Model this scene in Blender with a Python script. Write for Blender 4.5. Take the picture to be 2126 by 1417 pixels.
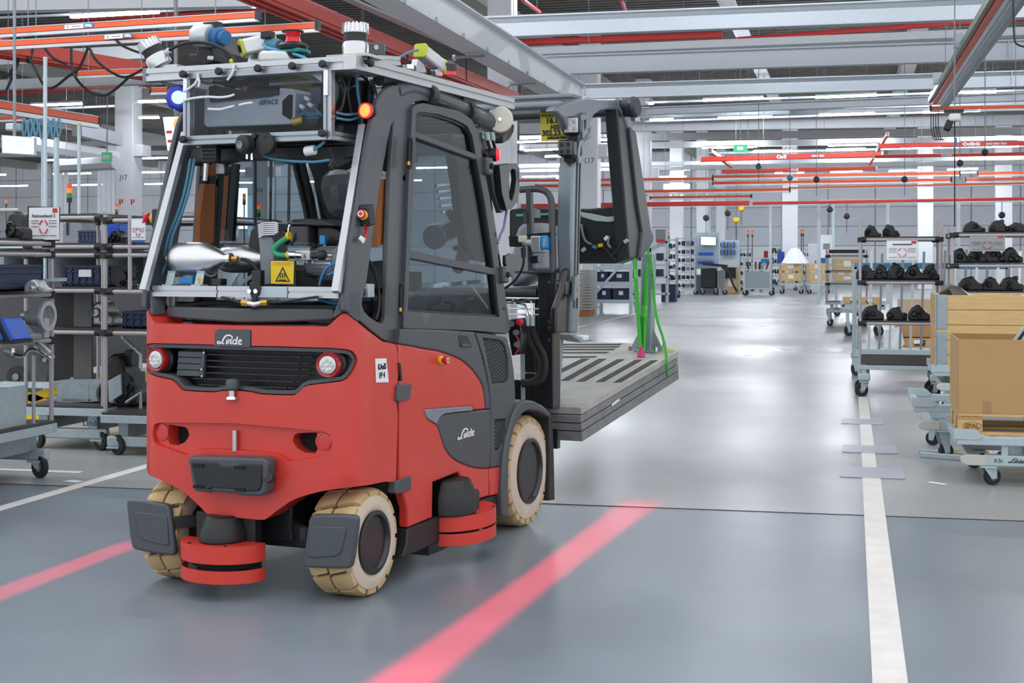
import bpy, bmesh, math, random
from mathutils import Vector as V, Matrix
from mathutils.geometry import delaunay_2d_cdt
from math import sin, cos, pi, radians as R, atan, sqrt
random.seed(7)
for _o in list(bpy.data.objects): bpy.data.objects.remove(_o)
S = bpy.context.scene
COL = S.collection
# ------------------------------------------------------------------ camera, world, light
FPX, CX, HY, CH = 2953.0, 1063.0, 545.0, 1.455      # focal length, centre column, horizon row (2126x1417), eye height
TH = atan((1768 - CX) / FPX)                          # the hall runs 13.4 degrees to the right of the view
cd = bpy.data.cameras.new('camera'); cam = bpy.data.objects.new('camera', cd); COL.objects.link(cam)
cd.sensor_width = 36; cd.lens = FPX / 2126 * 36; cd.shift_y = -(708.5 - HY) / 2126
cd.clip_start = .05; cd.clip_end = 400
cam.location = (0, 0, CH); cam.rotation_euler = (pi / 2, 0, TH)
S.camera = cam
S.view_settings.view_transform = 'Standard'; S.view_settings.look = 'None'
S.view_settings.gamma = 1; S.view_settings.use_curve_mapping = False
S.view_settings.exposure = 0.3
try:
    S.cycles.use_denoising = True
    S.cycles.sample_clamp_indirect = 4; S.cycles.sample_clamp_direct = 0
    S.cycles.max_bounces = 8; S.cycles.transparent_max_bounces = 16
    S.cycles.caustics_reflective = False; S.cycles.caustics_refractive = False
except Exception: pass
W = bpy.data.worlds.new('world'); S.world = W; W.use_nodes = True
W.node_tree.nodes['Background'].inputs[0].default_value = (.93, .97, 1.0, 1)
W.node_tree.nodes['Background'].inputs[1].default_value = 1.15
LAMP_W = 95.0                                         # brightness of the ceiling tubes
# ------------------------------------------------------------------ helpers
def lin(c):
    c /= 255.
    return c / 12.92 if c <= .04045 else ((c + .055) / 1.055) ** 2.4
MATS = {}
def mat(name, rgb, rough=.5, metal=0., var=.06, scale=18., bump=0., emit=0., spec=.5, coat=0., bscale=None, stretch=None):
    if name in MATS: return MATS[name]
    m = bpy.data.materials.new(name); m.use_nodes = True; MATS[name] = m
    nt = m.node_tree; b = nt.nodes['Principled BSDF']
    c = [lin(x) for x in rgb]
    tc = nt.nodes.new('ShaderNodeTexCoord'); nz = nt.nodes.new('ShaderNodeTexNoise')
    src = tc.outputs['Object']
    if stretch:
        mp = nt.nodes.new('ShaderNodeMapping'); mp.inputs['Scale'].default_value = stretch
        nt.links.new(src, mp.inputs[0]); src = mp.outputs[0]
    nt.links.new(src, nz.inputs['Vector'])
    nz.inputs['Scale'].default_value = scale; nz.inputs['Detail'].default_value = 4
    mx = nt.nodes.new('ShaderNodeMix'); mx.data_type = 'RGBA'
    nt.links.new(nz.outputs['Fac'], mx.inputs['Factor'])
    mx.inputs['A'].default_value = (*[x * (1 - var * 1.6) for x in c], 1)
    mx.inputs['B'].default_value = (*[min(1, x * (1 + var * 1.6)) for x in c], 1)
    nt.links.new(mx.outputs['Result'], b.inputs['Base Color'])
    b.inputs['Roughness'].default_value = rough; b.inputs['Metallic'].default_value = metal
    b.inputs['Specular IOR Level'].default_value = spec
    if coat: b.inputs['Coat Weight'].default_value = coat; b.inputs['Coat Roughness'].default_value = .15
    if bump:
        n2 = nt.nodes.new('ShaderNodeTexNoise'); n2.inputs['Scale'].default_value = bscale or scale * 6
        nt.links.new(src, n2.inputs['Vector'])
        bp = nt.nodes.new('ShaderNodeBump'); bp.inputs['Strength'].default_value = bump; bp.inputs['Distance'].default_value = .004
        nt.links.new(n2.outputs['Fac'], bp.inputs['Height']); nt.links.new(bp.outputs[0], b.inputs['Normal'])
    if emit:
        nt.links.new(mx.outputs['Result'], b.inputs['Emission Color']); b.inputs['Emission Strength'].default_value = emit
    return m
def glass(name, rgb=(225, 235, 235), ior=1.45, rough=.02, add=0.):
    if name in MATS: return MATS[name]
    m = bpy.data.materials.new(name); m.use_nodes = True; MATS[name] = m
    nt = m.node_tree; nt.nodes.remove(nt.nodes['Principled BSDF']); out = nt.nodes['Material Output']
    t = nt.nodes.new('ShaderNodeBsdfTransparent'); t.inputs[0].default_value = (*[lin(x) for x in rgb], 1)
    g = nt.nodes.new('ShaderNodeBsdfGlossy'); g.inputs['Roughness'].default_value = rough
    f = nt.nodes.new('ShaderNodeFresnel'); f.inputs[0].default_value = ior
    ge = nt.nodes.new('ShaderNodeNewGeometry'); mr = nt.nodes.new('ShaderNodeMapRange')   # same ior seen from inside the pane
    mr.inputs['To Min'].default_value = ior; mr.inputs['To Max'].default_value = 1 / ior
    nt.links.new(ge.outputs['Backfacing'], mr.inputs['Value']); nt.links.new(mr.outputs[0], f.inputs[0])
    tc = nt.nodes.new('ShaderNodeTexCoord'); nz = nt.nodes.new('ShaderNodeTexNoise'); nz.inputs['Scale'].default_value = 3
    nt.links.new(tc.outputs['Object'], nz.inputs['Vector'])
    ma = nt.nodes.new('ShaderNodeMath'); ma.operation = 'MULTIPLY_ADD'; ma.inputs[1].default_value = .012
    nt.links.new(nz.outputs['Fac'], ma.inputs[0]); nt.links.new(f.outputs[0], ma.inputs[2])
    x = nt.nodes.new('ShaderNodeMixShader'); nt.links.new(ma.outputs[0], x.inputs[0])
    nt.links.new(t.outputs[0], x.inputs[1]); nt.links.new(g.outputs[0], x.inputs[2]); nt.links.new(x.outputs[0], out.inputs[0])
    return m
X3, Y3, Z3 = V((1, 0, 0)), V((0, 1, 0)), V((0, 0, 1))
def rz(a): return Matrix.Rotation(a, 3, 'Z')
def rx(a): return Matrix.Rotation(a, 3, 'X')
def ry(a): return Matrix.Rotation(a, 3, 'Y')
def inpoly(x, y, P):
    r = False; j = len(P) - 1
    for i in range(len(P)):
        (a, b), (c, d) = P[i], P[j]
        if (b > y) != (d > y) and x < (c - a) * (y - b) / (d - b) + a: r = not r
        j = i
    return r
def frame(ax):
    ax = ax.normalized(); u = ax.cross(Z3)
    if u.length < 1e-3: u = ax.cross(X3)
    u.normalize(); return u, ax.cross(u).normalized(), ax
class M:
    """collects shapes into one mesh"""
    def __init__(s): s.v = []; s.f = []
    def add(s, v, f):
        n = len(s.v); s.v += [V(p) for p in v]; s.f += [tuple(i + n for i in q) for q in f]; return s
    def box(s, c, d, rot=None):
        c = V(c); h = [x / 2 for x in d]
        vs = [V((sx * h[0], sy * h[1], sz * h[2])) for sx in (-1, 1) for sy in (-1, 1) for sz in (-1, 1)]
        if rot is not None: vs = [rot @ p for p in vs]
        return s.add([c + p for p in vs], [(0, 1, 3, 2), (4, 6, 7, 5), (0, 4, 5, 1), (2, 3, 7, 6), (0, 2, 6, 4), (1, 5, 7, 3)])
    def bar(s, a, b, w, h, up=Z3):
        a = V(a); b = V(b); d = (b - a).normalized(); u = d.cross(V(up))
        if u.length < 1e-4: u = d.cross(X3)
        u.normalize(); n = u.cross(d).normalized()
        vs = []
        for p in (a, b):
            for sx, sy in ((-1, -1), (1, -1), (1, 1), (-1, 1)): vs.append(p + u * sx * w / 2 + n * sy * h / 2)
        return s.add(vs, [(0, 1, 2, 3), (7, 6, 5, 4), (0, 4, 5, 1), (1, 5, 6, 2), (2, 6, 7, 3), (3, 7, 4, 0)])
    def cyl(s, a, b, r, r2=None, n=16):
        a = V(a); b = V(b); r2 = r if r2 is None else r2; u, w, _ = frame(b - a)
        vs = [p + (u * cos(2 * pi * i / n) + w * sin(2 * pi * i / n)) * q for p, q in ((a, r), (b, r2)) for i in range(n)]
        return s.add(vs, [(i, (i + 1) % n, n + (i + 1) % n, n + i) for i in range(n)] + [tuple(range(n))[::-1], tuple(range(n, 2 * n))])
    def tube(s, pts, r, n=8, rr=None):
        pts = [V(p) for p in pts]; vs = []; k = len(pts); up = None
        for i, p in enumerate(pts):
            d = (pts[min(i + 1, k - 1)] - pts[max(i - 1, 0)]).normalized()
            if up is None: u, w, _ = frame(d)
            else:
                u = up - d * up.dot(d)
                if u.length < 1e-5: u, w, _ = frame(d)
                u.normalize(); w = d.cross(u)
            up = u; q = rr[i] if rr else r
            vs += [p + (u * cos(2 * pi * j / n) + w * sin(2 * pi * j / n)) * q for j in range(n)]
        fs = [(i * n + j, i * n + (j + 1) % n, (i + 1) * n + (j + 1) % n, (i + 1) * n + j) for i in range(k - 1) for j in range(n)]
        return s.add(vs, fs + [tuple(range(n))[::-1], tuple(range((k - 1) * n, k * n))])
    def lathe(s, prof, o=(0, 0, 0), ax=(0, 0, 1), n=32, a0=0., a1=360., closed=False):
        """prof: (radius, distance along ax)"""
        o = V(o); u, w, d = frame(V(ax)); full = abs(a1 - a0) >= 359.9; m = n if full else n + 1; vs = []
        for i in range(m):
            a = R(a0 + (a1 - a0) * i / n)
            vs += [o + (u * cos(a) + w * sin(a)) * r + d * z for r, z in prof]
        k = len(prof); fs = []
        for i in range(n):
            j = (i + 1) % m
            for q in range(k if closed else k - 1): fs.append((i * k + q, i * k + (q + 1) % k, j * k + (q + 1) % k, j * k + q))
        if not full and closed: fs += [tuple(range(k)), tuple(range(n * k, n * k + k))[::-1]]
        if full and not closed:
            if prof[0][0] > 1e-5: fs.append(tuple(i * k for i in range(m)))
            if prof[-1][0] > 1e-5: fs.append(tuple(i * k + k - 1 for i in range(m))[::-1])
        return s.add(vs, fs)
    def prism(s, P, d):
        P = [V(p) for p in P]; d = V(d); n = len(P)
        return s.add(P + [p + d for p in P], [tuple(range(n)), tuple(range(n, 2 * n))[::-1]] + [(i, (i + 1) % n, n + (i + 1) % n, n + i) for i in range(n)])
    def sheet(s, out, holes, fn, th, cell=.05):
        """flat outline (s,t) with holes, bent over fn(s,t,offset) and thickened inwards"""
        def dens(P):
            r = []
            for i in range(len(P)):
                a, b = P[i], P[(i + 1) % len(P)]; k = max(1, int(math.dist(a, b) / cell))
                r += [(a[0] + (b[0] - a[0]) * j / k, a[1] + (b[1] - a[1]) * j / k) for j in range(k)]
            return r
        loops = [dens(P) for P in [out] + list(holes)]; vs = []; es = []
        for L in loops:
            n = len(vs); vs += L; es += [(n + i, n + (i + 1) % len(L)) for i in range(len(L))]
        xs = [p[0] for p in out]; ys = [p[1] for p in out]; x = min(xs) + cell * .37
        while x < max(xs):
            y = min(ys) + cell * .41
            while y < max(ys):
                if inpoly(x, y, out) and not any(inpoly(x, y, h) for h in holes) and min(math.dist((x, y), p) for p in vs[:sum(map(len, loops))]) > cell * .4: vs.append((x, y))
                y += cell
            x += cell
        ov, oe, of = delaunay_2d_cdt([V(p) for p in vs], es, [], 0, 1e-5)[:3]
        fs = []
        for q in of:
            cx = sum(ov[i][0] for i in q) / len(q); cy = sum(ov[i][1] for i in q) / len(q)
            if inpoly(cx, cy, out) and not any(inpoly(cx, cy, h) for h in holes): fs.append(tuple(q))
        n = len(ov); cnt = {}
        for q in fs:
            for i in range(len(q)): e = (q[i], q[(i + 1) % len(q)]); cnt[e] = 1
        walls = [(b, a, a + n, b + n) for a, b in cnt if (b, a) not in cnt]
        return s.add([fn(p[0], p[1], 0) for p in ov] + [fn(p[0], p[1], -th) for p in ov], fs + [tuple(i + n for i in q[::-1]) for q in fs] + walls)
    def mirror(s):
        """a copy mirrored in x"""
        m = M(); m.v = [V((-p.x, p.y, p.z)) for p in s.v]; m.f = [q[::-1] for q in s.f]; return m
    def done(s, name, m, parent=None, bevel=0, smooth=35, seg=2, label=None, kind=None):
        q = parent
        while q is not None and q.parent: q = q.parent
        if q is not None and q.name in OFF: s.v = [p - OFF[q.name] for p in s.v]
        me = bpy.data.meshes.new(name); me.from_pydata(s.v, [], s.f)
        bm = bmesh.new(); bm.from_mesh(me); bmesh.ops.remove_doubles(bm, verts=bm.verts, dist=1e-5)
        bmesh.ops.recalc_face_normals(bm, faces=bm.faces); bm.to_mesh(me); bm.free()
        if smooth: me.shade_smooth(); me.set_sharp_from_angle(angle=R(smooth))
        if m: me.materials.append(m if not isinstance(m, str) else MATS[m])
        o = bpy.data.objects.new(name, me); COL.objects.link(o)
        if parent: o.parent = parent
        if bevel:
            b = o.modifiers.new('bevel', 'BEVEL'); b.width = bevel; b.segments = seg; b.limit_method = 'ANGLE'; b.angle_limit = R(40); b.harden_normals = False
        if label: o['label'] = label
        if kind: o['kind'] = kind
        return o
OFF = {}
def thing(name, label, cat, loc=(0, 0, 0), rot=0., group=None, off=None):
    o = bpy.data.objects.new(name, None); COL.objects.link(o); o.empty_display_size = .1
    o.location = loc; o.rotation_euler = (0, 0, rot); o['label'] = label; o['category'] = cat
    if off is not None: OFF[o.name] = V(off)              # parts are given in working coordinates; off is the base in them
    if group: o['group'] = group
    return o
def tag(o, label, cat, group=None):
    o['label'] = label; o['category'] = cat
    if group: o['group'] = group
    return o
def struct(o): o['kind'] = 'structure'; return o
def copytree(o, parent=None):
    c = o.copy(); COL.objects.link(c)
    if parent: c.parent = parent
    for ch in [k for k in bpy.data.objects if k.parent == o]: copytree(ch, c)
    return c
KIDS = {}
def dup(root, loc, rot, label, group=None):
    c = copytree(root); c.location = loc; c.rotation_euler = (0, 0, rot); c['label'] = label
    if group: c['group'] = group
    return c
def shift(o, parent): o.parent = parent; return o
# photo pixel -> point of the hall (X across, Y along the hall, Z up), on a plane of the hall
_ct, _st = cos(TH), sin(TH)
def ray(u, v):
    a = (u - CX) / FPX; return V((a * _ct - _st, a * _st + _ct, -(v - HY) / FPX))
EYE = V((0, 0, CH))
def hz(u, v, z=0.): r = ray(u, v); return EYE + r * ((z - CH) / r.z)
def hx(u, v, x): r = ray(u, v); return EYE + r * (x / r.x)
def hy(u, v, y): r = ray(u, v); return EYE + r * (y / r.y)
# the forklift's own frame: x to its right, y forwards, z up, origin on the floor under the rear axle
TA = atan((2310 - CX) / FPX) - TH
RF, FF = V((cos(TA), -sin(TA), 0)), V((sin(TA), cos(TA), 0))
OF = hz(772, 1236) - RF * .53; OF.z = 0
def toF(w): d = w - OF; return V((d.dot(RF), d.dot(FF), d.z))
_EF = toF(EYE)
def rayF(u, v): r = ray(u, v); return V((r.dot(RF), r.dot(FF), r.z))
def fx(u, v, x): r = rayF(u, v); return _EF + r * ((x - _EF.x) / r.x)
def fy(u, v, y): r = rayF(u, v); return _EF + r * ((y - _EF.y) / r.y)
def fz(u, v, z): r = rayF(u, v); return _EF + r * ((z - _EF.z) / r.z)
def fd(u, v, y, dx=0): return fy(u, v, y)
def LX(P, x): return [fx(u, v, x) for u, v in P]
def LY(P, y): return [fy(u, v, y) for u, v in P]
def arc(c, r, a0, a1, n): return [(c[0] + r * cos(R(a0 + (a1 - a0) * i / n)), c[1] + r * sin(R(a0 + (a1 - a0) * i / n))) for i in range(n + 1)]
def spline(P, k=6):
    """Catmull-Rom through points"""
    P = [V(p) for p in P]; r = []
    for i in range(len(P) - 1):
        a, b, c, d = P[max(i - 1, 0)], P[i], P[i + 1], P[min(i + 2, len(P) - 1)]
        for j in range(k):
            t = j / k; r.append(.5 * ((2 * b) + (c - a) * t + (2 * a - 5 * b + 4 * c - d) * t * t + (3 * b - a - 3 * c + d) * t ** 3))
    return r + [P[-1]]
def text_mesh(txt, size, th=.001, align='CENTER', bold=0.):
    cu = bpy.data.curves.new('t', 'FONT'); cu.body = txt; cu.size = size; cu.extrude = th; cu.align_x = align; cu.align_y = 'CENTER'; cu.offset = bold; cu.resolution_u = 3
    o = bpy.data.objects.new('t', cu); COL.objects.link(o)
    dg = bpy.context.evaluated_depsgraph_get(); me = bpy.data.meshes.new_from_object(o.evaluated_get(dg))
    v = [p.co.copy() for p in me.vertices]; f = [tuple(q.vertices) for q in me.polygons]
    bpy.data.objects.remove(o); bpy.data.curves.remove(cu); bpy.data.meshes.remove(me); return v, f
def write(txt, o, ux, uy, size, m, parent, name='lettering', th=.001, bold=0., label=None, sx=1., align='CENTER'):
    """flat lettering at point o along ux, up uy"""
    v, f = text_mesh(txt, size, th, align, bold); ux = V(ux).normalized(); uy = V(uy).normalized(); n = ux.cross(uy); o = V(o)
    return M().add([o + ux * p.x * sx + uy * p.y + n * p.z for p in v], f).done(name, m, parent, smooth=0, label=label)
# ------------------------------------------------------------------ materials
RED = mat('red_paint', (206, 61, 50), .34, var=.05, scale=6, coat=.25, bump=.05, bscale=160)
RED2 = mat('red_guard', (208, 60, 48), .4, var=.05)
CHAR = mat('charcoal_plastic', (74, 78, 84), .42, var=.08, scale=30, bump=.12, bscale=500)
CHARM = mat('charcoal_paint', (74, 78, 84), .35, var=.06, bump=.08, bscale=400)
BLK = mat('black_plastic', (30, 31, 34), .45, var=.15)
BLKM = mat('black_metal', (34, 35, 39), .32, var=.15, coat=.2)
RUB = mat('black_rubber', (36, 36, 38), .75, var=.15, bump=.2)
DARK = mat('dark_recess', (12, 12, 13), .8)
ALU = mat('aluminium', (196, 198, 202), .38, .75, var=.04, stretch=(1, 40, 1))
STEEL = mat('brushed_steel', (222, 222, 224), .34, 1., var=.05, stretch=(2, 60, 60))
CHROME = mat('chrome', (225, 225, 228), .12, 1.)
GALV = mat('galvanised_steel', (158, 170, 176), .45, .55, var=.16, scale=25)
LGALV = mat('light_galvanised', (182, 196, 202), .5, .3, var=.08)
TAN = mat('tan_tyre_rubber', (196, 168, 124), .8, var=.14, scale=9, bump=.3, bscale=60)
TANL = mat('pale_tyre_sidewall', (206, 190, 172), .8, var=.12, scale=9, bump=.2, bscale=60)
WHITE = mat('white_paint', (232, 233, 235), .5, var=.03)
PAPER = mat('white_paper', (235, 238, 243), .7, var=.02)
INK = mat('black_ink', (32, 32, 34), .7)
GREYP = mat('grey_accent', (128, 134, 142), .45)
BLUE = mat('blue_plastic', (36, 122, 190), .4)
TEAL = mat('teal_plastic', (28, 138, 142), .4)
GREEN = mat('green_hose', (46, 150, 112), .45)
STRAP = mat('green_strap', (70, 188, 66), .7, bump=.2)
YEL = mat('yellow_sign', (226, 190, 28), .5, var=.03)
LIME = mat('lime_plastic', (196, 204, 52), .4)
BRASS = mat('brass', (204, 160, 74), .3, .9)
BROWN = mat('brown_padding', (156, 92, 48), .65)
CABLE = mat('black_cable', (24, 25, 28), .5)
BCABLE = mat('blue_cable', (74, 132, 158), .5)
REDLENS = mat('red_lens', (158, 30, 32), .18, coat=.5)
CLEAR = mat('clear_led_lens', (214, 214, 220), .15, var=.3, scale=60, coat=.6)
BTN = mat('red_button', (206, 36, 48), .35)
LEDW = mat('white_led_light', (255, 255, 255), .5, var=0, emit=3.0)
GLASS = glass('cab_glass', (214, 222, 226), 1.16)
ACRYL = glass('clear_acrylic', (232, 235, 238), 1.16)
BUBBLE = glass('clear_bag', (120, 124, 130), 1.6, .15)
STEELB = mat('satin_dark_steel', (96, 108, 118), .3, .6, var=.06)
# ================================================================== FORKLIFT
truck = thing('forklift', 'red driverless forklift with tan tyres and a sensor frame on its roof', 'forklift', OF, -TA)
T = truck
# plan of the counterweight: s runs round from the middle of the rear to the right flank
_PL = [(x * .04, -.255 + .1 * (x * .04) ** 2) for x in range(12)]
for i in range(1, 13):
    t = i / 12; q = ((.44, -.2356), (.505, -.2226), (.56, -.185), (.56, -.07))
    _PL.append(tuple((1 - t) ** 3 * q[0][k] + 3 * t * (1 - t) ** 2 * q[1][k] + 3 * t * t * (1 - t) * q[2][k] + t ** 3 * q[3][k] for k in (0, 1)))
_PL += [(.56, -.07 + .03 * i) for i in range(1, 17)]
_SL = [0.]
for a, b in zip(_PL, _PL[1:]): _SL.append(_SL[-1] + math.dist(a, b))
def plan(s):
    g = 1 if s >= 0 else -1; s = abs(s); i = 0
    while i < len(_SL) - 2 and _SL[i + 1] < s: i += 1
    a, b = _PL[i], _PL[i + 1]; t = (s - _SL[i]) / (_SL[i + 1] - _SL[i])
    def nrm(k):
        a, b = _PL[max(k - 1, 0)], _PL[min(k + 1, len(_PL) - 1)]; d = V((b[0] - a[0], b[1] - a[1])); d.normalize()
        return V((d.y, -d.x)) if k else V((0, -1))
    n = (nrm(i) * (1 - t) + nrm(i + 1) * t).normalized()
    return V((g * (a[0] + (b[0] - a[0]) * t), a[1] + (b[1] - a[1]) * t)), V((g * n.x, n.y))
def cwz(s, z, o):
    p, n = plan(s); q = p + n * o; return V((q.x, q.y, z))
def cw(u, v):
    """photo pixel -> (s, z) on the counterweight skin"""
    r = rayF(u, v); best = None
    pts = [(-x, y) for x, y in _PL[::-1]] + _PL[1:]; ss = [-q for q in _SL[::-1]] + _SL[1:]
    for i in range(len(pts) - 1):
        a, b = pts[i], pts[i + 1]; ex, ey = b[0] - a[0], b[1] - a[1]
        den = r.x * ey - r.y * ex
        if abs(den) < 1e-9: continue
        wx, wy = a[0] - _EF.x, a[1] - _EF.y
        t = (wx * ey - wy * ex) / den; k = (wx * r.y - wy * r.x) / den
        if -1e-6 <= k <= 1 + 1e-6 and t > 0 and (best is None or t < best[0]): best = (t, ss[i] + (ss[i + 1] - ss[i]) * k)
    if best is None: return (_SL[-1], CH)
    return (best[1], _EF.z + r.z * best[0])
def CWL(P): return [cw(u, v) for u, v in P]
def both(P):
    """right half outline from the top middle round to the bottom middle -> closed symmetric outline"""
    return P + [(-s, z) for s, z in P[::-1] if abs(s) > .004]
def mids(P, zt, zb): return [(0, zt)] + P + [(0, zb)]
_cwr = CWL([(660, 677.6), (678.5, 677.6), (689, 670), (705, 654.5), (712, 650.5), (719, 651), (728, 658), (743, 669), (766, 688), (794, 708.5), (818, 713.5), (823, 718),
            (826, 740), (827, 775), (824.5, 804), (822, 815), (826, 866), (824, 930), (822, 1001), (800.6, 999), (744, 1009), (700, 1014), (666, 1019.5), (640, 1026), (620.6, 1032), (603, 1040), (589, 1049.5), (574, 1060), (560.6, 1070.6), (550, 1078), (540, 1078.5)])
zt, zb = cw(505, 676)[1], cw(505, 1075)[1]
CWO = both(mids(_cwr, zt, zb))
_gr = CWL([(522, 685), (522, 717.5), (580, 718.5), (645, 720.5), (690, 722), (720, 724.5), (733, 729), (741, 739), (743, 748), (739, 761), (731, 774), (722, 784.5), (711, 791), (676, 795.5), (640, 799.5), (630, 804), (622, 812), (613, 819), (606, 820.5), (575, 820), (540, 818.5), (522, 814)])
GRO = both(_gr[:1] + _gr[1:] + [(0, cw(505, 811)[1])])
GRO = [(0, cw(505, 684)[1])] + GRO
# towing recess below: two dark pockets and a shallow band
_pk = CWL([(602, 915), (606, 904), (612, 900), (653, 898.5), (654, 934), (650, 942), (628, 941), (612, 932), (605, 922)])
POC = _pk; POL = [(-s, z) for s, z in _pk[::-1]]
_rc = CWL([(540, 883), (600, 888), (650, 893), (674, 896), (684, 902), (689, 920), (685, 938), (676, 944), (640, 952), (602, 958), (594, 954), (578, 944), (560, 940.5), (530, 937)])
RCO = both(mids(_rc, cw(505, 879)[1], cw(505, 935)[1]))
m = M().sheet(CWO, [GRO, RCO], cwz, .16, .05)
cwt = m.done('counterweight', RED, T, bevel=.007, smooth=50)
M().sheet(RCO, [POC, POL], lambda s, z, o: cwz(s, z, o - .022), .1, .04).done('towing_recess', RED, cwt, bevel=.004, smooth=50)
for P in (POC, POL):
    q = M().sheet(P, [], lambda s, z, o: cwz(s, z, o - .09), .01, .05); q.done('pocket_back', DARK, cwt)
# towing pin and its knob
a, b = cw(486, 893), cw(486, 936)
M().cyl(cwz(*a, -.005), cwz(*b, -.005), .0105, n=14).done('towing_pin', ALU, T)
p0 = cwz(*cw(485, 818), .012)
m = M().cyl(p0 + V((0, 0, -.02)), p0 + V((0, 0, -.008)), .028, .024).cyl(p0 + V((0, 0, -.01)), p0 + V((0, 0, .02)), .014)
m.done('pin_base', CHROME, T)
M().lathe([(.0, -.028), (.02, -.028), (.03, -.018), (.032, .005), (.026, .022), (.0, .026)], p0 + V((0, .005, .045)), (0, 0, 1), 18).done('pin_knob', CHAR, T)
# grille
gback = M().sheet(GRO, [], lambda s, z, o: cwz(s, z, o - .1), .01, .06).done('grille', BLK, T)
gz0, gz1 = cw(560, 818)[1], cw(560, 722)[1]
def gw(z):
    ss = [s for i, (s, z1) in enumerate(GRO) for s in [GRO[i][0]] if abs(z1 - z) < .03]
    return max(ss) if ss else .3
_in = [(s * .985, z) for s, z in GRO]
rim = [(s * .93, (z - 1.02) * .86 + 1.02) for s, z in GRO[3:-2]]
def shrink(P, d):
    r = []
    n = len(P); A = sum(P[i][0] * P[(i + 1) % n][1] - P[(i + 1) % n][0] * P[i][1] for i in range(n)); g = 1 if A > 0 else -1
    for i in range(n):
        a, b, c = V(P[i - 1]), V(P[i]), V(P[(i + 1) % n]); e = (b - a).normalized(); f = (c - b).normalized()
        nn = (V((-e.y, e.x)) + V((-f.y, f.x))); nn = nn.normalized() if nn.length > 1e-6 else V((-e.y, e.x))
        r.append(tuple(b + nn * d * g / max(.5, nn.dot(V((-e.y, e.x))))))
    return r
GR2 = shrink([q for i, q in enumerate(GRO) if i not in (0, 1, len(GRO) - 1)], .004)
GR3 = shrink(GR2, .016)
M().sheet(GR2, [GR3], lambda s, z, o: cwz(s, z, o - .012), .06, .06).done('grille_rim', CHAR, gback, bevel=.003)
zc = (gz0 + gz1) / 2
for i in range(7):
    z = gz1 - .012 - i * (gz1 - gz0 - .02) / 6.6
    w = [.34, .34, .335, .33, .325, .3, .26][i]
    pts = [cwz(s, z, -.055 if abs(s) < w - .03 else -.075) for s in [w * k / 8 for k in range(-8, 9)]]
    m = M()
    for a, b in zip(pts, pts[1:]): m.bar(a, b, .02, .009)
    m.done('grille_slat', BLK, gback, bevel=.002)
# the closed louvre panel left in the grille
def lp(u, v, o=-.035): return cwz(*cw(u, v), o)
for i in range(4):
    v0, v1 = 729 + i * 13.2, 741 + i * 13.2
    m = M().prism([lp(360 - i, v0), lp(411 - i, v0 + 2), lp(410 - i, v1 + 2), lp(358 - i, v1)], V((0, .02, 0)))
    m.done('louvre', CHAR, gback, bevel=.002)
M().prism([lp(409, 731, -.03), lp(416, 731, -.03), lp(413, 784, -.03), lp(406, 784, -.03)], V((0, .02, 0))).done('louvre_edge', CHAR, gback, bevel=.003)
for u, v in ((417, 732), (412, 767), (413, 781)): M().cyl(lp(u, v, -.03), lp(u, v, -.02), .005, n=8).done('screw', CHROME, gback)
# badge plate with the script logo
bp = shrink(CWL([(447, 686), (455, 681.5), (516, 683), (522, 686), (521, 721), (446, 719)]), .002)
badge = M().sheet(bp, [], lambda s, z, o: cwz(s, z, o + .006), .04, .05).done('badge_plate', CHAR, T, bevel=.005)
LOGO = [  # stroke paths in a 0..1 box of width 2.9 : (points, radii)
    ([(.52, .42), (.40, .30), (.2, .22), (.06, .28), (.04, .40), (.14, .46), (.3, .36), (.44, .26), (.6, .27), (.8, .22)], [.05, .06, .06, .06, .05, .05, .055, .06, .06, .06]),
    ([(.5, .26), (.62, .5), (.78, .8), (.98, 1.02), (1.22, 1.1), (1.5, 1.06), (1.66, .92), (1.66, .78), (1.58, .72)], [.06, .08, .085, .085, .08, .07, .06, .05, .045]),
    ([(1.1, .64), (1.03, .34), (1.07, .22), (1.15, .27)], [.06, .065, .06, .04]), ([(1.14, .8), (1.16, .85)], [.06, .06]),
    ([(1.28, .66), (1.22, .24)], [.075, .075]), ([(1.26, .5), (1.38, .64), (1.5, .64), (1.53, .56), (1.48, .32), (1.52, .24), (1.62, .3)], [.05, .06, .07, .075, .075, .07, .05]),
    ([(2.1, .6), (1.94, .66), (1.8, .58), (1.74, .42), (1.78, .28), (1.9, .22), (2.04, .32)], [.06, .06, .065, .07, .07, .06, .05]),
    ([(2.24, .98), (2.14, .5), (2.1, .32), (2.16, .23), (2.24, .28)], [.07, .075, .075, .07, .05]),
    ([(2.36, .42), (2.54, .46), (2.66, .54), (2.62, .64), (2.5, .66), (2.4, .56), (2.36, .4), (2.42, .26), (2.56, .21), (2.72, .28)], [.05, .05, .055, .06, .06, .065, .07, .07, .065, .05])]
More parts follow.
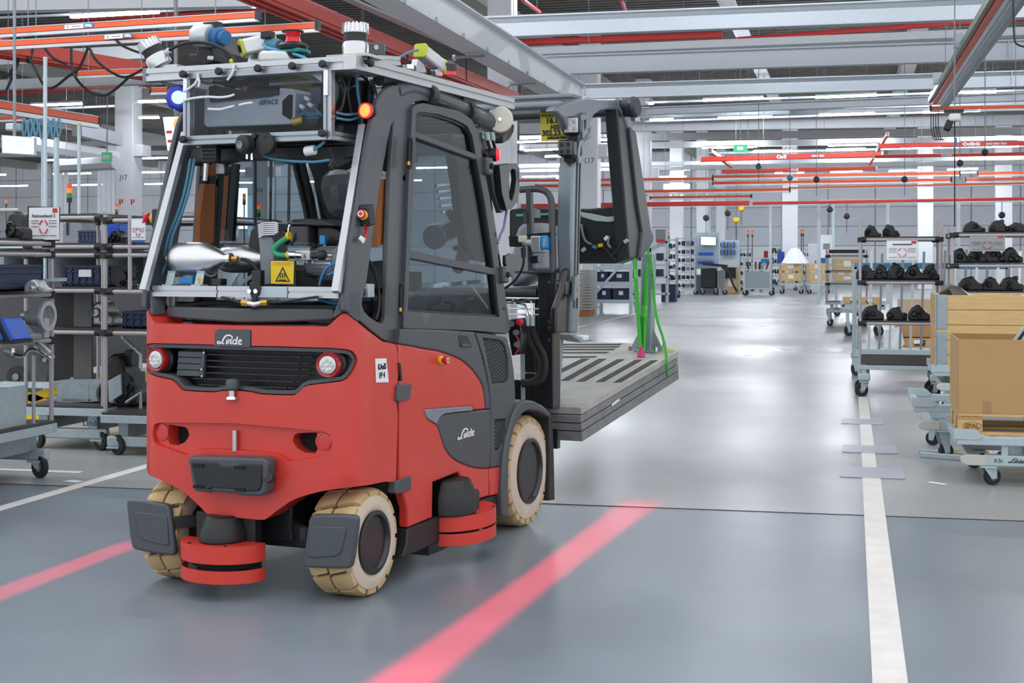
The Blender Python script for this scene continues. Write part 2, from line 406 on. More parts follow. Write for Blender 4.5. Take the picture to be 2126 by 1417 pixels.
def logo(fn, m, parent, name='logo_lettering', th=.002):
    """script logo; fn(x, y, o) maps the 2.9 x 1.1 box to the surface"""
    q = M()
    for P, rr in LOGO:
        n = len(P); P3 = [V((x, y, 0)) for x, y in P]; C = spline(P3, 4); k = len(C); L = []; Rr = []
        for i, c in enumerate(C):
            d = (C[min(i + 1, k - 1)] - C[max(i - 1, 0)]).normalized(); t = i / (k - 1) * (n - 1); j = min(int(t), n - 2)
            w = rr[j] + (rr[j + 1] - rr[j]) * (t - j); nn = V((-d.y, d.x, 0)) * w; L.append(c + nn); Rr.append(c - nn)
        vs = [fn(p.x, p.y, o) for o in (0, th) for p in L + Rr]; z = 2 * k; fs = []
        for i in range(k - 1):
            fs += [(i, i + 1, k + i + 1, k + i), (z + i, z + k + i, z + k + i + 1, z + i + 1), (i, z + i, z + i + 1, i + 1), (k + i, k + i + 1, z + k + i + 1, z + k + i)]
        fs += [(0, k, z + k, z), (k - 1, z + k - 1, z + 2 * k - 1, 2 * k - 1)]
        q.add(vs, fs)
    return q.done(name, m, parent, smooth=0, label=None)
a, b = cw(453, 711.5), cw(506, 713); kx = (b[0] - a[0]) / 2.8; ky = (cw(480, 692)[1] - cw(480, 712.5)[1]) / 1.0
logo(lambda x, y, o: cwz(a[0] + x * kx, a[1] - .012 + y * ky, .007 + o), WHITE, badge)
# rear lamps
for g in (-1, 1):
    c = fy(682, 757, -.222); ax = V((.12 * g, -1, 0)).normalized(); o = V((c.x * g, c.y, c.z)) - ax * .048
    lamp = M().lathe([(.0, 0), (.066, 0), (.068, .02), (.062, .03), (.0, .03)], o, ax, 32).done('rear_lamp', BLK, T)
    M().lathe([(.038, .03), (.055, .03), (.057, .05), (.052, .062), (.045, .058), (.038, .054)], o, ax, 36).done('lamp_ring', REDLENS, lamp)
    m = M().lathe([(.0, .03), (.038, .03), (.038, .06), (.03, .066), (.0, .068)], o, ax, 28)
    u, w, _ = frame(ax)
    for k in range(9):
        p = o + ax * .067 + (u * cos(k * .785) + w * sin(k * .785)) * (.022 if k < 8 else 0); m.lathe([(.009, 0), (.007, .004), (0, .006)], p, ax, 10)
    m.done('lamp_lens', CLEAR, lamp)
    c = cw(668, 917); c = (c[0] * g, c[1]); o = cwz(*c, -.022); n = plan(c[0])[1]; ax = V((n.x, n.y, 0))
    M().lathe([(.0, 0), (.036, 0), (.037, .006), (.031, .007), (.029, .004), (.0, .006)], o, ax, 28).done('reflector', mat('reflector_red', (206, 52, 46), .2, coat=.4), T)
# paper note on the corner
P = CWL([(778, 744), (801, 743.5), (806, 793), (780, 793.5)])
note = M().sheet(P, [], lambda s, z, o: cwz(s, z, o + .003), .002, .03).done('paper_note', PAPER, T)
n = plan(P[0][0])[1]; ux = V((-n.y, n.x, 0))
for t, v in (('KAnIS', 761), ('FP 4', 779)): write(t, cwz(*cw(791.5, v), .005), ux, Z3, .038, INK, note, sx=.8)
# licence plate holder
P = [(389, 949), (395, 947.5), (545, 951), (553, 956), (556, 960), (551, 1020), (545, 1027.5), (535, 1030), (497, 1028), (491, 1024), (438, 1020), (432, 1023), (405, 1019.5), (400, 1014)]
ph = M().prism([fy(u, v, -.335) for u, v in P], (0, .075, 0)).done('licence_plate_holder', CHAR, T, bevel=.012, seg=3)
P = [(395, 958), (412, 959), (448, 961), (455, 967), (490, 969), (497, 963), (541, 965), (542, 1004), (536, 1019), (497, 1020), (490, 1015), (440, 1012), (433, 1016), (407, 1012)]
M().prism([fy(u, v, -.345) for u, v in P], (0, .03, 0)).done('plate_face', BLK, ph, bevel=.004)
for u, v in ((412, 966), (497, 970), (412, 1010), (498, 1016)):
    c = fy(u, v, -.347); M().box(c, (.05, .01, .012)).done('plate_slot', DARK, ph)
M().cyl(fy(556, 989, -.33), fy(561, 991, -.3), .022, n=14).done('plate_screw', BLK, ph)
# dark rear cover over the counterweight and its bonnet behind
P = [(505, 640), (600, 640.5), (678, 641), (684, 644), (685, 660), (680, 665.5), (600, 668.5), (505, 670)]
q = [fy(u, v, -.215) for u, v in P]; zs = [(p.x - q[0].x, p.z) for p in q]
ol = both([(0, zs[0][1])] + zs[1:-1] + [(0, zs[-1][1])])
def barm(s, z, o): return V((s, -.205 + .22 * s * s - o, z))
M().sheet(ol, [], barm, .13, .06).done('rear_cover_bar', CHARM, T, bevel=.018, seg=3)
m = M(); z0 = cw(505, 668)[1] + .02
m.prism([V((-.44, -.1, z0)), V((.44, -.1, z0)), V((.44, .3, z0)), V((-.44, .3, z0))], (0, 0, .06)); m.done('bonnet', BLK, T, bevel=.01)
# counterweight body and chassis behind the skin
M().box((0, .02, .82), (.78, .3, .5)).done('counterweight_core', BLKM, T)
M().box((0, .9, .62), (.96, 1.1, .7)).done('chassis', BLKM, T)
m = M().box((0, .08, .4), (.34, .3, .36)).box((0, 0, .24), (.68, .1, .1)); m.done('steer_axle', BLKM, T, bevel=.01)
# side panels, traced on the flank
XS = .56
def flank(name, P, x=XS, th=.05, m=RED, bev=.006, par=None, holes=(), smooth=35):
    r = M()
    if holes:
        A = [fx(u, v, x) for u, v in P]; H = [[fx(u, v, x) for u, v in h] for h in holes]
        r.sheet([(p.y, p.z) for p in A], [[(p.y, p.z) for p in h] for h in H], lambda s, t, o: V((x + o, s, t)), th, .12)
    else: r.prism(LX(P, x), (-th, 0, 0))
    return r.done(name, m, par or T, bevel=bev, smooth=smooth)
top = [(829, 714), (850, 717.5), (874, 722.6), (911, 728.5), (940, 738), (957, 746), (970, 756), (981, 767), (988, 777), (996, 788), (1001, 799), (1004, 811), (1006, 825), (1008, 849)]
accl = [(982, 851), (980, 843), (882, 849.5), (884, 860), (888, 868), (907, 881)]
low = [(911, 890), (916, 906), (922, 926), (928, 937), (937, 948), (948, 956), (962, 963), (976, 968), (992, 971.5), (1015.5, 972)]
redp = top + accl + low + [(1015.5, 1029), (990, 1037), (975, 1040), (952, 980), (899, 1001), (898, 1074), (847, 1095), (847, 1056), (838, 1026), (829, 996), (831, 930), (831, 860)]
sp = flank('side_panel', redp, m=RED, bev=.008)
flank('side_panel_upper', [(834, 682), (870, 682.5), (930, 685), (985, 688.5), (992, 708), (999, 732), (1007, 763), (1013, 794), (1017, 825), (1018, 849)] + [(u + 1, v) for u, v in top[::-1]], x=XS + .002, m=CHAR, bev=.008)
flank('side_panel_lower', [(1019, 849), (1008, 850), (982, 853), (950, 856), (925, 859), (916, 866), (908, 881)] + low + [(1017, 970), (1019, 900)], x=XS + .002, m=CHAR, bev=.008)
flank('accent_strip', [(980, 842.5), (882, 849.5), (884, 860), (888, 868), (907, 880), (914, 866), (924, 858.5), (950, 855), (983, 852)], x=XS + .006, th=.03, m=GREYP, bev=.004)
flank('front_corner_panel', [(1017.5, 972), (1041, 967.5), (1042, 1023.6), (1017.5, 1029)], m=RED)
hv1 = [(1003, 701), (1036, 705), (1043, 709), (1049, 717), (1053, 733), (1056, 750), (1056, 755), (1057, 787), (1050, 794), (1022, 796), (1014, 755), (1008, 725)]
hv2 = [(1028, 871), (1051, 868), (1050, 893), (1045, 916), (1039, 933), (1028, 935)]
fp = flank('front_side_panel', [(988, 690), (1020, 694), (1050, 699), (1054, 705), (1062, 735), (1067, 768), (1070, 810), (1070, 845), (1052, 900), (1046, 950), (1042, 966), (1018, 970.5), (1020, 860), (1018, 825), (1014, 790), (1005, 745)], x=XS + .002, m=CHAR, holes=(hv1, hv2), bev=.005)
for H, nm in ((hv1, 'air_vent'), (hv2, 'air_vent')):
    back = flank(nm, H, x=XS - .03, th=.005, m=DARK, bev=0)
    pl = [(p.y, p.z) for p in LX(H, XS)]; pin = shrink(pl, .001); r0 = .0125; m = M(); y0 = min(p[0] for p in pl); z0 = min(p[1] for p in pl)
    for i in range(60):
        for j in range(60):
            cy = y0 + i * r0 * 1.5; cz = z0 + (j + .5 * (i % 2)) * r0 * 1.732
            if not inpoly(cy, cz, pin): continue
            o = [V((XS - .008, cy + r0 * cos(R(60 * k)), cz + r0 * sin(R(60 * k)))) for k in range(6)]
            n_ = [V((XS - .008, cy + r0 * .74 * cos(R(60 * k)), cz + r0 * .74 * sin(R(60 * k)))) for k in range(6)]
            d = [p + V((-.012, 0, 0)) for p in n_]
            m.add(o + n_ + d, [(k, (k + 1) % 6, 6 + (k + 1) % 6, 6 + k) for k in range(6)] + [(6 + k, 6 + (k + 1) % 6, 12 + (k + 1) % 6, 12 + k) for k in range(6)])
    m.done('vent_mesh', CHAR, back, smooth=0, kind='stuff')
a, b = fx(948, 909, XS), fx(983, 905, XS); kx = (b.y - a.y) / 2.75; ky = (fx(962, 886, XS).z - fx(962, 909, XS).z) / 1.1
logo(lambda x, y, o: V((XS + .004 + o, a.y + x * kx, a.z - .02 + y * ky + x * .0012)), WHITE, T, 'flank_logo')
# door catch, stop button, hinges
c1 = [(951, 695), (971, 696), (976, 707), (981, 721), (957, 720), (954, 708)]
ct = flank('panel_catch', c1, x=XS + .004, th=.01, m=BLK, bev=.003)
M().prism(LX([(958, 713), (974, 713), (979, 719), (960, 719)], XS + .012), (-.01, 0, 0)).done('catch_flap', CHAR, ct, bevel=.002)
def estop(c, ax, k=1.0):
    e = M().lathe([(0, 0), (.021 * k, 0), (.021 * k, .012 * k), (.016 * k, .016 * k), (0, .016 * k)], c, ax, 20).done('stop_button', YEL, T)
    M().lathe([(.010 * k, .016 * k), (.010 * k, .026 * k), (.0185 * k, .03 * k), (.02 * k, .036 * k), (.018 * k, .043 * k), (0, .046 * k)], c, ax, 20).done('button_head', BTN, e)
    u, w, d = frame(V(ax))
    M().lathe([(.009 * k, 0), (.013 * k, 0), (.013 * k, .001), (.009 * k, .001)], V(c) + d * .0455 * k, ax, 16, closed=True).done('button_mark', WHITE, e)
estop(fx(913, 747, XS), (1, -.1, 0))
for P in ([(826, 800), (828, 798), (856, 797.5), (852, 828), (829, 834), (824, 831)], [(823, 999), (826, 997), (855, 988), (854, 1017), (826, 1025), (820, 1022)]):
    flank('panel_hinge', P, x=XS + .014, th=.04, m=CHAR, bev=.004)
M().prism(LX([(829, 752), (833, 754), (836, 790), (832, 790)], XS + .008), (-.02, 0, 0)).done('seam_clip', BLK, T, bevel=.002)
flank('rocker_panel', [(847, 1096), (898, 1076), (960, 1052), (1015.5, 1031), (1041, 1025), (1045, 1050), (1040, 1062), (1006, 1084), (930, 1115), (868, 1145), (836, 1157), (845, 1130)], x=XS - .004, th=.12, m=BLK, bev=.008)
M().prism(LX([(826, 1030), (838, 1040), (846, 1062), (846, 1130), (836, 1157), (800, 1158), (800, 1040)], XS - .12), (-.1, 0, 0)).done('wheel_arch', BLK, T, bevel=.006)
M().box((0, .35, .5), (1.0, .02, .5)).done('bulkhead', BLKM, T)
# left flank (seen only past the rear): the same skin mirrored
M().prism([V((-p.x, p.y, p.z)) for p in LX([(829, 714), (1041, 720), (1041, 1024), (847, 1095), (838, 1026), (829, 996)], XS)], (.05, 0, 0)).done('side_panel', RED, T, bevel=.008)
M().prism([V((-p.x, p.y, p.z)) for p in LX([(847, 1096), (1041, 1025), (1045, 1050), (868, 1145), (836, 1157)], XS)], (.12, 0, 0)).done('rocker_panel', BLK, T, bevel=.008)
GROOVE = mat('shaded_tread_groove', (92, 76, 56), .9, var=.2)  # tyre tan darkened to stand for the shade between the lugs
# ------------------------------------------------------------------ wheels
def wheel(name, cx, y, r, w, rim, g, lugs=18):
    """outer face at x = cx*g"""
    c = V((cx * g, y, r)); ax = V((g, 0, 0)); t = T
    wl = M().lathe([(rim, 0), (rim + .02, .012), (r * .72, .016), (r * .86, .008), (r * .9, -.012), (r * .9, -.03), (r * .9, -w + .03), (r * .9, -w + .012), (r * .8, -w), (rim, -w)], c, ax, 64, closed=True).done(name, TANL, t)
    m = M()
    for k in range(lugs):
        for side in (0, 1):
            a0 = 360 / lugs * (k + .5 * side); a1 = a0 + 360 / lugs * .78
            x0, x1 = (.006, -w * .47) if side == 0 else (-w * .53, -w - .004)
            e = .018
            prof = [(r * .87, x0 - .0 if side == 0 else x0), (r * .95, x0 - .0), (r - .002, x0 - e if side == 0 else x0), (r, x0 - e * 1.4 if side == 0 else x0 - .004), (r, x1 + (.004 if side == 0 else e * 1.4)), (r - .002, x1 if side == 0 else x1 + e), (r * .95, x1), (r * .87, x1)]
            sk = 7 if side == 0 else -7
            # slant each lug like the moulded tread
            n = 4; vs = []
            u, q, d = frame(ax)
            for i in range(n + 1):
                for rr, z in prof:
                    f_ = (z - x0) / (x1 - x0) if side == 0 else (z - x1) / (x0 - x1)
                    a = R(a0 + (a1 - a0) * i / n + sk * (f_ if side == 0 else f_))
                    vs.append(c + (u * cos(a) + q * sin(a)) * rr + d * z)
            kk = len(prof); fs = [(i * kk + j, i * kk + (j + 1) % kk, (i + 1) * kk + (j + 1) % kk, (i + 1) * kk + j) for i in range(n) for j in range(kk)]
            m.add(vs, fs + [tuple(range(kk)), tuple(range(n * kk, n * kk + kk))[::-1]])
    m.done('tread_lugs', TAN, wl, smooth=30, kind='stuff')
    M().lathe([(r * .9, -.02), (r * .925, -.025), (r * .925, -w + .025), (r * .9, -w + .02)], c, ax, 48).done('tread_base', GROOVE, wl)
    rm = M().lathe([(rim + .012, .006), (rim + .014, .02), (rim - .004, .022), (rim - .012, .012), (rim - .02, -.06), (rim - .03, -.11), (.075, -.125), (.06, -.07), (.05, -.06), (0, -.06)], c, ax, 40).done('rim', BLKM, wl)
    u, q, d = frame(ax)
    for k in range(6 if g > 0 else 0):
        p = c + (u * cos(k * 1.047) + q * sin(k * 1.047)) * (rim * .6) - d * .125
        M().cyl(p, p + d * .03, .011, n=6).done('wheel_nut', CHARM, wl)
    # moulded lettering on the sidewall
    return wl
rw = .235
for g in (1, -1): wheel('rear_wheel', .53, 0, rw, .19, .125, g, 14)
fwy = fx(1106, 977, XS).y; FR = fx(1106, 977, XS).z
for g in (1, -1): wl = wheel('front_wheel', .53, fwy, FR, .22, .165, g, 22)
# ------------------------------------------------------------------ rear mud flaps, front fenders
mf = [(628, 1168), (631, 1145), (640, 1080), (644, 1071), (650, 1067.5), (700, 1067), (735, 1069.5), (742, 1074), (741, 1090), (734, 1150), (729, 1176), (722, 1180), (700, 1181), (640, 1178.5), (630, 1176)]
ins = [(639, 1155), (644, 1095), (650, 1091), (712, 1093), (720, 1095), (719, 1104), (711, 1140), (706, 1150), (694, 1155), (652, 1157)]
for g in (1, -1):
    P = LY(mf, -.25)
    if g < 0: P = [V((-p.x + .004, p.y, p.z - .006)) for p in P]
    f = M().prism(P, (0, .035, 0)).done('mud_flap', CHAR, T, bevel=.012, seg=3)
    Q = [V((p.x if g > 0 else -p.x + .004, -.256, p.z - (0 if g > 0 else .006))) for p in LY(ins, -.25)]
    M().prism(Q, (0, .02, 0)).done('flap_boss', CHAR, f, bevel=.005)
    M().bar((g * .33, -.24, .3), (g * .2, -.1, .3), .03, .05).done('flap_bracket', BLK, f)
fo = [(1043, 1072), (1043, 1025), (1045, 985), (1047, 952), (1053, 910), (1061, 880), (1068, 858), (1077, 842), (1084, 833), (1092, 829.5), (1109, 831.5), (1127, 841), (1138, 850), (1143, 857)]
fi = [(1142, 866), (1128, 857), (1112, 851), (1098, 851), (1087, 857), (1078, 868), (1068, 890), (1061, 920), (1057, 960), (1056, 1010), (1058, 1072)]
for g in (1, -1):
    P = [V((g * p.x, p.y, p.z)) for p in LX(fo + fi, XS + .025)]
    M().prism(P, (-g * .2, 0, 0)).done('front_fender', CHARM, T, bevel=.012, seg=3)
    P = [V((g * p.x, p.y, p.z)) for p in LX([(1140, 856), (1146, 860), (1150, 935), (1152, 1037), (1139, 1039), (1141, 930)], XS + .0)]
    M().prism(P, (-g * .2, 0, 0)).done('front_mud_flap', BLK, T, bevel=.004)
# ------------------------------------------------------------------ laser scanners behind their red guards
def scanner(c, ang, zs, rad, wid, hoff=0., hw=.52):
    """c: xy of the scanner column, ang: outward direction; guards at heights zs"""
    d = V((cos(ang), sin(ang), 0)); t = V((-d.y, d.x, 0)); c = V((*c, 0))
    def hd(w, l, n=10): return [c + t * w * cos(pi * i / n) + d * l * sin(pi * i / n) for i in range(n + 1)]
    z0, z1, z2, z3, z4 = zs   # lower band bottom, lower band top, upper band bottom, upper plate, column top
    sc = M().prism([p + Z3 * (z0 + .02) for p in hd(wid * .5, rad * .55)], (0, 0, z4 - .1 - z0)).done('laser_scanner', BLK, T, bevel=.01)
    H = [p + t * hoff for p in hd(wid * hw, rad * .8)]; m = M(); n = len(H)
    top_ = [c + t * hoff + (p - c - t * hoff) * .75 + Z3 * z4 for p in H]; mid = [p + Z3 * (z4 - .075) for p in H]; bot = [p + Z3 * (z3 + .005) for p in H]
    vs = top_ + mid + bot; fs = [(i, i + 1, n + i + 1, n + i) for i in range(n - 1)] + [(n + i, n + i + 1, 2 * n + i + 1, 2 * n + i) for i in range(n - 1)] + [tuple(range(n)), tuple(range(2 * n, 3 * n))[::-1], (0, n, 2 * n, 3 * n - 1, 2 * n - 1, n - 1)]
    M().add(vs, fs).done('scanner_hood', BLK, sc, bevel=.008)
    G = hd(wid, rad, 20); k = len(G)
    pl = M().prism([p + Z3 * z3 for p in G], (0, 0, .006)).done('guard_plate', RED2, sc)
    for a, b, nm in ((z2, z3, 'upper_guard_band'), (z0, z1, 'lower_guard_band')):
        Gi = [c + (p - c) * .965 for p in G]
        vs = [p + Z3 * a for p in G] + [p + Z3 * b for p in G] + [p + Z3 * b for p in Gi] + [p + Z3 * a for p in Gi]
        fs = [(i + q * k, i + 1 + q * k, (i + 1) + ((q + 1) % 4) * k, i + ((q + 1) % 4) * k) for i in range(k - 1) for q in range(4)] + [(0, k, 2 * k, 3 * k), (k - 1, 2 * k - 1, 3 * k - 1, 4 * k - 1)]
        M().add(vs, fs).done(nm, RED2, sc, smooth=40)
    m = M().prism([p + Z3 * (z1 + .0) for p in hd(wid * .8, rad * .7)], (0, 0, z2 - z1 - .0)); m.done('scanner_window', DARK, sc)
    for q in (-.45, .45):
        p = c + t * wid * q + d * rad * .82 + Z3 * (z3 + .006); M().cyl(p, p + Z3 * .004, .008, n=10).done('guard_bolt', BLK, sc)
    M().prism([c + t * wid * .75 + Z3 * z0, c - t * wid * .75 + Z3 * z0, c - t * wid * .75 - d * .05 + Z3 * z0, c + t * wid * .75 - d * .05 + Z3 * z0], (0, 0, z4 - z0)).done('scanner_bracket', BLK, sc)
yb = -.22
zz = [fy(475, v, yb - .14).z for v in (1213, 1186, 1172, 1138, 1080)]
xa, xb = fy(388, 1150, yb).x, fy(551, 1150, yb).x
scanner(((xa + xb) / 2, yb), -pi / 2, zz, .17, (xb - xa) / 2)
yc = (fx(898, 1090, XS).y + fx(1022, 1090, XS).y) / 2 - .02
zz = [fx(960, v, XS + .12).z for v in (1138, 1113, 1108, 1079, 1004)]
yh = (fx(898, 1050, XS).y + fx(975, 1050, XS).y) / 2
scanner((XS - .01, yc - .0), 0, zz, .16, .25, yh - yc, .58)
M().box((XS - .12, yc - .03, .3), (.1, .4, .5)).done('scanner_backing', BLKM, T)
# ================================================================== CAB
# right and left side frames: rear pillar, base, B pillar and the rounded top, one steel pressing with the quarter window cut out
XF = .525; XD = .54
so = [(718, 604), (716, 620), (716, 645), (727, 650), (745, 664), (770, 686), (795, 705), (810, 711), (830, 713.5),
      (833, 684), (836, 640), (841, 520), (845, 400), (847, 340), (851, 290), (852, 225), (860, 213), (878, 209), (916, 215), (940, 222), (944, 212), (900, 196), (868, 188), (850, 179), (832, 175.5), (815, 177), (798, 187), (785, 206), (775, 240), (765, 290), (745, 420), (728, 510)]
sh = [(817, 254), (812, 262), (807, 285), (795, 350), (783, 430), (775, 483), (768, 540), (761, 590), (754, 616), (752, 632), (757, 646), (768, 657), (785, 668), (797, 671), (801, 655), (803, 600), (804, 521), (808, 420), (811, 353), (816, 290)]
for g in (1, -1):
    A = [fx(u, v, XF) for u, v in so]; H = [fx(u, v, XF) for u, v in sh]
    m = M().sheet([(p.y, p.z) for p in A], [[(p.y, p.z) for p in H]], lambda s, t, o: V((g * (XF + o), s, t)), .026, .09)
    sf = m.done('side_frame', CHARM, T, bevel=.014, seg=3)
    P = CWL([(690, 661), (693, 648), (700, 632), (711, 606), (718, 600), (748, 604), (750, 640), (748, 668), (743, 667), (728, 656), (719, 649.5), (712, 649), (705, 653), (697, 659)])
    M().sheet([(g * s, z) for s, z in P], [], lambda s, z, o: cwz(s, z, o - .004), .07, .05).done('pillar_foot', CHARM, sf, bevel=.01)
    # bright strip up the rear edge of the pillar
    st = M().bar(V((g * .470, .03, 2.06)), V((g * .494, -.25, 1.33)), .034, .03, up=(0, 1, 0)).done('aluminium_strip', ALU, sf, bevel=.002)
    # brown padding inside the quarter window and dark lining behind it
    P = [V((g * (XF - .034), p.y, p.z)) for p in LX([(794, 372), (812, 372), (809, 500), (784, 512), (786, 440)], XF - .034)]
    M().prism(P, (-g * .03, 0, 0)).done('brown_trim', BROWN, sf)
    P = [V((g * (XF - .034), p.y, p.z)) for p in LX([(800, 300), (814, 300), (813, 354), (799, 354)], XF - .034)]
    M().prism(P, (-g * .03, 0, 0)).done('brown_trim', BROWN, sf)
    P = [V((g * (XF - .028), p.y, p.z)) for p in LX([(815, 250), (824, 250), (824, 660), (800, 660), (803, 480), (812, 360), (799, 354), (805, 300)], XF - .028)]
    M().prism(P, (-g * .01, 0, 0)).done('window_seal', BLK, sf)
pts = spline([fx(u, v, XF - .03) for u, v in ((762, 535), (776, 560), (786, 600), (786, 640), (780, 664))], 5)
M().tube(pts, .008).done('cable', CABLE, T)
pts = spline([fx(u, v, XF - .06) for u, v in ((754, 586), (770, 612), (778, 645), (775, 662))], 5)
M().tube(pts, .007).done('cable', CABLE, T)
M().prism(LX([(756, 545), (798, 540), (800, 668), (752, 660), (750, 620)], XF - .14), (-.03, 0, 0)).done('inner_lining', BLK, T)
M().box(fx(763, 603, XF - .05), (.04, .06, .06)).done('cable_clamp', LGALV, T, bevel=.004)
# seam across the pillar and roof guard tube
rt = [fx(u, v, XF - .045) for u, v in ((812, 190), (840, 182), (868, 190), (905, 204), (950, 224), (985, 240), (1012, 253), (1034, 268))]
M().tube(spline(rt, 4), .052, 12).done('roof_guard_tube', CHARM, T, smooth=50)
lt = [V((-p.x, p.y, p.z)) for p in rt]; M().tube(spline(lt, 4), .052, 12).done('roof_guard_tube', CHARM, T, smooth=50)
for u, v in ((885, 192), (968, 232)):
    p = fx(u, v, XF - .03); M().cyl(p + V((0, -.03, -.01)), p + V((0, .03, -.02)), .064, n=14).done('tube_clamp', BLK, T, bevel=.006)
# black roof header under the sensor box, rounded into the pillars
hp = [(398, 306), (690, 300), (752, 300), (742, 330), (700, 352), (690, 345), (672, 336), (640, 330), (478, 333), (455, 340), (430, 333), (404, 345), (386, 330)]
P = LY(hp, .02); M().prism(P, (0, .09, 0)).done('roof_header', BLK, T, bevel=.01)
# front end of the cab: windscreen pillars, roof cross beam, dashboard
z1 = fx(1040, 300, XF).z
for g in (1, -1):
    a, b = fx(1000, 262, XF), fx(1062, 690, XF)
    M().bar(V((g * (XF - .05), a.y, a.z)), V((g * (XF - .05), b.y, b.z)), .07, .07, up=(1, 0, 0)).done('front_pillar', BLKM, T, bevel=.012)
ya = fx(1000, 262, XF).y
M().box((0, ya, fx(1000, 262, XF).z), (.98, .08, .07)).done('front_cross_beam', BLKM, T, bevel=.012)
for k in range(5): M().bar((-.5, .5 + k * .17, 2.17), (.5, .5 + k * .17, 2.17), .05, .04).done('roof_bar', BLKM, T, bevel=.006)
# door: frame, glass and cross bars on the right flank; the same frame stands on the left
do = [(836, 681), (837, 640), (842, 520), (846, 400), (849, 330), (855, 226), (862, 218), (878, 214), (916, 222), (954, 231), (977, 247), (989, 269), (1000, 330), (1015, 407), (1033, 535), (1046, 635), (1051, 692), (985, 686)]
di = [(845, 646), (850, 525), (857, 400), (861, 300), (862, 238), (866, 233), (880, 233), (909, 237), (943, 248), (962, 257), (970, 263), (979, 281), (987, 323), (1006, 425), (1022, 535), (1036, 658), (940, 653)]
for g in (1, -1):
    A = LX(do, XD); H = LX(di, XD)
    dr = M().sheet([(p.y, p.z) for p in A], [[(p.y, p.z) for p in H]], lambda s, t, o: V((g * (XD + .004 + o), s, t)), .045, .1).done('cab_door', CHAR if g > 0 else BLK, T, bevel=.008)
    M().prism([V((g * (XD - .02), p.y, p.z)) for p in H], (-g * .006, 0, 0)).done('door_glass', GLASS, dr, smooth=0)
    H2 = shrink([(p.y, p.z) for p in H], -.0); H3 = shrink(H2, .012)
    M().sheet(H2, [H3], lambda s, t, o: V((g * (XD - .008 + o), s, t)), .02, .2).done('glass_seal', BLK, dr)
    for a, b, w in (((862, 279), (988, 326), .03), ((850, 528), (1027, 564), .036)):
        p, q = fx(*a, XD), fx(*b, XD); M().bar(V((g * (XD - .012), p.y, p.z)), V((g * (XD - .012), q.y, q.z)), .03, w).done('door_bar', CHAR, dr, bevel=.004)
    if g > 0:
        for t_, b_ in (((852, 288), (850, 345)), ((835, 590), (833, 648))):
            h = M().cyl(fx(t_[0], t_[1], XD + .03), fx(b_[0], b_[1], XD + .03), .014, n=12).done('door_hinge', BLK, dr)
            L = [fx(t_[0] - 4, t_[1] - 3, XD + .02), fx(t_[0] + 5, t_[1], XD + .05), fx(t_[0] + 6, t_[1] + 12, XD + .05), fx(b_[0] + 6, b_[1] - 12, XD + .05), fx(b_[0] + 3, b_[1] + 3, XD + .04), fx(b_[0] - 4, b_[1] + 3, XD + .02)]
            M().tube(L, .007).done('hinge_bow', CHAR, dr)
            M().cyl(fx(b_[0], b_[1] - 10, XD + .03), fx(b_[0], b_[1] - 2, XD + .03), .016, n=10).done('hinge_bush', BRASS, dr)
        pts = spline([fx(u, v, XD - .05) for u, v in ((980, 593), (988, 606), (1000, 622), (1010, 636), (1012, 640))], 4)
        M().tube(pts, .006).done('white_cable', WHITE, dr)
        for u, v in ((1006, 352), (1047, 640)): M().cyl(fx(u, v, XD), fx(u, v, XD + .01), .006, n=8).done('screw', BLK, dr)
# inside the cab: floor, dashboard, console, seat stand with gauges
M().box((0, .95, 1.0), (.96, 1.15, .1)).done('cab_floor', BLK, T)
ds = [V((-.48, 1.25, 1.02)), V((-.48, 1.1, 1.12)), V((-.48, 1.16, 1.22)), V((-.48, 1.45, 1.3)), V((-.48, 1.5, 1.02))]
M().prism(ds, (.96, 0, 0)).done('dashboard', BLK, T, bevel=.02)
cs = [fx(u, v, .42) for u, v in ((848, 624), (870, 612), (935, 606), (985, 612), (1012, 625), (1020, 652), (848, 648))]
cons = M().prism(cs, (-.34, 0, 0)).done('side_console', CHAR, T, bevel=.02)
for u, v, r in ((866, 614, .02), (880, 613, .02), (897, 622, .06), (965, 613, .055)):
    p = fx(u, v, .4); M().lathe([(r * .8, 0), (r, 0), (r, .006), (r * .8, .006)], p, (.3, -.3, 1), 24, closed=True).done('gauge_ring', CHROME, cons)
M().tube(spline([fx(u, v, .43) for u, v in ((890, 640), (905, 628), (928, 626), (945, 634), (938, 642))], 5), .006).done('loose_cable', CABLE, cons)
M().bar(fx(897, 593, .4), fx(994, 584, .4), .02, .02).done('arm_rail', CHROME, T)
M().prism(LX([(905, 648), (1005, 640), (1010, 655), (910, 655)], .38), (-.1, 0, 0)).done('timber_strip', mat('plywood', (170, 130, 92), .6, stretch=(1, 12, 1)), T)
# steering column, drive unit and silver pipe seen through the door
M().cyl(fx(950, 560, .2), fx(972, 508, .2), .03, .05).cyl(fx(945, 515, .2), fx(1000, 510, .2), .016).done('steering_column', BLK, T)
M().tube(spline([fx(u, v, .15) for u, v in ((932, 440), (945, 460), (958, 478), (966, 500))], 4), .022).done('steering_lever', BLK, T)
M().tube(spline([fx(u, v, .18) for u, v in ((985, 420), (990, 450), (997, 480), (1000, 500))], 4), .02).done('steering_lever', BLK, T)
M().cyl(fx(905, 488, .1), fx(932, 476, .1), .05, .065).cyl(fx(905, 490, .1), fx(900, 492, .1), .07).done('drive_unit', STEEL, T, bevel=.004)
M().cyl(fx(942, 395, .1), fx(942, 455, .1), .009).done('pipe', CHROME, T)
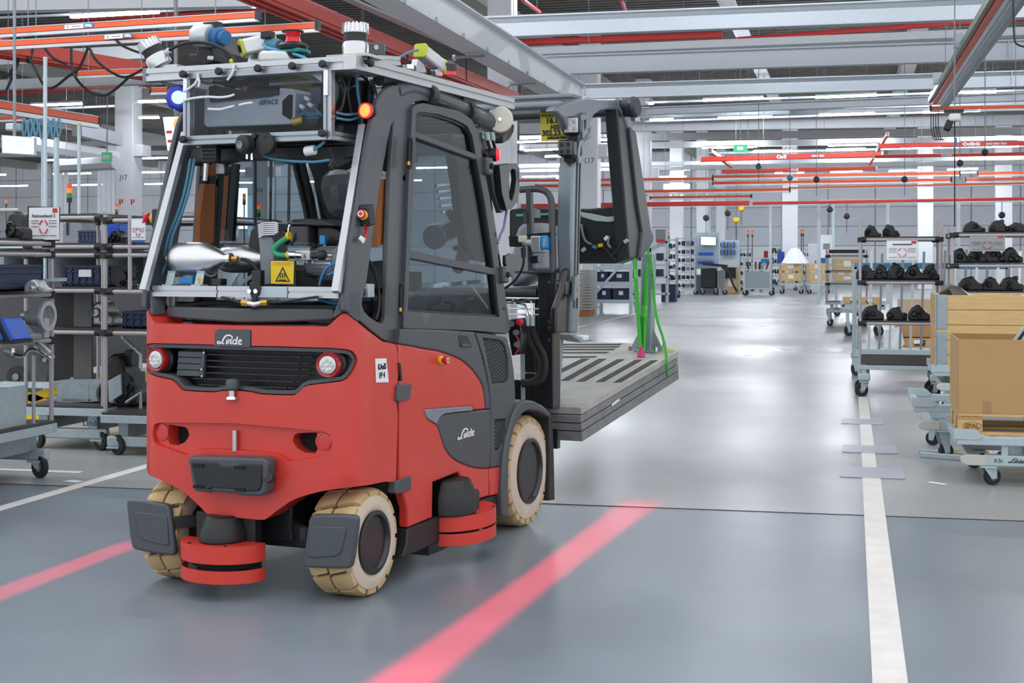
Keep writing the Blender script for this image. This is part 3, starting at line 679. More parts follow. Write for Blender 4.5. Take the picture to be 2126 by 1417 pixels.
# left B pillar with its padding, seen through the rear opening
M().bar(fy(448, 335, .55), fy(424, 505, .5), .05, .1).done('inner_pillar', BLK, T, bevel=.008)
P = LY([(455, 345), (477, 345), (466, 500), (444, 500)], .5); M().prism(P, (0, .03, 0)).done('brown_trim', BROWN, T)
P = LY([(480, 340), (492, 340), (482, 500), (468, 500)], .5); M().prism(P, (0, .03, 0)).done('inner_pillar', BLK, T)
P = LY([(633, 322), (690, 322), (692, 345), (690, 400), (700, 430), (716, 470), (690, 475), (672, 440), (660, 400)], .9); M().prism(P, (0, .06, 0)).done('front_upright', BLK, T, bevel=.006)
for u in (530, 563, 601): M().bar(fy(u, 330, 1.3), fy(u - (2 if u > 540 else 0), 470, 1.3), .012, .012).done('mast_wire', BLK, T)
ya = 1.28
M().prism([V((-.5, ya, 1.25)), V((.5, ya, 1.25)), V((.5, ya - .12, 2.1)), V((-.5, ya - .12, 2.1))], (0, .006, 0)).done('windscreen', GLASS, T, smooth=0)
# bagged lamp and bracket hanging in the rear opening
bg = M().lathe([(0, .1), (.04, .098), (.075, .07), (.088, .02), (.08, -.04), (.06, -.1), (.03, -.125), (0, -.13)], fy(704, 395, .55), (-.1, 0, 1), 14)
bg.done('bagged_lamp', mat('grey_bag', (104, 106, 112), .25, var=.25, scale=14, bump=.6), T, smooth=20)
M().cyl(fy(686, 365, .5), fy(690, 400, .5), .02).done('lamp_stem', BLK, T)
# ------------------------------------------------------------------ aluminium sensor frame on the roof
ry0 = -.13; zt_ = fy(745, 128, ry0).z
def profile(a, b, s=.06, name='frame_profile', par=None, m=None):
    """slotted aluminium extrusion"""
    a = V(a); b = V(b); d = (b - a).normalized(); up = Z3 if abs(d.z) < .7 else Y3
    u = d.cross(up).normalized(); n = u.cross(d).normalized(); h = s / 2; k = s * .1; e = s * .16
    Q = []
    for r in range(4):
        c, w = cos(r * pi / 2), sin(r * pi / 2)
        for x, y in ((h, -h), (h, -k), (h - e, -k), (h - e, k), (h, k)): Q.append((x * c - y * w, x * w + y * c))
    return M().prism([a + u * x + n * y for x, y in Q], b - a).done(name, m or ALU, par or T, smooth=0)
xr = XF - .015
zr = fx(745, 134, xr).z
fl = profile((-xr - .05, ry0, zr), (xr, ry0, zr), .058, 'front_rail')
for g in (1, -1): profile((g * xr, ry0 - .0, zr), (g * xr, fx(1058, 212, xr).y, zr), .058, 'side_rail')
M().box((xr, ry0 - .002, zr), (.064, .064, .064)).done('corner_block', ALU, T, bevel=.003)
M().box((-xr - .05, ry0, zr), (.02, .062, .062)).done('end_cap', GREYP, T, bevel=.003)
profile((-xr, .5, zr), (xr, .5, zr), .05, 'cross_rail'); profile((-xr, 1.2, zr), (xr, 1.2, zr), .05, 'cross_rail')
M().box(fx(960, 205, xr - .02) + V((0, 0, -.02)), (.06, .1, .12)).done('rail_foot', BLK, T)
M().box(fx(835, 160, xr - .03) + V((0, 0, -.02)), (.06, .12, .1)).done('rail_foot', BLK, T)
yb0 = ry0 - .01
x0, x1 = fy(392, 300, yb0).x, fy(683, 295, yb0).x; zb_ = (fy(392, 288, yb0).z + fy(680, 285, yb0).z) / 2; ztb = zr - .03
yd = yb0 + .36
for x in (x0, x1):
    for y in (yb0, yd): profile((x, y, zb_ - .02), (x, y, ztb), .036, 'box_post')
    profile((x, yb0, zb_), (x, yd, zb_), .036, 'box_rail')
for y in (yb0, yd): profile((x0, y, zb_), (x1, y, zb_), .04, 'box_rail')
M().box(((x0 + x1) / 2, (yb0 + yd) / 2, zb_ - .01), (x1 - x0, yd - yb0, .01)).done('box_floor', BLK, T)
M().box(((x0 + x1) / 2, (yb0 + yd) / 2, ztb - .005), (x1 - x0, yd - yb0, .006)).done('box_lid', ACRYL, T, smooth=0)
M().box(((x0 + x1) / 2, yb0 - .02, (zb_ + ztb) / 2), (x1 - x0 + .02, .005, ztb - zb_ + .05)).done('front_pane', ACRYL, T, smooth=0)
M().box((x1 + .02, (yb0 + yd) / 2, (zb_ + ztb) / 2), (.005, yd - yb0, ztb - zb_)).done('side_pane', ACRYL, T, smooth=0)
M().box(((x0 + x1) / 2, yd - .02, (zb_ + ztb) / 2), (x1 - x0, .006, ztb - zb_)).done('box_back', BLKM, T)
def knob(p, d=(0, -1, 0), r=.017):
    M().lathe([(0, 0), (r * .5, 0), (r * .5, .012), (r, .014), (r, .03), (r * .7, .034), (0, .034)], p, d, 14).done('clamp_knob', BLK, T)
for u, v in ((386, 155), (460, 149), (541, 143), (612, 138), (675, 134), (386, 290), (674, 277)): knob(fy(u, v, yb0 - .022))
knob(fx(760, 129, xr + .03), (1, 0, 0), .022)
for u, v in ((678, 145), (386, 160)):
    p = fy(u, v, yb0 - .02); M().bar(p, p + V((0, -.004, -.11)), .02, .012).done('corner_joint', STEEL, T)
P = LY([(640, 150), (668, 150), (668, 170)], yb0 + .03); M().prism(P, (0, .006, 0)).done('gusset', ALU, T)
# grey computer inside the box
yc_ = yb0 + .07
un = M().prism(LY([(424, 200), (434, 176), (450, 174), (456, 188), (560, 186), (578, 198), (580, 183), (606, 184), (614, 192), (611, 252), (605, 258), (430, 264), (423, 258)], yc_), (0, .2, 0)).done('computer', mat('computer_grey', (200, 203, 210), .45), T, bevel=.005)
M().prism(LY([(434, 206), (438, 212), (560, 200), (577, 195), (576, 186), (470, 186), (448, 176), (434, 180)], yc_ - .012), (0, .03, 0)).done('computer_screen', BLK, un)
M().prism(LY([(586, 210), (600, 196), (607, 197), (606, 243), (602, 248), (586, 238)], yc_ - .004), (0, .03, 0)).done('computer_handle_gap', DARK, un)
write('dSPACE', fy(557, 212, yc_ - .004), X3, Z3, .032, mat('logo_blue', (74, 92, 128), .5), un, sx=.95)
M().box(fy(500, 170, yc_ + .1), (.24, .1, .04)).done('switch_box', BLK, T)
p = fy(508, 184, yc_ - .02); M().cyl(p, p + V((0, .02, 0)), .012, n=10).done('button', BROWN, T)
M().prism(LY([(580, 178), (648, 172), (640, 230), (620, 245), (580, 180)], yc_ + .16), (0, .02, 0)).done('circuit_board', mat('olive_board', (92, 88, 30), .5, var=.3), T)
M().prism(LY([(640, 182), (666, 180), (666, 215), (648, 205)], yc_ + .1), (0, .02, 0)).done('side_plate', mat('slate_plate', (96, 104, 116), .4), T)
for k, L in enumerate([[(618, 232), (640, 215), (655, 228), (668, 240)], [(610, 245), (635, 235), (664, 238)], [(612, 254), (640, 246), (662, 244)], [(622, 222), (645, 240), (666, 232)]]):
    M().tube(spline([fy(u, v, yc_ + .02) for u, v in L], 5), .006).done('blue_wire', BCABLE, T)
for u, v in ((638, 205), (628, 222), (645, 218)): M().box(fy(u, v, yc_), (.025, .02, .014), ry(.6)).done('plug', WHITE, T)
M().cyl(fy(612, 255, yc_), fy(632, 250, yc_), .024, n=12).done('brass_gland', BRASS, T)
# reflections of light strips on the pane, built as thin white tubes
for L in ([(381, 209), (400, 204), (430, 201), (455, 202), (475, 200), (486, 196)], [(412, 180), (414, 170), (411, 160), (411, 152)], [(382, 190), (396, 181), (406, 172), (412, 158)], [(484, 134), (485, 143), (480, 156), (472, 166)], [(432, 226), (455, 227), (470, 224), (486, 220)], [(497, 218), (510, 215), (524, 213)]):
    M().tube(spline([fy(u, v, yb0 - .03) for u, v in L], 5), .0055).done('pane_reflection', WHITE, T)
# wires in the open side of the box and along the guard
for L, r, m in (([(706, 160), (716, 180), (712, 215), (704, 232)], .006, CABLE), ([(740, 152), (742, 190), (748, 225), (752, 260), (750, 300)], .007, BCABLE), ([(760, 160), (768, 190), (766, 235), (762, 280)], .006, CABLE),
                ([(700, 234), (720, 238), (744, 236)], .006, BCABLE), ([(700, 245), (725, 249), (746, 243)], .006, BCABLE), ([(728, 155), (722, 190), (730, 240)], .005, CABLE), ([(750, 155), (765, 172), (775, 195)], .006, CABLE), ([(770, 165), (778, 180), (782, 200)], .006, BCABLE),
                ([(748, 262), (742, 290), (748, 330)], .006, BCABLE), ([(698, 305), (708, 322), (724, 328), (744, 320)], .004, CABLE), ([(690, 318), (694, 335), (686, 350)], .006, CABLE), ([(684, 308), (690, 330), (684, 345), (690, 352)], .006, CABLE)):
    M().tube(spline([fx(u, v, .43) for u, v in L], 5), r).done('wire', m, T)
M().box(fx(716, 200, .36), (.02, .2, .24)).done('side_module', BLKM, T)
M().tube(spline([fx(u, v, .5) for u, v in ((786, 165), (800, 160), (816, 160), (826, 166))], 4), .03, 10).done('corrugated_hose', RUB, T)
# front lamps, speaker, camera under the box
c = fy(769, 231, -.06); c = fx(769, 231, XF - .02)
ax = (-.1, -1, 0)
lm = M().lathe([(0, 0), (.034, 0), (.036, .016), (.03, .03), (0, .03)], c, ax, 24).done('marker_lamp', BLK, T)
M().lathe([(.0, .03), (.031, .03), (.028, .042), (.016, .048), (0, .049)], c, ax, 24).done('lit_lens', mat('orange_red_light', (255, 120, 60), .4, var=.0, emit=2.2), lm)
M().lathe([(.029, .03), (.034, .03), (.034, .044), (.029, .044)], c, ax, 24, closed=True).done('lens_ring', mat('red_light', (255, 30, 40), .4, var=0, emit=1.2), lm)
p = fy(438, 318, -.1); sp_ = M().box(p, (.085, .05, .09)).done('speaker', BLK, T, bevel=.01)
for i in range(4):
    for j in range(4):
        q = p + V(((i - 1.5) * .017 + (j % 2) * .006, -.027, (j - 1.5) * .017)); M().cyl(q, q + V((0, -.002, 0)), .0055, n=6).done('speaker_hole', DARK, sp_, smooth=0)
p = fy(520, 300, -.17); cm = M().lathe([(0, 0), (.03, 0), (.042, .012), (.042, .05), (.03, .06), (.0, .06)], p, (-.25, -1, -.05), 20).done('camera_body', BLK, T)
M().lathe([(0, .06), (.02, .06), (.02, .066), (.012, .062), (0, .062)], p, (-.25, -1, -.05), 6).done('camera_lens', mat('smoky_lens', (120, 124, 130), .15), cm)
M().box(fy(545, 288, -.15), (.09, .04, .05)).lathe([(0, -.01), (.045, -.01), (.048, .03), (0, .036)], fy(556, 300, -.16), (0, -1, 0), 20).done('camera_bracket', BLK, T, bevel=.006)
for u in (531, 552):
    p = fy(u, 283, -.175); M().cyl(p, p + V((0, -.02, 0)), .012, n=12).done('bracket_bolt', BLK, T)
for u, v in ((513, 316), (523, 318)): p = fy(u, v, -.18); M().cyl(p, p + V((0, 0, -.03)), .006).done('stud', CHROME, T)
p = fy(634, 314, -.12); M().cyl(p, p + V((.05, .0, .005)), .022, n=14).done('white_plug', WHITE, T, bevel=.004)
M().tube(spline([fy(u, v, -.13) for u, v in ((540, 316), (560, 328), (600, 334), (650, 336), (684, 332))], 5), .006).done('cable', BCABLE, T)
M().tube(spline([fy(u, v, -.13) for u, v in ((648, 312), (662, 304), (674, 294))], 5), .007).done('cable', BCABLE, T)
p = fy(462, 348, .1); M().box(p, (.06, .03, .075)).done('work_lamp', BLK, T, bevel=.01); M().box(p + V((0, -.018, 0)), (.045, .01, .06)).done('work_lamp_lens', CLEAR, T, bevel=.008)
M().tube([fy(430, 318, .0), fy(427, 350, .0), fy(425, 375, .0)], .012).done('gas_strut', STEEL, T)
# blue spot lamp on the left end
c = fy(372, 204, -.13); bl = M().lathe([(0, -.08), (.045, -.08), (.06, -.05), (.062, .02), (.05, .035), (0, .035)], c, (.55, -1, 0), 8).done('blue_spot_lamp', mat('dark_blue_lens', (46, 50, 170), .25), T, bevel=.006)
M().lathe([(0, .036), (.03, .036), (.026, .05), (0, .054)], c + V((0, 0, 0)), (.55, -1, 0), 20).done('lit_lens', mat('cyan_light', (150, 225, 250), .4, var=0, emit=1.5), bl)
# emergency button box on the pillar and the left one
p = fx(762, 447, XF + .02); eb = M().box(p, (.05, .06, .09), rx(.17)).done('button_box', BLK, T, bevel=.008); estop(p + V((.0, -.032, .0)), (.25, -1, .1), 1.0)
M().tube(spline([fx(u, v, XF + .02) for u, v in ((757, 465), (762, 478), (759, 488), (754, 500))], 4), .007).done('red_lead', BTN, T)
M().prism(LX([(744, 496), (748, 489), (758, 496), (752, 505)], XF + .02), (.006, 0, 0)).done('paper_tag', PAPER, T)
p = V((-XF - .03, fy(318, 452, -.05).y, 0)); p = fy(322, 453, -.02); M().box(p + V((.03, 0, 0)), (.06, .06, .09)).done('button_box', BLK, T, bevel=.008); estop(p + V((.0, -.0, .0)), (-1, -.1, 0.05), 1.2)
# black window edge and blue hoses down the left pillar
for k in (0, 8):
    M().tube(spline([fy(u + k, v, .0 - (v - 300) * .0004) for u, v in ((396, 330), (385, 390), (370, 440), (350, 490), (336, 550), (318, 590), (312, 625), (322, 645))], 5), .0075).done('air_hose', BCABLE, T)
M().tube(spline([fy(u, v, -.0) for u, v in ((708, 610), (706, 630), (696, 650))], 4), .007).done('air_hose', BCABLE, T)

P = LX([(948, 330), (986, 345), (1022, 545), (985, 538), (968, 500), (955, 420)], .25); M().prism(P, (-.05, 0, 0)).done('mast_guard', BLK, T)
P = LX([(868, 262), (962, 300), (984, 318), (868, 276)], .2); M().prism(P, (-.2, 0, 0)).done('roof_lining', BLK, T)
M().prism(LX([(1018, 343), (1056, 339), (1060, 434), (1040, 442), (1026, 400)], XF + .0), (-.03, 0, 0)).done('bracket_plate', CHARM, T, bevel=.004)
for k, v in enumerate((385, 398, 412, 427, 440)): M().bar(fx(905 + k * 3, v, .0), fx(945, v - 4, .0), .012, .012).done('lamp_streak', CHROME, T)  # lamp reflections in the door glass, built as short chrome bars
# ================================================================== COMPRESSOR DECK behind the rear opening
yr = -.205
za, zb2 = fy(500, 594, yr).z, fy(500, 617, yr).z; zm = (za + zb2) / 2
xs_ = [fy(u, 605, yr).x for u in (314, 448, 520, 596, 697)]
for a, b in zip((xs_[0], xs_[1] + .004, xs_[3] + .002), (xs_[1] - .002, xs_[2] - .002, xs_[4])): profile((a, yr + .03, zm), (b, yr + .03, zm), za - zb2, 'deck_rail')
M().box(((xs_[2] + xs_[3]) / 2 + .012, yr + .03, zm), (xs_[3] - xs_[2] - .03, .05, za - zb2)).done('rail_cover', LGALV, T, bevel=.002)
M().box((xs_[4] + .006, yr + .03, zm), (.012, .052, za - zb2 + .002)).done('end_cap', LGALV, T)
M().box((0, .06, zm - .0), (.96, .4, .03)).done('deck_plate', BLK, T)
M().box(fy(361, 626, -.1), (.03, .03, .1)).done('deck_leg', ALU, T)
# bracket with brass coupling hanging from the rail
br = M().prism(LY([(518, 585), (538, 585), (540, 598), (537, 612), (532, 616), (533, 630), (530, 640), (522, 640), (522, 616), (516, 606)], yr - .005), (0, .012, 0)).done('coupling_bracket', BLK, T, bevel=.003)
for u in (520, 533): p = fy(u, 604, yr - .006); M().cyl(p, p + V((0, -.012, 0)), .011, n=6).done('bolt', CHROME, br)
p = [fy(u, v, yr - .03) for u, v in ((503, 628), (515, 629), (543, 628), (556, 628))]
M().cyl(p[0], p[1], .015, n=6).cyl(p[2], p[3], .013, n=6).done('brass_nut', BRASS, br)
M().cyl(p[1], fy(530, 632, yr - .03), .012).cyl(fy(528, 632, yr - .03), p[2], .012, .009).done('tee_piece', STEEL, br)
M().tube(spline([fy(u, v, yr - .01) for u, v in ((460, 617), (475, 620), (490, 626), (504, 628))], 4), .006).done('air_hose', CABLE, T)
M().tube(spline([fy(u, v, yr - .01) for u, v in ((556, 628), (590, 626), (630, 620), (660, 616))], 4), .006).done('air_hose', CABLE, T)
M().tube(spline([fy(u, v, -.12) for u, v in ((370, 636), (400, 632), (450, 628), (500, 633), (520, 634))], 4), .01).done('hose', RUB, T)
# two air tanks lying on straps
def tank(x0, x1, y, z, r, nm):
    L = x1 - x0; P = [(0, 0), (.016, 0), (.02, .008), (r * .45, .01), (r * .8, .03), (r * .95, .055), (r, .085), (r, L - .13), (r * .98, L - .11), (.6 * r, L - .045), (.022, L - .01), (.022, L + .02), (0, L + .02)]
    t = M().lathe(P, (x0, y, z), (1, 0, 0), 40).done(nm, STEEL, T, smooth=40)
    M().cyl((x0 - .03, y, z), (x0, y, z), .009, .014, 10).done('brass_plug', BRASS, t)
    M().lathe([(.012, 0), (.024, .0), (.026, .01), (.02, .02), (.012, .02)], (x0 - .008, y, z), (1, 0, 0), 16).done('tank_collar', CHROME, t)
    M().lathe([(.012, 0), (.026, 0), (.026, .014), (.012, .014)], (x1 + .012, y, z), (1, 0, 0), 16).done('tank_collar', CHROME, t)
    M().cyl((x1 + .03, y, z), (x1 + .06, y, z), .012, n=6).done('brass_nut', BRASS, t)
    return t
yt = -.1
A = fy(351, 538, yt); B_ = fy(478, 540, yt); zt2 = fy(415, 537, yt).z; rt2 = (fy(415, 502, yt).z - fy(415, 571, yt).z) / 2
t1 = tank(A.x, B_.x - .02, yt, zt2, rt2, 'air_tank')
for u in (371, 431):
    c = fy(u, 580, yt)
    m = M().lathe([(rt2 + .001, -.02), (rt2 + .007, -.02), (rt2 + .007, .02), (rt2 + .001, .02)], (c.x, yt, zt2), (1, 0, 0), 16, 0, 360, closed=True)
    m.v = [p for p in m.v]; m.f = [q for q in m.f if all(m.v[i].z < zt2 - rt2 * .55 for i in q)]
    m.prism([V((c.x - .018, yt - rt2 * .72, zt2 - rt2 * .72)), V((c.x + .022, yt - rt2 * .72, zt2 - rt2 * .72)), V((c.x + .012, yt - rt2 * .8, za + .003)), V((c.x - .03, yt - rt2 * .8, za + .003))], (0, .005, 0)).box((c.x - .009, yt - .05, za + .003), (.05, .06, .006))
    m.done('tank_strap', LGALV, T)
m = M(); c = fy(486, 580, yt + .1)
m.prism([V((c.x - .016, yt + .1, c.z + .03)), V((c.x + .026, yt + .1, c.z + .03)), V((c.x + .012, yt + .06, za)), V((c.x - .028, yt + .06, za))], (0, .006, 0)).done('tank_strap', LGALV, T)
tank(A.x + .12, B_.x + .08, yt + .2, zt2 + .0, rt2 * .86, 'air_tank')
M().tube(spline([fy(u, v, yt) for u, v in ((501, 538), (515, 541), (528, 551), (537, 566), (541, 578))], 5), .0085).done('air_hose', CABLE, T)
M().box(fy(536, 582, -.16), (.045, .04, .09)).done('valve_block', BLK, T, bevel=.004)
M().bar(fy(495, 590, -.14), fy(525, 572, -.1), .016, .016).done('stay', GREYP, T)
M().box(fy(392, 582, -.14), (.07, .05, .03)).done('relay_box', BLUE, T, bevel=.003); M().box(fy(455, 585, -.14), (.05, .05, .03)).done('relay_box', BLK, T, bevel=.003)
M().cyl(fy(417, 588, -.15), fy(417, 577, -.15), .012).done('brass_gland', BRASS, T)
# compressor: finned cylinder, head, filter drum, motor
yc2 = 0.0
M().prism(LY([(520, 478), (546, 458), (548, 462), (536, 475), (540, 505), (538, 540), (545, 600), (512, 600), (514, 520)], yc2 + .08), (0, .1, 0)).done('motor_guard', BLK, T, bevel=.006)
cy = M().prism(LY([(536, 488), (564, 490), (569, 500), (568, 520), (570, 590), (545, 592), (540, 560), (538, 520)], yc2 - .02), (0, .12, 0)).done('compressor_block', GREYP, T, bevel=.006)
for k in range(7):
    v = 461 + k * 4.1; P = LY([(534 + k * .3, v + 6), (546, v), (572, v - 1), (578, v + 3), (577, v + 5.2), (571, v + 2.2), (547, v + 2.6), (536 + k * .3, v + 8)], yc2 - .04); M().prism(P, (0, .14, 0)).done('cooling_fin', ALU, cy)
for k in range(6):
    P = LY([(566 + k * 4, 488 + k * -2), (569 + k * 4, 487 - k * 2), (576 + k * 4, 505 - k * 2), (573 + k * 4, 506 - k * 2)], yc2 - .06); M().prism(P, (0, .12, 0)).done('cooling_fin', BLK, cy)
c = fy(630, 483, yc2); w = (fy(657, 483, yc2).x - fy(603, 483, yc2).x) / 2
dz0, dz1 = fy(630, 503, yc2).z - c.z, fy(630, 466, yc2).z - c.z
M().lathe([(0, dz0), (w, dz0), (w, dz1 - .01), (w - .008, dz1 - .002), (w + .004, dz1), (w + .004, dz1 + .01), (w * .7, dz1 + .022), (0, dz1 + .026)], c, (0, 0, 1), 36).done('air_filter', BLKM, T)
M().lathe([(0, -.006), (w * 1.06, -.006), (w * 1.06, .006), (0, .006)], c + V((0, 0, dz0 - .01)), (0, 0, 1), 36).done('filter_rim', BLKM, T)
m = M().prism(LY([(656, 468), (685, 466), (702, 472), (714, 482), (716, 505), (656, 506)], yc2 - .02), (0, .12, 0)); m.done('filter_housing', BLK, T, bevel=.015)
M().prism(LY([(600, 462), (615, 455), (640, 453), (668, 456), (690, 464), (700, 469), (640, 468), (602, 466)], yc2 - .06), (0, .2, 0)).done('filter_lid', BLK, T, bevel=.006)
M().box(fy(671, 498, yc2 - .06), (.028, .02, .04)).done('blue_cap', BLUE, T, bevel=.003)
gh = [fy(u, v, yc2 - .1) for u, v in ((600, 491), (588, 499), (575, 509), (569, 519), (573, 527), (586, 530), (598, 530))]
M().tube(spline(gh, 5), .0135, 12).done('green_hose', GREEN, T)
for a, b in (((598, 488), (603, 492)), ((597, 525), (602, 535))): M().cyl(fy(597, (a[1] + b[1]) / 2, yc2 - .1), fy(602, (a[1] + b[1]) / 2 - 1, yc2 - .1), .018, n=12).done('yellow_clip', YEL, T)
p, q = fy(601, 529, yc2 - .1), fy(628, 530, yc2 - .1)
M().cyl(p, p + (q - p) * .5, .016, n=12).cyl(p + (q - p) * .5, q, .012, n=12).done('hose_nipple', CHROME, T)
M().prism(LY([(612, 519), (643, 519), (643, 540), (612, 540)], yc2 - .08), (0, .06, 0)).done('valve_body', ALU, T, bevel=.003)
p, q = fy(648, 531, yc2 - .1), fy(674, 529, yc2 - .1); M().lathe([(.014, 0), (.014, .03), (.02, .034), (.022, .06), (.016, .068), (0, .068)], p, (q - p), 16).done('pressure_switch', BLK, T)
for u in (624, 637, 649): M().cyl(fy(u, 541, yc2 - .09), fy(u, 546, yc2 - .09), .008, .003, 8).done('stud', CHROME, T)
M().cyl(fy(604, 460, yc2 - .04), fy(597, 492, yc2 - .04), .009).done('breather_pipe', CHROME, T)
# finned motor end
c = fy(690, 546, yc2 + .02); rm = c.z - fy(690, 582, yc2 + .02).z
mo = M().lathe([(0, -.1), (rm * .9, -.1), (rm * .92, .04), (rm * .7, .08), (0, .08)], c, (1, -.15, 0), 32).done('motor', GREYP, T)
u_, w_, d_ = frame(V((1, -.15, 0)))
for k in range(26):
    a = k * 2 * pi / 26; d = u_ * cos(a) + w_ * sin(a); M().bar(c + d * rm * .86 - d_ * .06, c + d * rm * .86 + d_ * .05, .008, rm * .26, up=d).done('motor_fin', ALU, mo)
M().prism(LY([(630, 545), (664, 545), (662, 575), (632, 575)], yc2 - .02), (0, .08, 0)).done('terminal_box', BLK, T, bevel=.004)
M().prism(LY([(545, 560), (720, 560), (720, 596), (540, 596)], yc2 + .1), (0, .1, 0)).done('motor_base', BLK, T)
for L in ([(663, 592), (668, 575), (677, 558), (690, 549), (704, 546)], [(681, 570), (690, 567), (700, 560), (705, 550), (706, 580), (704, 596)], [(660, 617), (675, 625), (695, 630), (703, 628)]):
    M().tube(spline([fy(u, v, yc2 - .13) for u, v in L], 5), .006).done('blue_hose', BLUE, T)
# yellow hot-surface sign
ys = yc2 - .15
M().prism(LY([(561, 539), (614, 541), (614, 593), (560, 590)], ys + .006), (0, .006, 0)).done('sign_backing', BLK, T)
sg = M().prism(LY([(562, 541), (610, 542), (609, 589), (562, 588.5)], ys), (0, .004, 0)).done('hot_surface_sign', YEL, T)
def tri(P, w, y, m_, nm):
    A = LY(P, y); B = shrink([(p.x, p.z) for p in A], w)
    q = M().add(A + [V((b[0], y, b[1])) for b in B], [(i, (i + 1) % len(A), len(A) + (i + 1) % len(A), len(A) + i) for i in range(len(A))]); return q.done(nm, m_, sg, smooth=0)
tri([(587, 553), (571, 584), (602, 585)], .005, ys - .002, INK, 'warning_triangle')
for u in (581.5, 586, 590.5):
    L = [fy(u + du, v, ys - .002) for du, v in ((1.6, 566), (-.6, 568.5), (1.4, 572), (-.6, 575), (.6, 577))]
    m = M()
    for a, b in zip(L, L[1:]): m.bar(a, b, .003, .002, up=(0, 1, 0))
    m.done('heat_wave', INK, sg)
M().bar(fy(579, 580.5, ys - .002), fy(594, 581, ys - .002), .004, .002, up=(0, 1, 0)).done('hot_plate_line', INK, sg)
for v, u1 in ((545, 607), (549, 604)): M().bar(fy(567, v, ys - .001), fy(u1, v + .3, ys - .001), .0025, .0015, up=(0, 1, 0)).done('text_line', mat('faint_ink', (176, 146, 22), .6), sg)
# ================================================================== SENSORS ON THE ROOF FRAME
ztop = zr + .03
RIB = mat('silver_ribs', (206, 208, 212), .24, .85)
def lidar(c, ax, k=1.0, ribs=True):
    l = M().lathe([(0, 0), (.058 * k, 0), (.058 * k, .05 * k), (.05 * k, .062 * k), (.05 * k, .09 * k), (0, .09 * k)], c, ax, 30).done('lidar', RIB, T, bevel=.002)
    M().lathe([(0, .065 * k), (.053 * k, .065 * k), (.051 * k, .1 * k), (0, .1 * k)], c, ax, 30).done('lidar_window', BLK, l)
    M().lathe([(0, .1 * k), (.054 * k, .1 * k), (.056 * k, .125 * k), (.05 * k, .14 * k), (0, .142 * k)], c, ax, 30).done('lidar_head', RIB, l)
    u, w, d = frame(V(ax)); c = V(c)
    for i in range(20):
        a = i * pi / 10; e = u * cos(a) + w * sin(a)
        M().bar(c + d * .101 * k + e * .056 * k, c + d * .142 * k + e * .052 * k, .006, .008, up=e).done('cooling_rib', CHROME, l)
        if ribs: M().bar(c + d * .14 * k + e * .012 * k, c + d * .143 * k + e * .05 * k, .004, .005).done('cooling_rib', CHROME, l)
    return l
c = fy(738, 117, -.03); c.z = max(c.z, ztop); lidar(c, (0, 0, 1), 1.0)
M().box((c.x, c.y, c.z - .006), (.2, .16, .012)).done('lidar_plate', mat('pale_plate', (208, 200, 192), .5), T)
cl = fy(335, 128, -.1); lidar(cl - V((0, 0, .02)), (-.42, -.25, .85), .92)
M().tube(spline([fy(u, v, -.1) for u, v in ((347, 108), (362, 98), (385, 90), (412, 88), (440, 92), (465, 103), (482, 118), (490, 132))], 5), .008).done('lidar_cable', CABLE, T)
M().cyl(fy(340, 112, -.1), fy(352, 104, -.1), .013).done('cable_plug', WHITE, T); M().cyl(fy(480, 129, -.1), fy(486, 126, -.1), .014).done('cable_plug', LIME, T)
M().box(fy(345, 141, -.1), (.16, .06, .02)).done('lidar_foot', ALU, T)
# depth camera on a black post
y_ = .08
M().prism(LY([(410, 94), (438, 92), (439, 112), (445, 112), (444, 128), (424, 136), (404, 132), (391, 126), (392, 112), (407, 112)], y_), (0, .1, 0)).done('camera_post', BLK, T, bevel=.006)
M().prism(LY([(431, 116), (443, 116), (442, 124), (430, 123)], y_ - .004), (0, .004, 0)).done('white_label', PAPER, T)
M().lathe([(0, -.01), (.05, -.01), (.055, 0), (.055, .09), (.05, .1), (0, .1)], fy(412, 74, y_), (1, -.25, -.12), 24).done('grey_camera', ALU, T)
q = fy(447, 78, y_); M().lathe([(0, 0), (.05, 0), (.05, .035), (.04, .045), (.034, .045), (.034, .075), (.0, .075)], q, (1, -.25, -.12), 24).done('blue_camera_ring', mat('steel_blue', (44, 108, 164), .35), T)
M().box(fy(442, 54, y_), (.08, .05, .035)).done('camera_clamp', BLK, T, bevel=.005)
# lime framed cameras
def limecam(c, ax, L, k=1.):
    ax = V(ax).normalized(); u, w, d = frame(ax); c = V(c)
    def rr(h, z, e): return [c + u * x * h + w * y * h + d * z for x, y in ((-1, -.75), (-.75, -1), (.75, -1), (1, -.75), (1, .75), (.75, 1), (-.75, 1), (-1, .75))]
    b = M().prism(rr(.036 * k, .014, 1), d * (L - .028)).done('camera', mat('camera_silver', (222, 223, 226), .35, .3), T, bevel=.003)
    for z in (0, L - .014): M().prism(rr(.04 * k, z, 1), d * .014).done('lime_frame', LIME, b, bevel=.003)
    for i in range(3): p = c + w * -.036 * k + u * (i - 1) * .02 * k; M().bar(p + d * .02, p + d * (L - .02), .004, .006).done('camera_rib', WHITE, b)
    M().lathe([(0, 0), (.018 * k, 0), (.018 * k, .006), (.012 * k, .002), (0, .002)], c - d * .002, -d, 18).done('camera_lens', DARK, b)
    return b
limecam(fy(499, 101, .05), (.62, .55, .24), .17)
M().prism(LY([(524, 92), (536, 100), (538, 128), (512, 133), (516, 116)], .12), (0, .03, 0)).done('camera_stand', RIB, T, bevel=.003)
M().box(fy(556, 73, .1), (.05, .05, .035)).done('camera_clamp', BLK, T, bevel=.005)
q = fy(556, 90, .12); M().cyl(q, q + V((.07, -.01, -.02)), .032, n=18).done('blue_camera', BCABLE, T, bevel=.004)
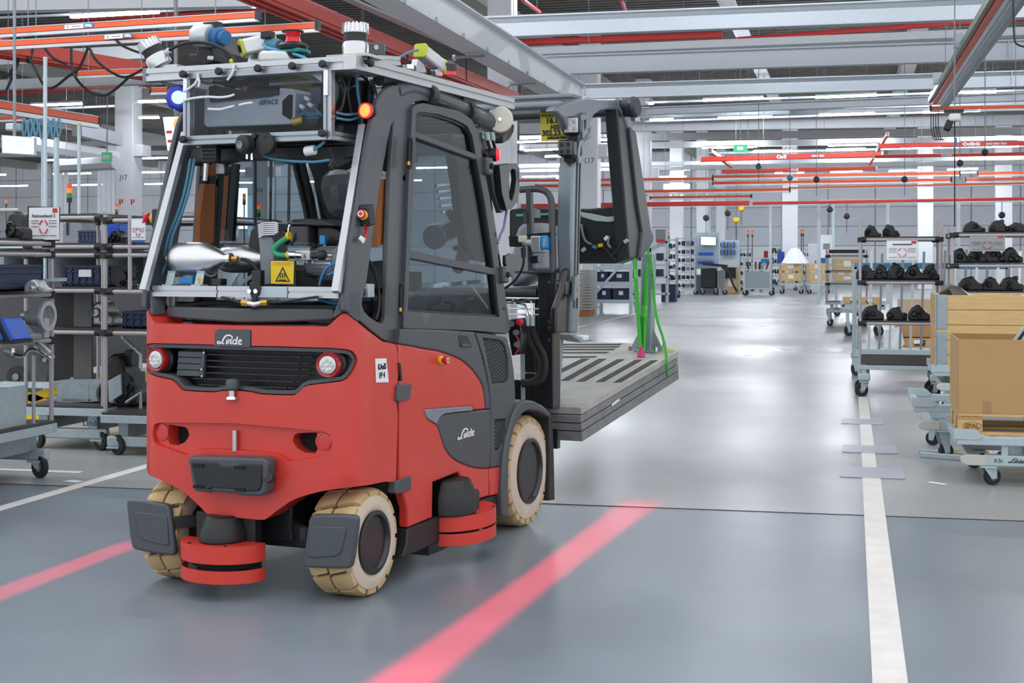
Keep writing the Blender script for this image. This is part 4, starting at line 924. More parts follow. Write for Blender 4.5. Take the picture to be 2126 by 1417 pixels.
q = (fy(568, 117, .1)); M().prism(LY([(534, 129), (536, 106), (542, 104), (590, 104), (596, 108), (599, 127)], .02), (0, .14, 0)).done('antenna_dome', WHITE, T, bevel=.018, seg=3)
M().tube(spline([fy(u, v, .04) for u, v in ((545, 90), (552, 98), (570, 103), (600, 109), (625, 117), (637, 123))], 5), .007).done('blue_wire', mat('sky_cable', (92, 170, 206), .5), T)
# safety laser with a red glowing top
q = fy(608, 120, .08); sz = lambda v: fy(608, v, .08).z - q.z
l = M().lathe([(0, 0), (.05, 0), (.055, sz(112)), (0, sz(112))], q, (0, 0, 1), 20).done('beacon_base', BLK, T)
M().prism([q + V((x, y, sz(112))) for x, y in ((-.06, -.05), (.06, -.05), (.07, .0), (.06, .06), (-.06, .06), (-.07, 0))], (0, 0, sz(103) - sz(112))).done('beacon_body', TEAL, l, bevel=.006)
M().lathe([(0, sz(103)), (.066, sz(103)), (.07, sz(96)), (.06, sz(91)), (.03, sz(87)), (0, sz(87))], q, (0, 0, 1), 24).done('beacon_hood', BLK, l)
M().lathe([(0, sz(88)), (.038, sz(88)), (.03, sz(78)), (.038, sz(67)), (0, sz(67))], q, (0, 0, 1), 20).done('beacon_lens', mat('red_beacon', (196, 24, 34), .2, var=.5, scale=80, emit=.25), l)
M().lathe([(0, sz(67)), (.05, sz(67)), (.05, sz(64)), (0, sz(64))], q, (0, 0, 1), 20).done('beacon_cap', BLK, l)
# router box, front camera and red line lamp on the right rail
pr = LX([(757, 116), (758, 90), (794, 87), (797, 90), (797, 114)], XF - .06); rb = M().prism(pr, (-.1, 0, 0)).done('router_box', mat('slate_box', (70, 78, 84), .45), T, bevel=.004)
M().cyl(fx(781, 98, XF - .058), fx(781, 98, XF - .05), .011, n=14).done('box_lamp', WHITE, rb)
M().prism(LX([(797, 90), (800, 96), (799, 114), (797, 114)], XF - .06), (-.1, 0, 0)).done('teal_side', TEAL, rb)
profile(fx(778, 124, XF - .03), fx(824, 127, XF - .03), .04, 'stub_profile')
M().cyl(fx(753, 60, XF - .15), fx(752, 20, XF - .15), .006).done('aerial', BLK, T); M().cyl(fx(753, 60, XF - .15), fx(753, 54, XF - .15), .012).done('aerial_base', BLK, T)
limecam(fx(916, 139, XF - .02), (fx(872, 104, XF - .02) - fx(916, 139, XF - .02)), (fx(872, 104, XF - .02) - fx(916, 139, XF - .02)).length, .85)
M().prism(LX([(868, 122), (880, 132), (888, 152), (866, 150), (864, 136)], XF - .02), (-.03, 0, 0)).done('camera_stand', RIB, T, bevel=.003)
M().tube(spline([fx(u, v, XF - .02) for u, v in ((868, 104), (858, 106), (840, 113), (826, 122))], 4), .006).done('camera_cable', BCABLE, T)
M().tube(spline([fx(u, v, XF - .02) for u, v in ((846, 113), (846, 128), (847, 141))], 3), .006).done('camera_cable', CABLE, T)
M().lathe([(0, 0), (.03, 0), (.03, .02), (0, .02)], fx(848, 144, XF - .02), (0, 0, 1), 14).done('cable_gland', CHROME, T)
c = fx(930, 138, XF + .0); ll = M().lathe([(0, .03), (.03, .028), (.048, .015), (.052, -.02), (.0, -.024)], c, (.15, -.1, 1), 18).done('line_lamp', BLKM, T)
M().lathe([(0, -.024), (.042, -.022), (.038, -.034), (0, -.036)], c, (.15, -.1, 1), 18).done('lit_lens', mat('red_lamp_light', (255, 40, 40), .4, var=0, emit=2.0), ll)
M().prism(LX([(905, 144), (918, 140), (920, 158), (906, 157)], XF - .0), (-.03, 0, 0)).done('lamp_bracket', RIB, T, bevel=.003)
M().box(fx(895, 153, XF - .02), (.03, .06, .02)).done('lamp_plug', BLK, T)
# lamps and horn at the front end of the roof
c = fx(1038, 248, XF + .02); M().lathe([(0, -.1), (.055, -.1), (.058, -.04), (.062, -.02), (0, -.02)], c, (.4, -1, 0), 24).done('reversing_lamp', BLK, T)
M().lathe([(0, -.02), (.066, -.02), (.07, 0), (.064, .012), (.02, .016), (0, .016)], c, (.4, -1, 0), 30).done('lamp_disc', mat('cream_plastic', (222, 216, 202), .5), T)
M().lathe([(0, .016), (.014, .016), (.01, .022), (0, .022)], c, (.4, -1, 0), 12).done('lamp_hub', CHROME, T)
M().prism(LX([(1044, 262), (1069, 258), (1067, 275), (1058, 290), (1044, 298)], XF - .08), (-.05, 0, 0)).done('lamp_shroud', BLKM, T, bevel=.008)
c = fx(1031, 321, XF + .02); M().lathe([(0, -.06), (.032, -.06), (.036, 0), (0, .0)], c, (1, .35, 0), 20).done('warning_lamp', BLK, T)
M().lathe([(0, 0), (.034, 0), (.03, .014), (0, .02)], c, (1, .35, 0), 20).done('lit_lens', mat('red_light', (255, 30, 40)), T)
M().prism(LX([(1008, 318), (1020, 312), (1030, 318), (1026, 328), (1014, 332)], XF), (-.05, 0, 0)).done('lamp_arm', BLK, T, bevel=.005)
for u in (1010, 1021): p = fx(u, 275, XF); M().cyl(p, fx(u + 2, 290, XF), .015, n=10).done('connector', LGALV, T); M().tube([fx(u + 1, 288, XF), fx(u + 6, 305, XF), fx(u + 10, 318, XF)], .009).done('lead', CABLE, T)
# mirror bracket panel with its oval cut-out and bow
P = [(1037, 343), (1072, 339), (1078, 345), (1079, 395), (1075, 418), (1062, 434), (1052, 436), (1042, 400)]
A = LX(P, XF + .04); H = LX([(1058, 360), (1063, 350), (1070, 352), (1072, 372), (1068, 400), (1063, 418), (1058, 412), (1056, 390)], XF + .04)
M().sheet([(p.y, p.z) for p in A], [[(p.y, p.z) for p in H]], lambda s, t, o: V((XF + .04 + o, s, t)), .03, .08).done('speaker_bracket', BLKM, T, bevel=.006)
for v, nm in ((345, 'hinge_lug'), (570, 'hinge_lug')):
    p = fx(1012 if v < 400 else 1046, v, XF + .03); M().box(p, (.04, .07, .09)).done(nm, CHARM, T, bevel=.012); M().cyl(p + V((.02, 0, 0)), p + V((.03, 0, 0)), .015).done('lug_hole', DARK, T)
M().tube(spline([fx(u, v, XF) for u, v in ((1052, 437), (1048, 460), (1046, 472), (1038, 490), (1033, 505))], 4), .007).done('purple_cable', mat('purple_cable', (150, 112, 176), .5), T)
M().prism(LX([(1050, 530), (1062, 524), (1072, 532), (1072, 560), (1064, 574), (1058, 570), (1050, 548)], XF + .02), (-.02, 0, 0)).done('hinge_plate', BLKM, T, bevel=.004)
# ================================================================== MAST
ym = 2.25
def mp(P, y=ym): return LY(P, y)
mast = M().prism(mp([(1116, 578), (1117, 830), (1121, 842), (1148, 850), (1148, 560), (1142, 556), (1114, 560), (1114, 572)]), (0, .12, 0)).done('mast_upright', BLKM, T, bevel=.006)
xm0, xm1 = fy(1116, 700, ym).x, fy(1148, 700, ym).x
m = M().box((-(xm0 + xm1) / 2, ym + .06, .85), (xm1 - xm0, .12, 1.1)); m.done('mast_upright', BLKM, T, bevel=.006)
M().box(((xm0 + xm1) / 2 - .06, ym + .1, .7), (.06, .1, 1.2)).done('inner_upright', BLKM, T, bevel=.006)
M().box(fy(1131, 562, ym) + V((0, .05, 0)), (xm1 - xm0 + .03, .14, .03)).done('mast_head', CHARM, T, bevel=.008)
for v in (586, 668, 680, 706): p = fy(1141, v, ym); M().cyl(p, p + V((0, -.008, 0)), .01, n=12).done('bolt', CHARM, T)
for v, r in ((608, .028), (622, .02)): p = fy(1116, v, ym + .04); M().cyl(p, V((-p.x, p.y, p.z)), r).done('mast_cross_tube', CHARM, T)
for v, u0, r in ((618, 1045, .006), (640, 1050, .005), (652, 1050, .005)): M().cyl(fy(u0, v, ym - .15), fy(1118, v + 1, ym - .02), r).done('hydraulic_pipe', CHROME, T)
for L in ([(1050, 621), (1085, 622), (1102, 622), (1105, 632), (1105, 660)], [(1050, 627), (1080, 629), (1090, 633), (1095, 650), (1096, 665)]):
    M().tube([fy(u, v, ym - .1) for u, v in L], .008).done('hydraulic_pipe', CHROME, T)
for u in (1096, 1106):
    p, q = fy(u, 655, ym - .1), fy(u, 676, ym - .1); M().cyl(p, q, .015, n=6).done('hose_fitting', LGALV, T)
for L in ([(1107, 676), (1108, 690), (1116, 712), (1128, 735), (1132, 760), (1126, 785), (1112, 795), (1085, 798)], [(1097, 676), (1100, 700), (1112, 730), (1122, 755), (1118, 780), (1105, 791), (1082, 793)]):
    M().tube(spline([fy(u, v, ym - .1) for u, v in L], 5), .018, 10).done('hydraulic_hose', RUB, T)
M().prism(mp([(1052, 664), (1078, 660), (1083, 690), (1080, 735), (1062, 738), (1056, 700)], ym - .25), (0, .1, 0)).done('valve_bank', BLKM, T, bevel=.006)
for u, v in ((1060, 672), (1070, 690), (1072, 715)): M().cyl(fy(u, v, ym - .26), fy(u + 2, v, ym - .3), .018, n=10).done('valve_cap', CHARM, T)
M().lathe([(0, 0), (.02, 0), (.022, .03), (.0, .04)], fy(1080, 668, ym - .27), (.3, -1, 0), 14).done('red_cap', BTN, T)
M().tube(spline([fy(u, v, ym - .28) for u, v in ((1070, 695), (1076, 705), (1077, 722), (1070, 735))], 4), .005).done('red_lead', BTN, T)
M().prism(mp([(1085, 660), (1116, 660), (1116, 832), (1085, 832)], ym + .08), (0, .03, 0)).done('mast_back_plate', BLK, T)
M().prism(mp([(1080, 725), (1087, 725), (1088, 838), (1082, 838)], ym - .05), (0, .02, 0)).done('hose_guide', LGALV, T)
for v in (774, 792): M().tube([fy(1082, v, ym - .03), fy(1100, v, ym - .03), fy(1116, v + 2, ym - .03)], .008).done('hydraulic_pipe', CHROME, T)
# hand rail frame on the mast with a blue scanner
M().tube(spline([fy(u, v, ym) for u, v in ((1080, 394), (1110, 392), (1128, 395), (1138, 402), (1144, 415), (1146, 440), (1147, 500), (1148, 560))], 4), .02, 10).done('rail_bow', CHARM, T)
M().bar(fy(1099, 393, ym), fy(1104, 562, ym), .04, .03, up=(1, 0, 0)).done('rail_post', CHARM, T)
M().prism(mp([(1086, 440), (1098, 438), (1098, 464), (1087, 465)], ym - .02), (0, .02, 0)).done('rail_plate', CHAR, T)
M().prism(mp([(1092, 486), (1140, 482), (1142, 487), (1098, 490)], ym - .03), (0, .12, 0)).done('scanner_shelf', BLKM, T)
q = M().prism(mp([(1101, 489), (1122, 489), (1122, 524), (1104, 526), (1100, 510)], ym - .05), (0, .1, 0)).done('scanner_body', ALU, T, bevel=.008)
M().prism(mp([(1121, 489), (1132, 488), (1135, 492), (1135, 515), (1130, 518), (1122, 518)], ym - .06), (0, .11, 0)).done('scanner_face', mat('bright_blue', (44, 146, 214), .4), q, bevel=.008)
M().prism(mp([(1127, 494), (1132, 494), (1131, 512), (1127, 512)], ym - .062), (0, .004, 0)).done('scanner_label', LGALV, q)
M().lathe([(0, 0), (.02, 0), (.022, .03), (.02, .05), (0, .05)], fy(1092, 504, ym - .03), (1, 0, 0), 14).done('connector', LGALV, T)
M().box(fy(1086, 496, ym - .03), (.05, .04, .04)).done('cream_plug', mat('cream_plastic', (222, 216, 202)), T, bevel=.006)
M().prism(mp([(1056, 490), (1084, 490), (1084, 512), (1058, 512)], ym - .0), (0, .06, 0)).done('scanner_arm', BLKM, T)
M().tube(spline([fy(u, v, ym - .05) for u, v in ((1087, 508), (1087, 530), (1086, 550), (1076, 572), (1062, 588), (1048, 598))], 5), .008).done('scanner_cable', CABLE, T)
M().cyl(fy(1086, 514, ym - .05), fy(1087, 534, ym - .05), .014).done('cable_boot', BLK, T)
M().prism(mp([(1098, 532), (1116, 530), (1117, 545), (1100, 548)], ym - .02), (0, .04, 0)).done('scanner_foot', BLKM, T, bevel=.004)
M().prism(mp([(1068, 562), (1132, 566), (1134, 572), (1068, 566)], ym), (0, .15, 0)).done('mast_shelf', CHARM, T)
# fork carriage and forks under the load
M().box((0, 2.42, .55), (.95, .05, .4)).done('fork_carriage', BLKM, T)
for g in (-1, 1): M().bar((g * .25, 2.42, .40), (g * .25, 3.5, .40 + .107 * 1.08), .12, .045).done('fork', BLKM, T)
# ================================================================== LOAD: stacked steel plates on the forks, with a cab shell on them
MT = Matrix.Translation(OF) @ Matrix.Rotation(-TA, 4, 'Z')
def tthing(name, label, cat, base, group=None):
    return thing(name, label, cat, MT @ V(base), -TA, group, off=base)
XL = .63
n1, n2 = fx(1207, 845, XL), fx(1408, 728, XL)
kT = (n2.z - n1.z) / (n2.y - n1.y)
def ft(u, v, dz=0.):
    """pixel -> on the tilted top of the plates"""
    r = rayF(u, v); t = (n1.z + dz + kT * (_EF.y - n1.y) - _EF.z) / (r.z - kT * r.y); return _EF + r * t
tl = V((0, -kT, 1)).normalized()
def tp(u, v): p = ft(u, v); return p
pl = [ft(1207, 845), ft(1408, 728), ft(1376, 719), ft(1296, 711)]
yq = pl[3].y; pl += [V((-.62, yq, n1.z + kT * (yq - n1.y))), V((-.62, n1.y, n1.z))]
base = V((0, 3.2, n1.z + kT * (3.2 - n1.y) - .21))
load = tthing('steel_plate_load', 'tilted stack of grey steel plates carried on the forks', 'load', base)
PLM = mat('plate_steel', (182, 180, 176), .5, .2, var=.2, scale=5, bump=.1)
PLS = mat('plate_edge_steel', (134, 136, 138), .5, .25, var=.25, scale=14, bump=.2)
th = [0, .05, .052, .105, .108, .2]
for a, b, e in ((0, .044, 0), (.05, .093, .016), (.099, .142, .008), (.148, .205, .002)):
    M().prism([p - tl * a - V((0, e, 0)) for p in pl], -tl * (b - a)).done('steel_plate', PLM if a == 0 else PLS, load, bevel=.003)
GR_ = mat('dark_grip_strip', (66, 64, 66), .8, var=.2)
def strip(Q, nm='grip_strip', m=GR_, dz=.003):
    P = [ft(u, v) for u, v in Q]; M().prism(P, tl * dz).done(nm, m, load)
for Q in ([(1208, 744.6), (1224, 744.6), (1161, 776), (1159, 769)], [(1242.7, 745), (1259, 745), (1180, 790), (1164, 790)], [(1281.6, 746), (1297, 746), (1214, 791.7), (1197, 791.7)], [(1319, 747), (1333.6, 747), (1254, 792.4), (1237, 792.7)], [(1351.5, 748), (1366, 748), (1290, 793), (1273.5, 794)]): strip(Q)
for v, u1 in ((714, 1292), (719, 1287), (724.5, 1278), (731, 1265), (740, 1240)): strip([(1166, v), (u1, v - .4), (u1 - 6, v + 2.2), (1166, v + 2.4)])
strip([(1376, 722), (1402, 728), (1398, 731), (1370, 731)], 'yellow_tape', mat('ochre_tape', (214, 170, 70), .6))
M().prism([p + V((0, 0, 0)) for p in (fx(1270, 838, XL + .001), fx(1286, 826, XL + .001), fx(1286, 831, XL + .001), fx(1270, 843, XL + .001))], (.002, 0, 0)).done('edge_label', PAPER, load)
# galvanised post at the far right of the plates
pb = ft(1343, 728); pt = fy(1347, 525, pb.y)
M().bar(pb, pt, .09, .09, up=(1, 0, 0)).done('support_post', GALV, load, bevel=.008)
M().prism([ft(u, v) for u, v in ((1316, 730), (1358, 733), (1378, 724), (1338, 720))], tl * .016).done('post_foot', GALV, load, bevel=.003)
for dx, dy in ((.05, 0), (-.05, 0), (0, -.05), (0, .05)):
    d = V((dx, dy, 0)); e = d.normalized(); M().prism([pb + e * .045, pb + e * .13, pb + e * .045 + Z3 * .17], e.cross(Z3) * .012).done('post_gusset', GALV, load)
for dx, dy in ((.1, .1), (-.1, .1), (.1, -.1), (-.1, -.1)): p = pb + V((dx, dy, .016 + kT * dy)); M().cyl(p, p + Z3 * .03, .014, n=6).done('foot_bolt', CHROME, load)
# galvanised support by the mast
yy = 2.55
M().prism(LY([(1147, 700), (1164, 700), (1160, 760), (1156, 812), (1150, 824), (1147, 760)], yy), (0, .06, 0)).done('support_bracket', GALV, load, bevel=.004)
M().prism(LY([(1146, 693), (1185, 694), (1206, 706), (1206, 711), (1180, 708), (1146, 700)], yy), (0, .2, 0)).done('support_ledge', GALV, load, bevel=.004)
M().prism(LY([(1187, 695), (1212, 697), (1212, 708), (1190, 705)], yy + .05), (0, .1, 0)).done('white_block', WHITE, load, bevel=.008)
p = fy(1147, 755, yy - .02); M().cyl(p, p + V((.05, 0, .0)), .018, n=10).done('clamp_screw', CHROME, load)
# ------------------------------------------------------------------ the cab shell of another truck, strapped to the plates
XC = .62
cb = V((.1, fx(1345, 500, XC).y - .5, fx(1340, 536, XC).z))
cab = tthing('cab_shell', 'bare dark grey forklift cab shell without doors standing on the plate load', 'cab shell', cb)
SHL = mat('shell_grey', (124, 134, 142), .28, .35, var=.08)
SHD = mat('shell_dark', (58, 62, 66), .35, .2, var=.08)
def cf(P, nm, x=XC, th=.09, m=SHL, bev=.012, par=None): return M().prism(LX(P, x), (-th, 0, 0)).done(nm, m, par or cab, bevel=bev, seg=3)
cf([(1189, 349), (1195, 320), (1204, 290), (1213, 262), (1232, 262), (1221, 285), (1216, 320), (1210, 380), (1205, 480), (1203, 583), (1200, 691), (1186, 691), (1189, 583), (1186, 480)], 'rear_pillar')
cf([(1178, 560), (1190, 548), (1192, 690), (1155, 692), (1156, 640), (1170, 600)], 'pillar_foot', x=XC - .02, th=.04, m=BLKM)
for u in (1192, 1198): M().bar(fx(u + 7, 330, XC + .002), fx(u, 640, XC + .002), .006, .012).done('pillar_rib', SHD, cab)
cf([(1153, 222), (1166, 216), (1195, 207), (1223, 201), (1242, 205), (1285, 204), (1294, 210), (1290, 232), (1279, 227), (1262, 227), (1246, 231), (1233, 240), (1226, 255), (1228, 285), (1212, 300), (1200, 300), (1180, 270), (1172, 248), (1158, 234), (1146, 231)], 'roof_corner', th=.05)
cf([(1282, 226), (1293, 222), (1304, 236), (1316, 282), (1330, 420), (1328, 536), (1307, 537), (1299, 434), (1290, 330)], 'front_pillar', m=SHD)
cf([(1307, 262), (1318, 268), (1322, 278), (1352, 474), (1358, 490), (1356, 504), (1334, 534), (1328, 536), (1334, 482), (1324, 420)], 'window_post', x=XC + .02, th=.06, m=SHD)
cf([(1282, 204), (1292, 203), (1296, 216), (1310, 245), (1320, 280), (1309, 280), (1296, 245), (1284, 216)], 'roof_front_bow', x=XC + .01)
ra, rb_ = fx(1195, 226, XC), fx(1280, 222, XC)
M().box(((XC - .62) / 2 - .02, fx(1190, 226, XC).y, fx(1190, 226, XC).z + .02), (1.2, .16, .05)).done('rear_roof_beam', SHL, cab, bevel=.02)
M().box(((XC - .62) / 2, (ra.y + rb_.y) / 2 + .05, rb_.z + .0), (1.15, (rb_.y - ra.y), .03)).done('roof_panel', SHL, cab, bevel=.01)
M().box(((XC - .62) / 2, fx(1300, 230, XC).y, fx(1300, 228, XC).z), (1.2, .1, .08)).done('front_roof_beam', SHD, cab, bevel=.02)
for x, nm in ((-.6, 'far_side_frame'),):
    P = [V((x, p.y, p.z)) for p in LX([(1190, 580), (1189, 349), (1204, 290), (1220, 250), (1282, 216), (1304, 236), (1330, 430), (1328, 536), (1307, 537), (1296, 420), (1275, 240), (1228, 262), (1208, 350), (1203, 580)], XC)]
    M().prism(P, (.07, 0, 0)).done(nm, SHD, cab, bevel=.01)
yf = fx(1312, 500, XC).y
P = LY([(1056, 434), (1082, 431), (1223, 433), (1299, 425), (1305, 524), (1299, 538), (1276, 547), (1124, 547), (1070, 520), (1056, 490)], yf - .05)
da = M().prism(P, (0, .2, 0)).done('dashboard', mat('shell_black', (30, 31, 33), .4, var=.4, scale=9), cab, bevel=.02)
M().prism(LY([(1205, 440), (1225, 443), (1260, 450), (1297, 447), (1299, 454), (1265, 461), (1235, 459), (1206, 450)], yf - .08), (0, .03, 0)).done('white_trim', LGALV, da, bevel=.006)
M().prism(LY([(1071, 444), (1138, 442), (1138, 446), (1071, 449)], yf - .12), (0, .03, 0)).done('teal_trim', mat('teal_trim', (84, 190, 170), .5), da)
for k in range(14): M().prism(LY([(1163 + k * 1.6, 440), (1163.9 + k * 1.6, 440), (1163.9 + k * 1.6, 446), (1163 + k * 1.6, 446)], yf - .055), (0, .01, 0)).done('vent_slot', LGALV, da)
M().prism(LY([(1160, 448), (1195, 448), (1192, 478), (1163, 478)], yf - .07), (0, .02, 0)).done('fuse_panel', SHD, da, bevel=.004)
for L, m in (([(1207, 465), (1210, 485), (1216, 500), (1228, 507)], GREYP), ([(1265, 490), (1262, 505), (1268, 514)], GREYP), ([(1290, 480), (1292, 500), (1280, 520), (1265, 535)], CABLE), ([(1232, 508), (1248, 510), (1262, 522), (1278, 540)], CABLE), ([(1185, 500), (1195, 490), (1205, 470)], CABLE)):
    M().tube(spline([fy(u, v, yf - .08) for u, v in L], 4), .008).done('wire', m, da)
for u, v, m in ((1167, 505, WHITE), (1160, 512, WHITE), (1166, 500, WHITE), (1259, 494, PAPER), (1247, 509, YEL), (1151, 486, YEL), (1300, 500, LGALV), (1212, 518, LGALV), (1160, 519, LGALV), (1235, 512, BCABLE)): M().box(fy(u, v, yf - .08), (.03, .02, .022), ry(u)).done('connector', m, da)
# grey seat and steering hood seen behind the hand rail
M().prism(LY([(1068, 490), (1074, 472), (1084, 463), (1115, 462), (1130, 470), (1138, 490), (1130, 560), (1060, 598), (1056, 560)], yf - .5), (0, .3, 0)).done('seat', mat('grey_hood', (150, 156, 164), .5), cab, bevel=.03, seg=3)
M().lathe([(0, 0), (.04, 0), (.036, .05), (.0, .06)], fy(1110, 452, yf - .45), (0, 0, 1), 14).done('steering_knob', GREYP, cab)
M().prism(LY([(1040, 598), (1120, 592), (1155, 600), (1160, 606), (1120, 622), (1040, 622)], yf - .55), (0, .3, 0)).done('shell_sill', SHD, cab, bevel=.02)
M().tube(spline([fy(u, v, yf - .2) for u, v in ((1125, 556), (1145, 558), (1165, 566), (1180, 582), (1188, 600))], 5), .03).done('wheel_arch_tube', SHL, cab)
for u, v, u1 in ((1145, 670, 1166), (1146, 682, 1184)): M().cyl(fy(u, v, 2.6), fy(u1, v + 1, 2.6), .022).done('hinge_pin', SHL, cab)
# work lamps
def lampbox(u, v, s, lit):
    c = fy(u, v, fx(1195, 300, XC).y - .08); b = M().box(c, (s, .07, s * 1.0)).done('work_lamp', BLKM, cab, bevel=.016, seg=3)
    M().box(c - V((0, .036, 0)), (s * .8, .01, s * .8)).done('lamp_lens', CLEAR if lit else mat('smoky_glass', (92, 94, 98), .15), b, bevel=.01)
    for i, j in ((-1, -1), (1, -1), (-1, 1), (1, 1)):
        M().lathe([(0, 0), (s * .12, 0), (s * .08, .004), (0, .002)], c + V((i * s * .2, -.042, j * s * .2)), (0, -1, 0), 12).done('led', mat('led_dot', (190, 176, 166), .3) if lit else BLK, b)
    M().box(c + V((0, .03, -s * .62)), (s * .5, .05, s * .3)).done('lamp_bracket', BLK, b)
lampbox(1190, 261, .105, True); lampbox(1178, 308, .1, False); lampbox(1170, 598, .09, False)
for P in ([(1208, 240), (1222, 232), (1222, 275), (1210, 290)], [(1204, 292), (1212, 288), (1214, 330), (1202, 342), (1200, 320)], [(1195, 575), (1202, 570), (1204, 612), (1192, 625)]):
    A = LX(P, XC + .03); H = shrink([(p.y, p.z) for p in A], .035); M().sheet([(p.y, p.z) for p in A], [H], lambda s, t, o: V((XC + .03 + o, s, t)), .02, .1).done('lamp_guard', SHL, cab, bevel=.004)
c = fx(1318, 222, XC + .08); M().lathe([(0, -.14), (.05, -.14), (.055, -.06), (.07, 0), (.06, .02), (0, .02)], c, (1, -.1, .1), 20).done('roof_lamp', SHD, cab)
M().cyl(fx(1285, 215, XC), c, .025).done('roof_lamp_arm', SHD, cab)
# yellow job card hung from the roof beam
yk = fx(1190, 226, XC).y + .05
card = thing('job_card', 'yellow job card hanging from the roof of the bare cab shell', 'card', MT @ fy(1150, 290, yk), -TA, off=fy(1150, 290, yk))
M().prism(LY([(1121, 233), (1158, 231), (1176, 240), (1178, 291), (1124, 293)], yk), (0, .002, 0)).done('card_sheet', mat('yellow_card', (222, 208, 84), .6, var=.02), card)
for t, u, v, s in (('16.11', 1133, 251, .05), ('H35T.0', 1143, 264.5, .036), ('302.23.11.', 1125, 277, .047), ('LINDE MATERIAL', 1136, 286.5, .019)): write(t, fy(u, v, yk - .003), X3, Z3, s, INK, card, sx=.92, bold=.0012, align='LEFT')
for k in range(16): M().prism(LY([(1124 + k * 1.55, 238), (1124.9 + k * 1.55, 238), (1124.9 + k * 1.55, 242.5), (1124 + k * 1.55, 242.5)], yk - .002), (0, .001, 0)).done('bar_code', INK, card) if k % 5 != 3 else None
# green lashing straps
for L, w, nm, lab in (([(1318, 536), (1320, 580), (1324, 640), (1328, 700), (1330, 730)], .05, 'lashing_strap', 'green strap hanging straight from the cab shell to the pink ratchet'),
                     ([(1343, 546), (1340, 600), (1336, 660), (1334, 700), (1332, 728)], .1, 'lashing_strap', 'wide green strap running down beside the galvanised post'),
                     ([(1336, 496), (1345, 510), (1346, 530), (1352, 548), (1356, 600), (1363, 660), (1376, 700), (1383, 740), (1384, 775), (1387, 782)], .035, 'lashing_strap', 'loose green strap end hanging over the edge of the plates')):
    P = spline([fy(u, v, pb.y - .12 - (.0 if w > .04 else (.0 + .25 * max(0, (v - 600) / 180)))) for u, v in L], 4)
    st = thing(nm, lab, 'strap', MT @ P[-1], -TA, 'green lashing straps', off=P[-1]); m = M()
    for i, (a, b) in enumerate(zip(P, P[1:])):
        ww = w if w < .09 else .03 + w * .55 * min(1, i / 5); d = V((.5, -.4, 0)).normalized() * ww / 2; m.prism([a - d, a + d, b + d, b - d], (0, .004, 0))
    m.done('webbing', STRAP, st, smooth=20)
    if nm and w == .05: M().lathe([(0, 0), (.03, 0), (.028, .02), (.016, .05), (.016, .07), (0, .08)], ft(1331, 741), (0, 0, 1), 14).done('pink_ratchet', mat('pink_plastic', (206, 46, 128), .4), st)
    if w == .035: M().box(P[1], (.05, .02, .06)).done('blue_sleeve', mat('pale_blue', (120, 178, 206), .5), st)
# ================================================================== HALL
def floor_material(nm='floor_epoxy', c=(126, 136, 146)):
    m = mat(nm, c, .3, var=.2, scale=.8, spec=.5)
    nt = m.node_tree; b = nt.nodes['Principled BSDF']
    tc = nt.nodes.new('ShaderNodeTexCoord'); n = nt.nodes.new('ShaderNodeTexNoise'); n.inputs['Scale'].default_value = .35; n.inputs['Detail'].default_value = 6
    mp = nt.nodes.new('ShaderNodeMapRange'); mp.inputs['From Min'].default_value = .3; mp.inputs['From Max'].default_value = .7; mp.inputs['To Min'].default_value = .27; mp.inputs['To Max'].default_value = .36
    nt.links.new(tc.outputs['Object'], n.inputs['Vector']); nt.links.new(n.outputs['Fac'], mp.inputs['Value']); nt.links.new(mp.outputs[0], b.inputs['Roughness'])
    return m
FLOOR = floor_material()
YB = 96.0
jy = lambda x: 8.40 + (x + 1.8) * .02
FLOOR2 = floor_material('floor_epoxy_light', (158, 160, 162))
def slab(y0a, y0b, y1a, y1b, m): return struct(M().prism([(-79, y0a, -.2), (31, y0b, -.2), (31, y1b, -.2), (-79, y1a, -.2)], (0, 0, .2)).done('floor', m, smooth=0))
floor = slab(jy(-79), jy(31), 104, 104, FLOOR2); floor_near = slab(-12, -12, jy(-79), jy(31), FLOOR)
struct(M().bar((-30, jy(-30), .001), (20, jy(20), .001), .012, .003).done('floor_joint', DARK, floor))
struct(M().bar((-30, 38, .001), (20, 38, .001), .03, .003).done('floor_joint', GREYP, floor))
LINE = mat('worn_white_line', (232, 226, 222), .55, var=.1, scale=6)
def line(a, b, w, nm='floor_line'):
    return struct(M().bar(V((*a, .002)), V((*b, .002)), w, .002).done(nm, LINE, floor))
line((.13, 3.2), (.13, 10.0), .12); line((.125, 10.0), (.12, 15.9), .1); line((.13, 19), (.13, 60), .1)
line((-4.9, 4.5), (-4.9, 20), .1); line((-5.98, 24), (-6.0, 46), .12); line((-7, 47.5), (2.5, 47.5), .14); line((-8.5, 8.9), (-5.2, 8.9), .08)
TAPE = mat('pale_tape', (206, 208, 222), .35, var=.04); TAPE.node_tree.nodes['Principled BSDF'].inputs['Alpha'].default_value = .62
for y, l, x0, x1, lab in ((10.15, .5, -.08, .35, 'nearest strip of clear tape stuck across the worn white aisle line'), (11.42, .45, -.07, .34, 'whitest strip of tape across the worn aisle line, middle of three'), (13.4, .45, -.09, .28, 'farthest faint strip of tape across the worn white aisle line')):
    tag(M().box(((x0 + x1) / 2, y, .005), (x1 - x0, l, .002)).done('floor_tape', TAPE), lab, 'tape', 'tape strips on the aisle line')
tag(M().bar(hz(1929, 1000, .003), hz(1963, 1005, .003), .05, .002).done('paper_scrap', PAPER), 'small scrap of white paper on the floor by the front pallet trolley', 'paper')
tag(M().bar(hz(141, 997, .003), hz(166, 1000, .003), .07, .002).done('paper_scrap', PAPER), 'pale paper scrap lying on the left white floor line', 'paper')
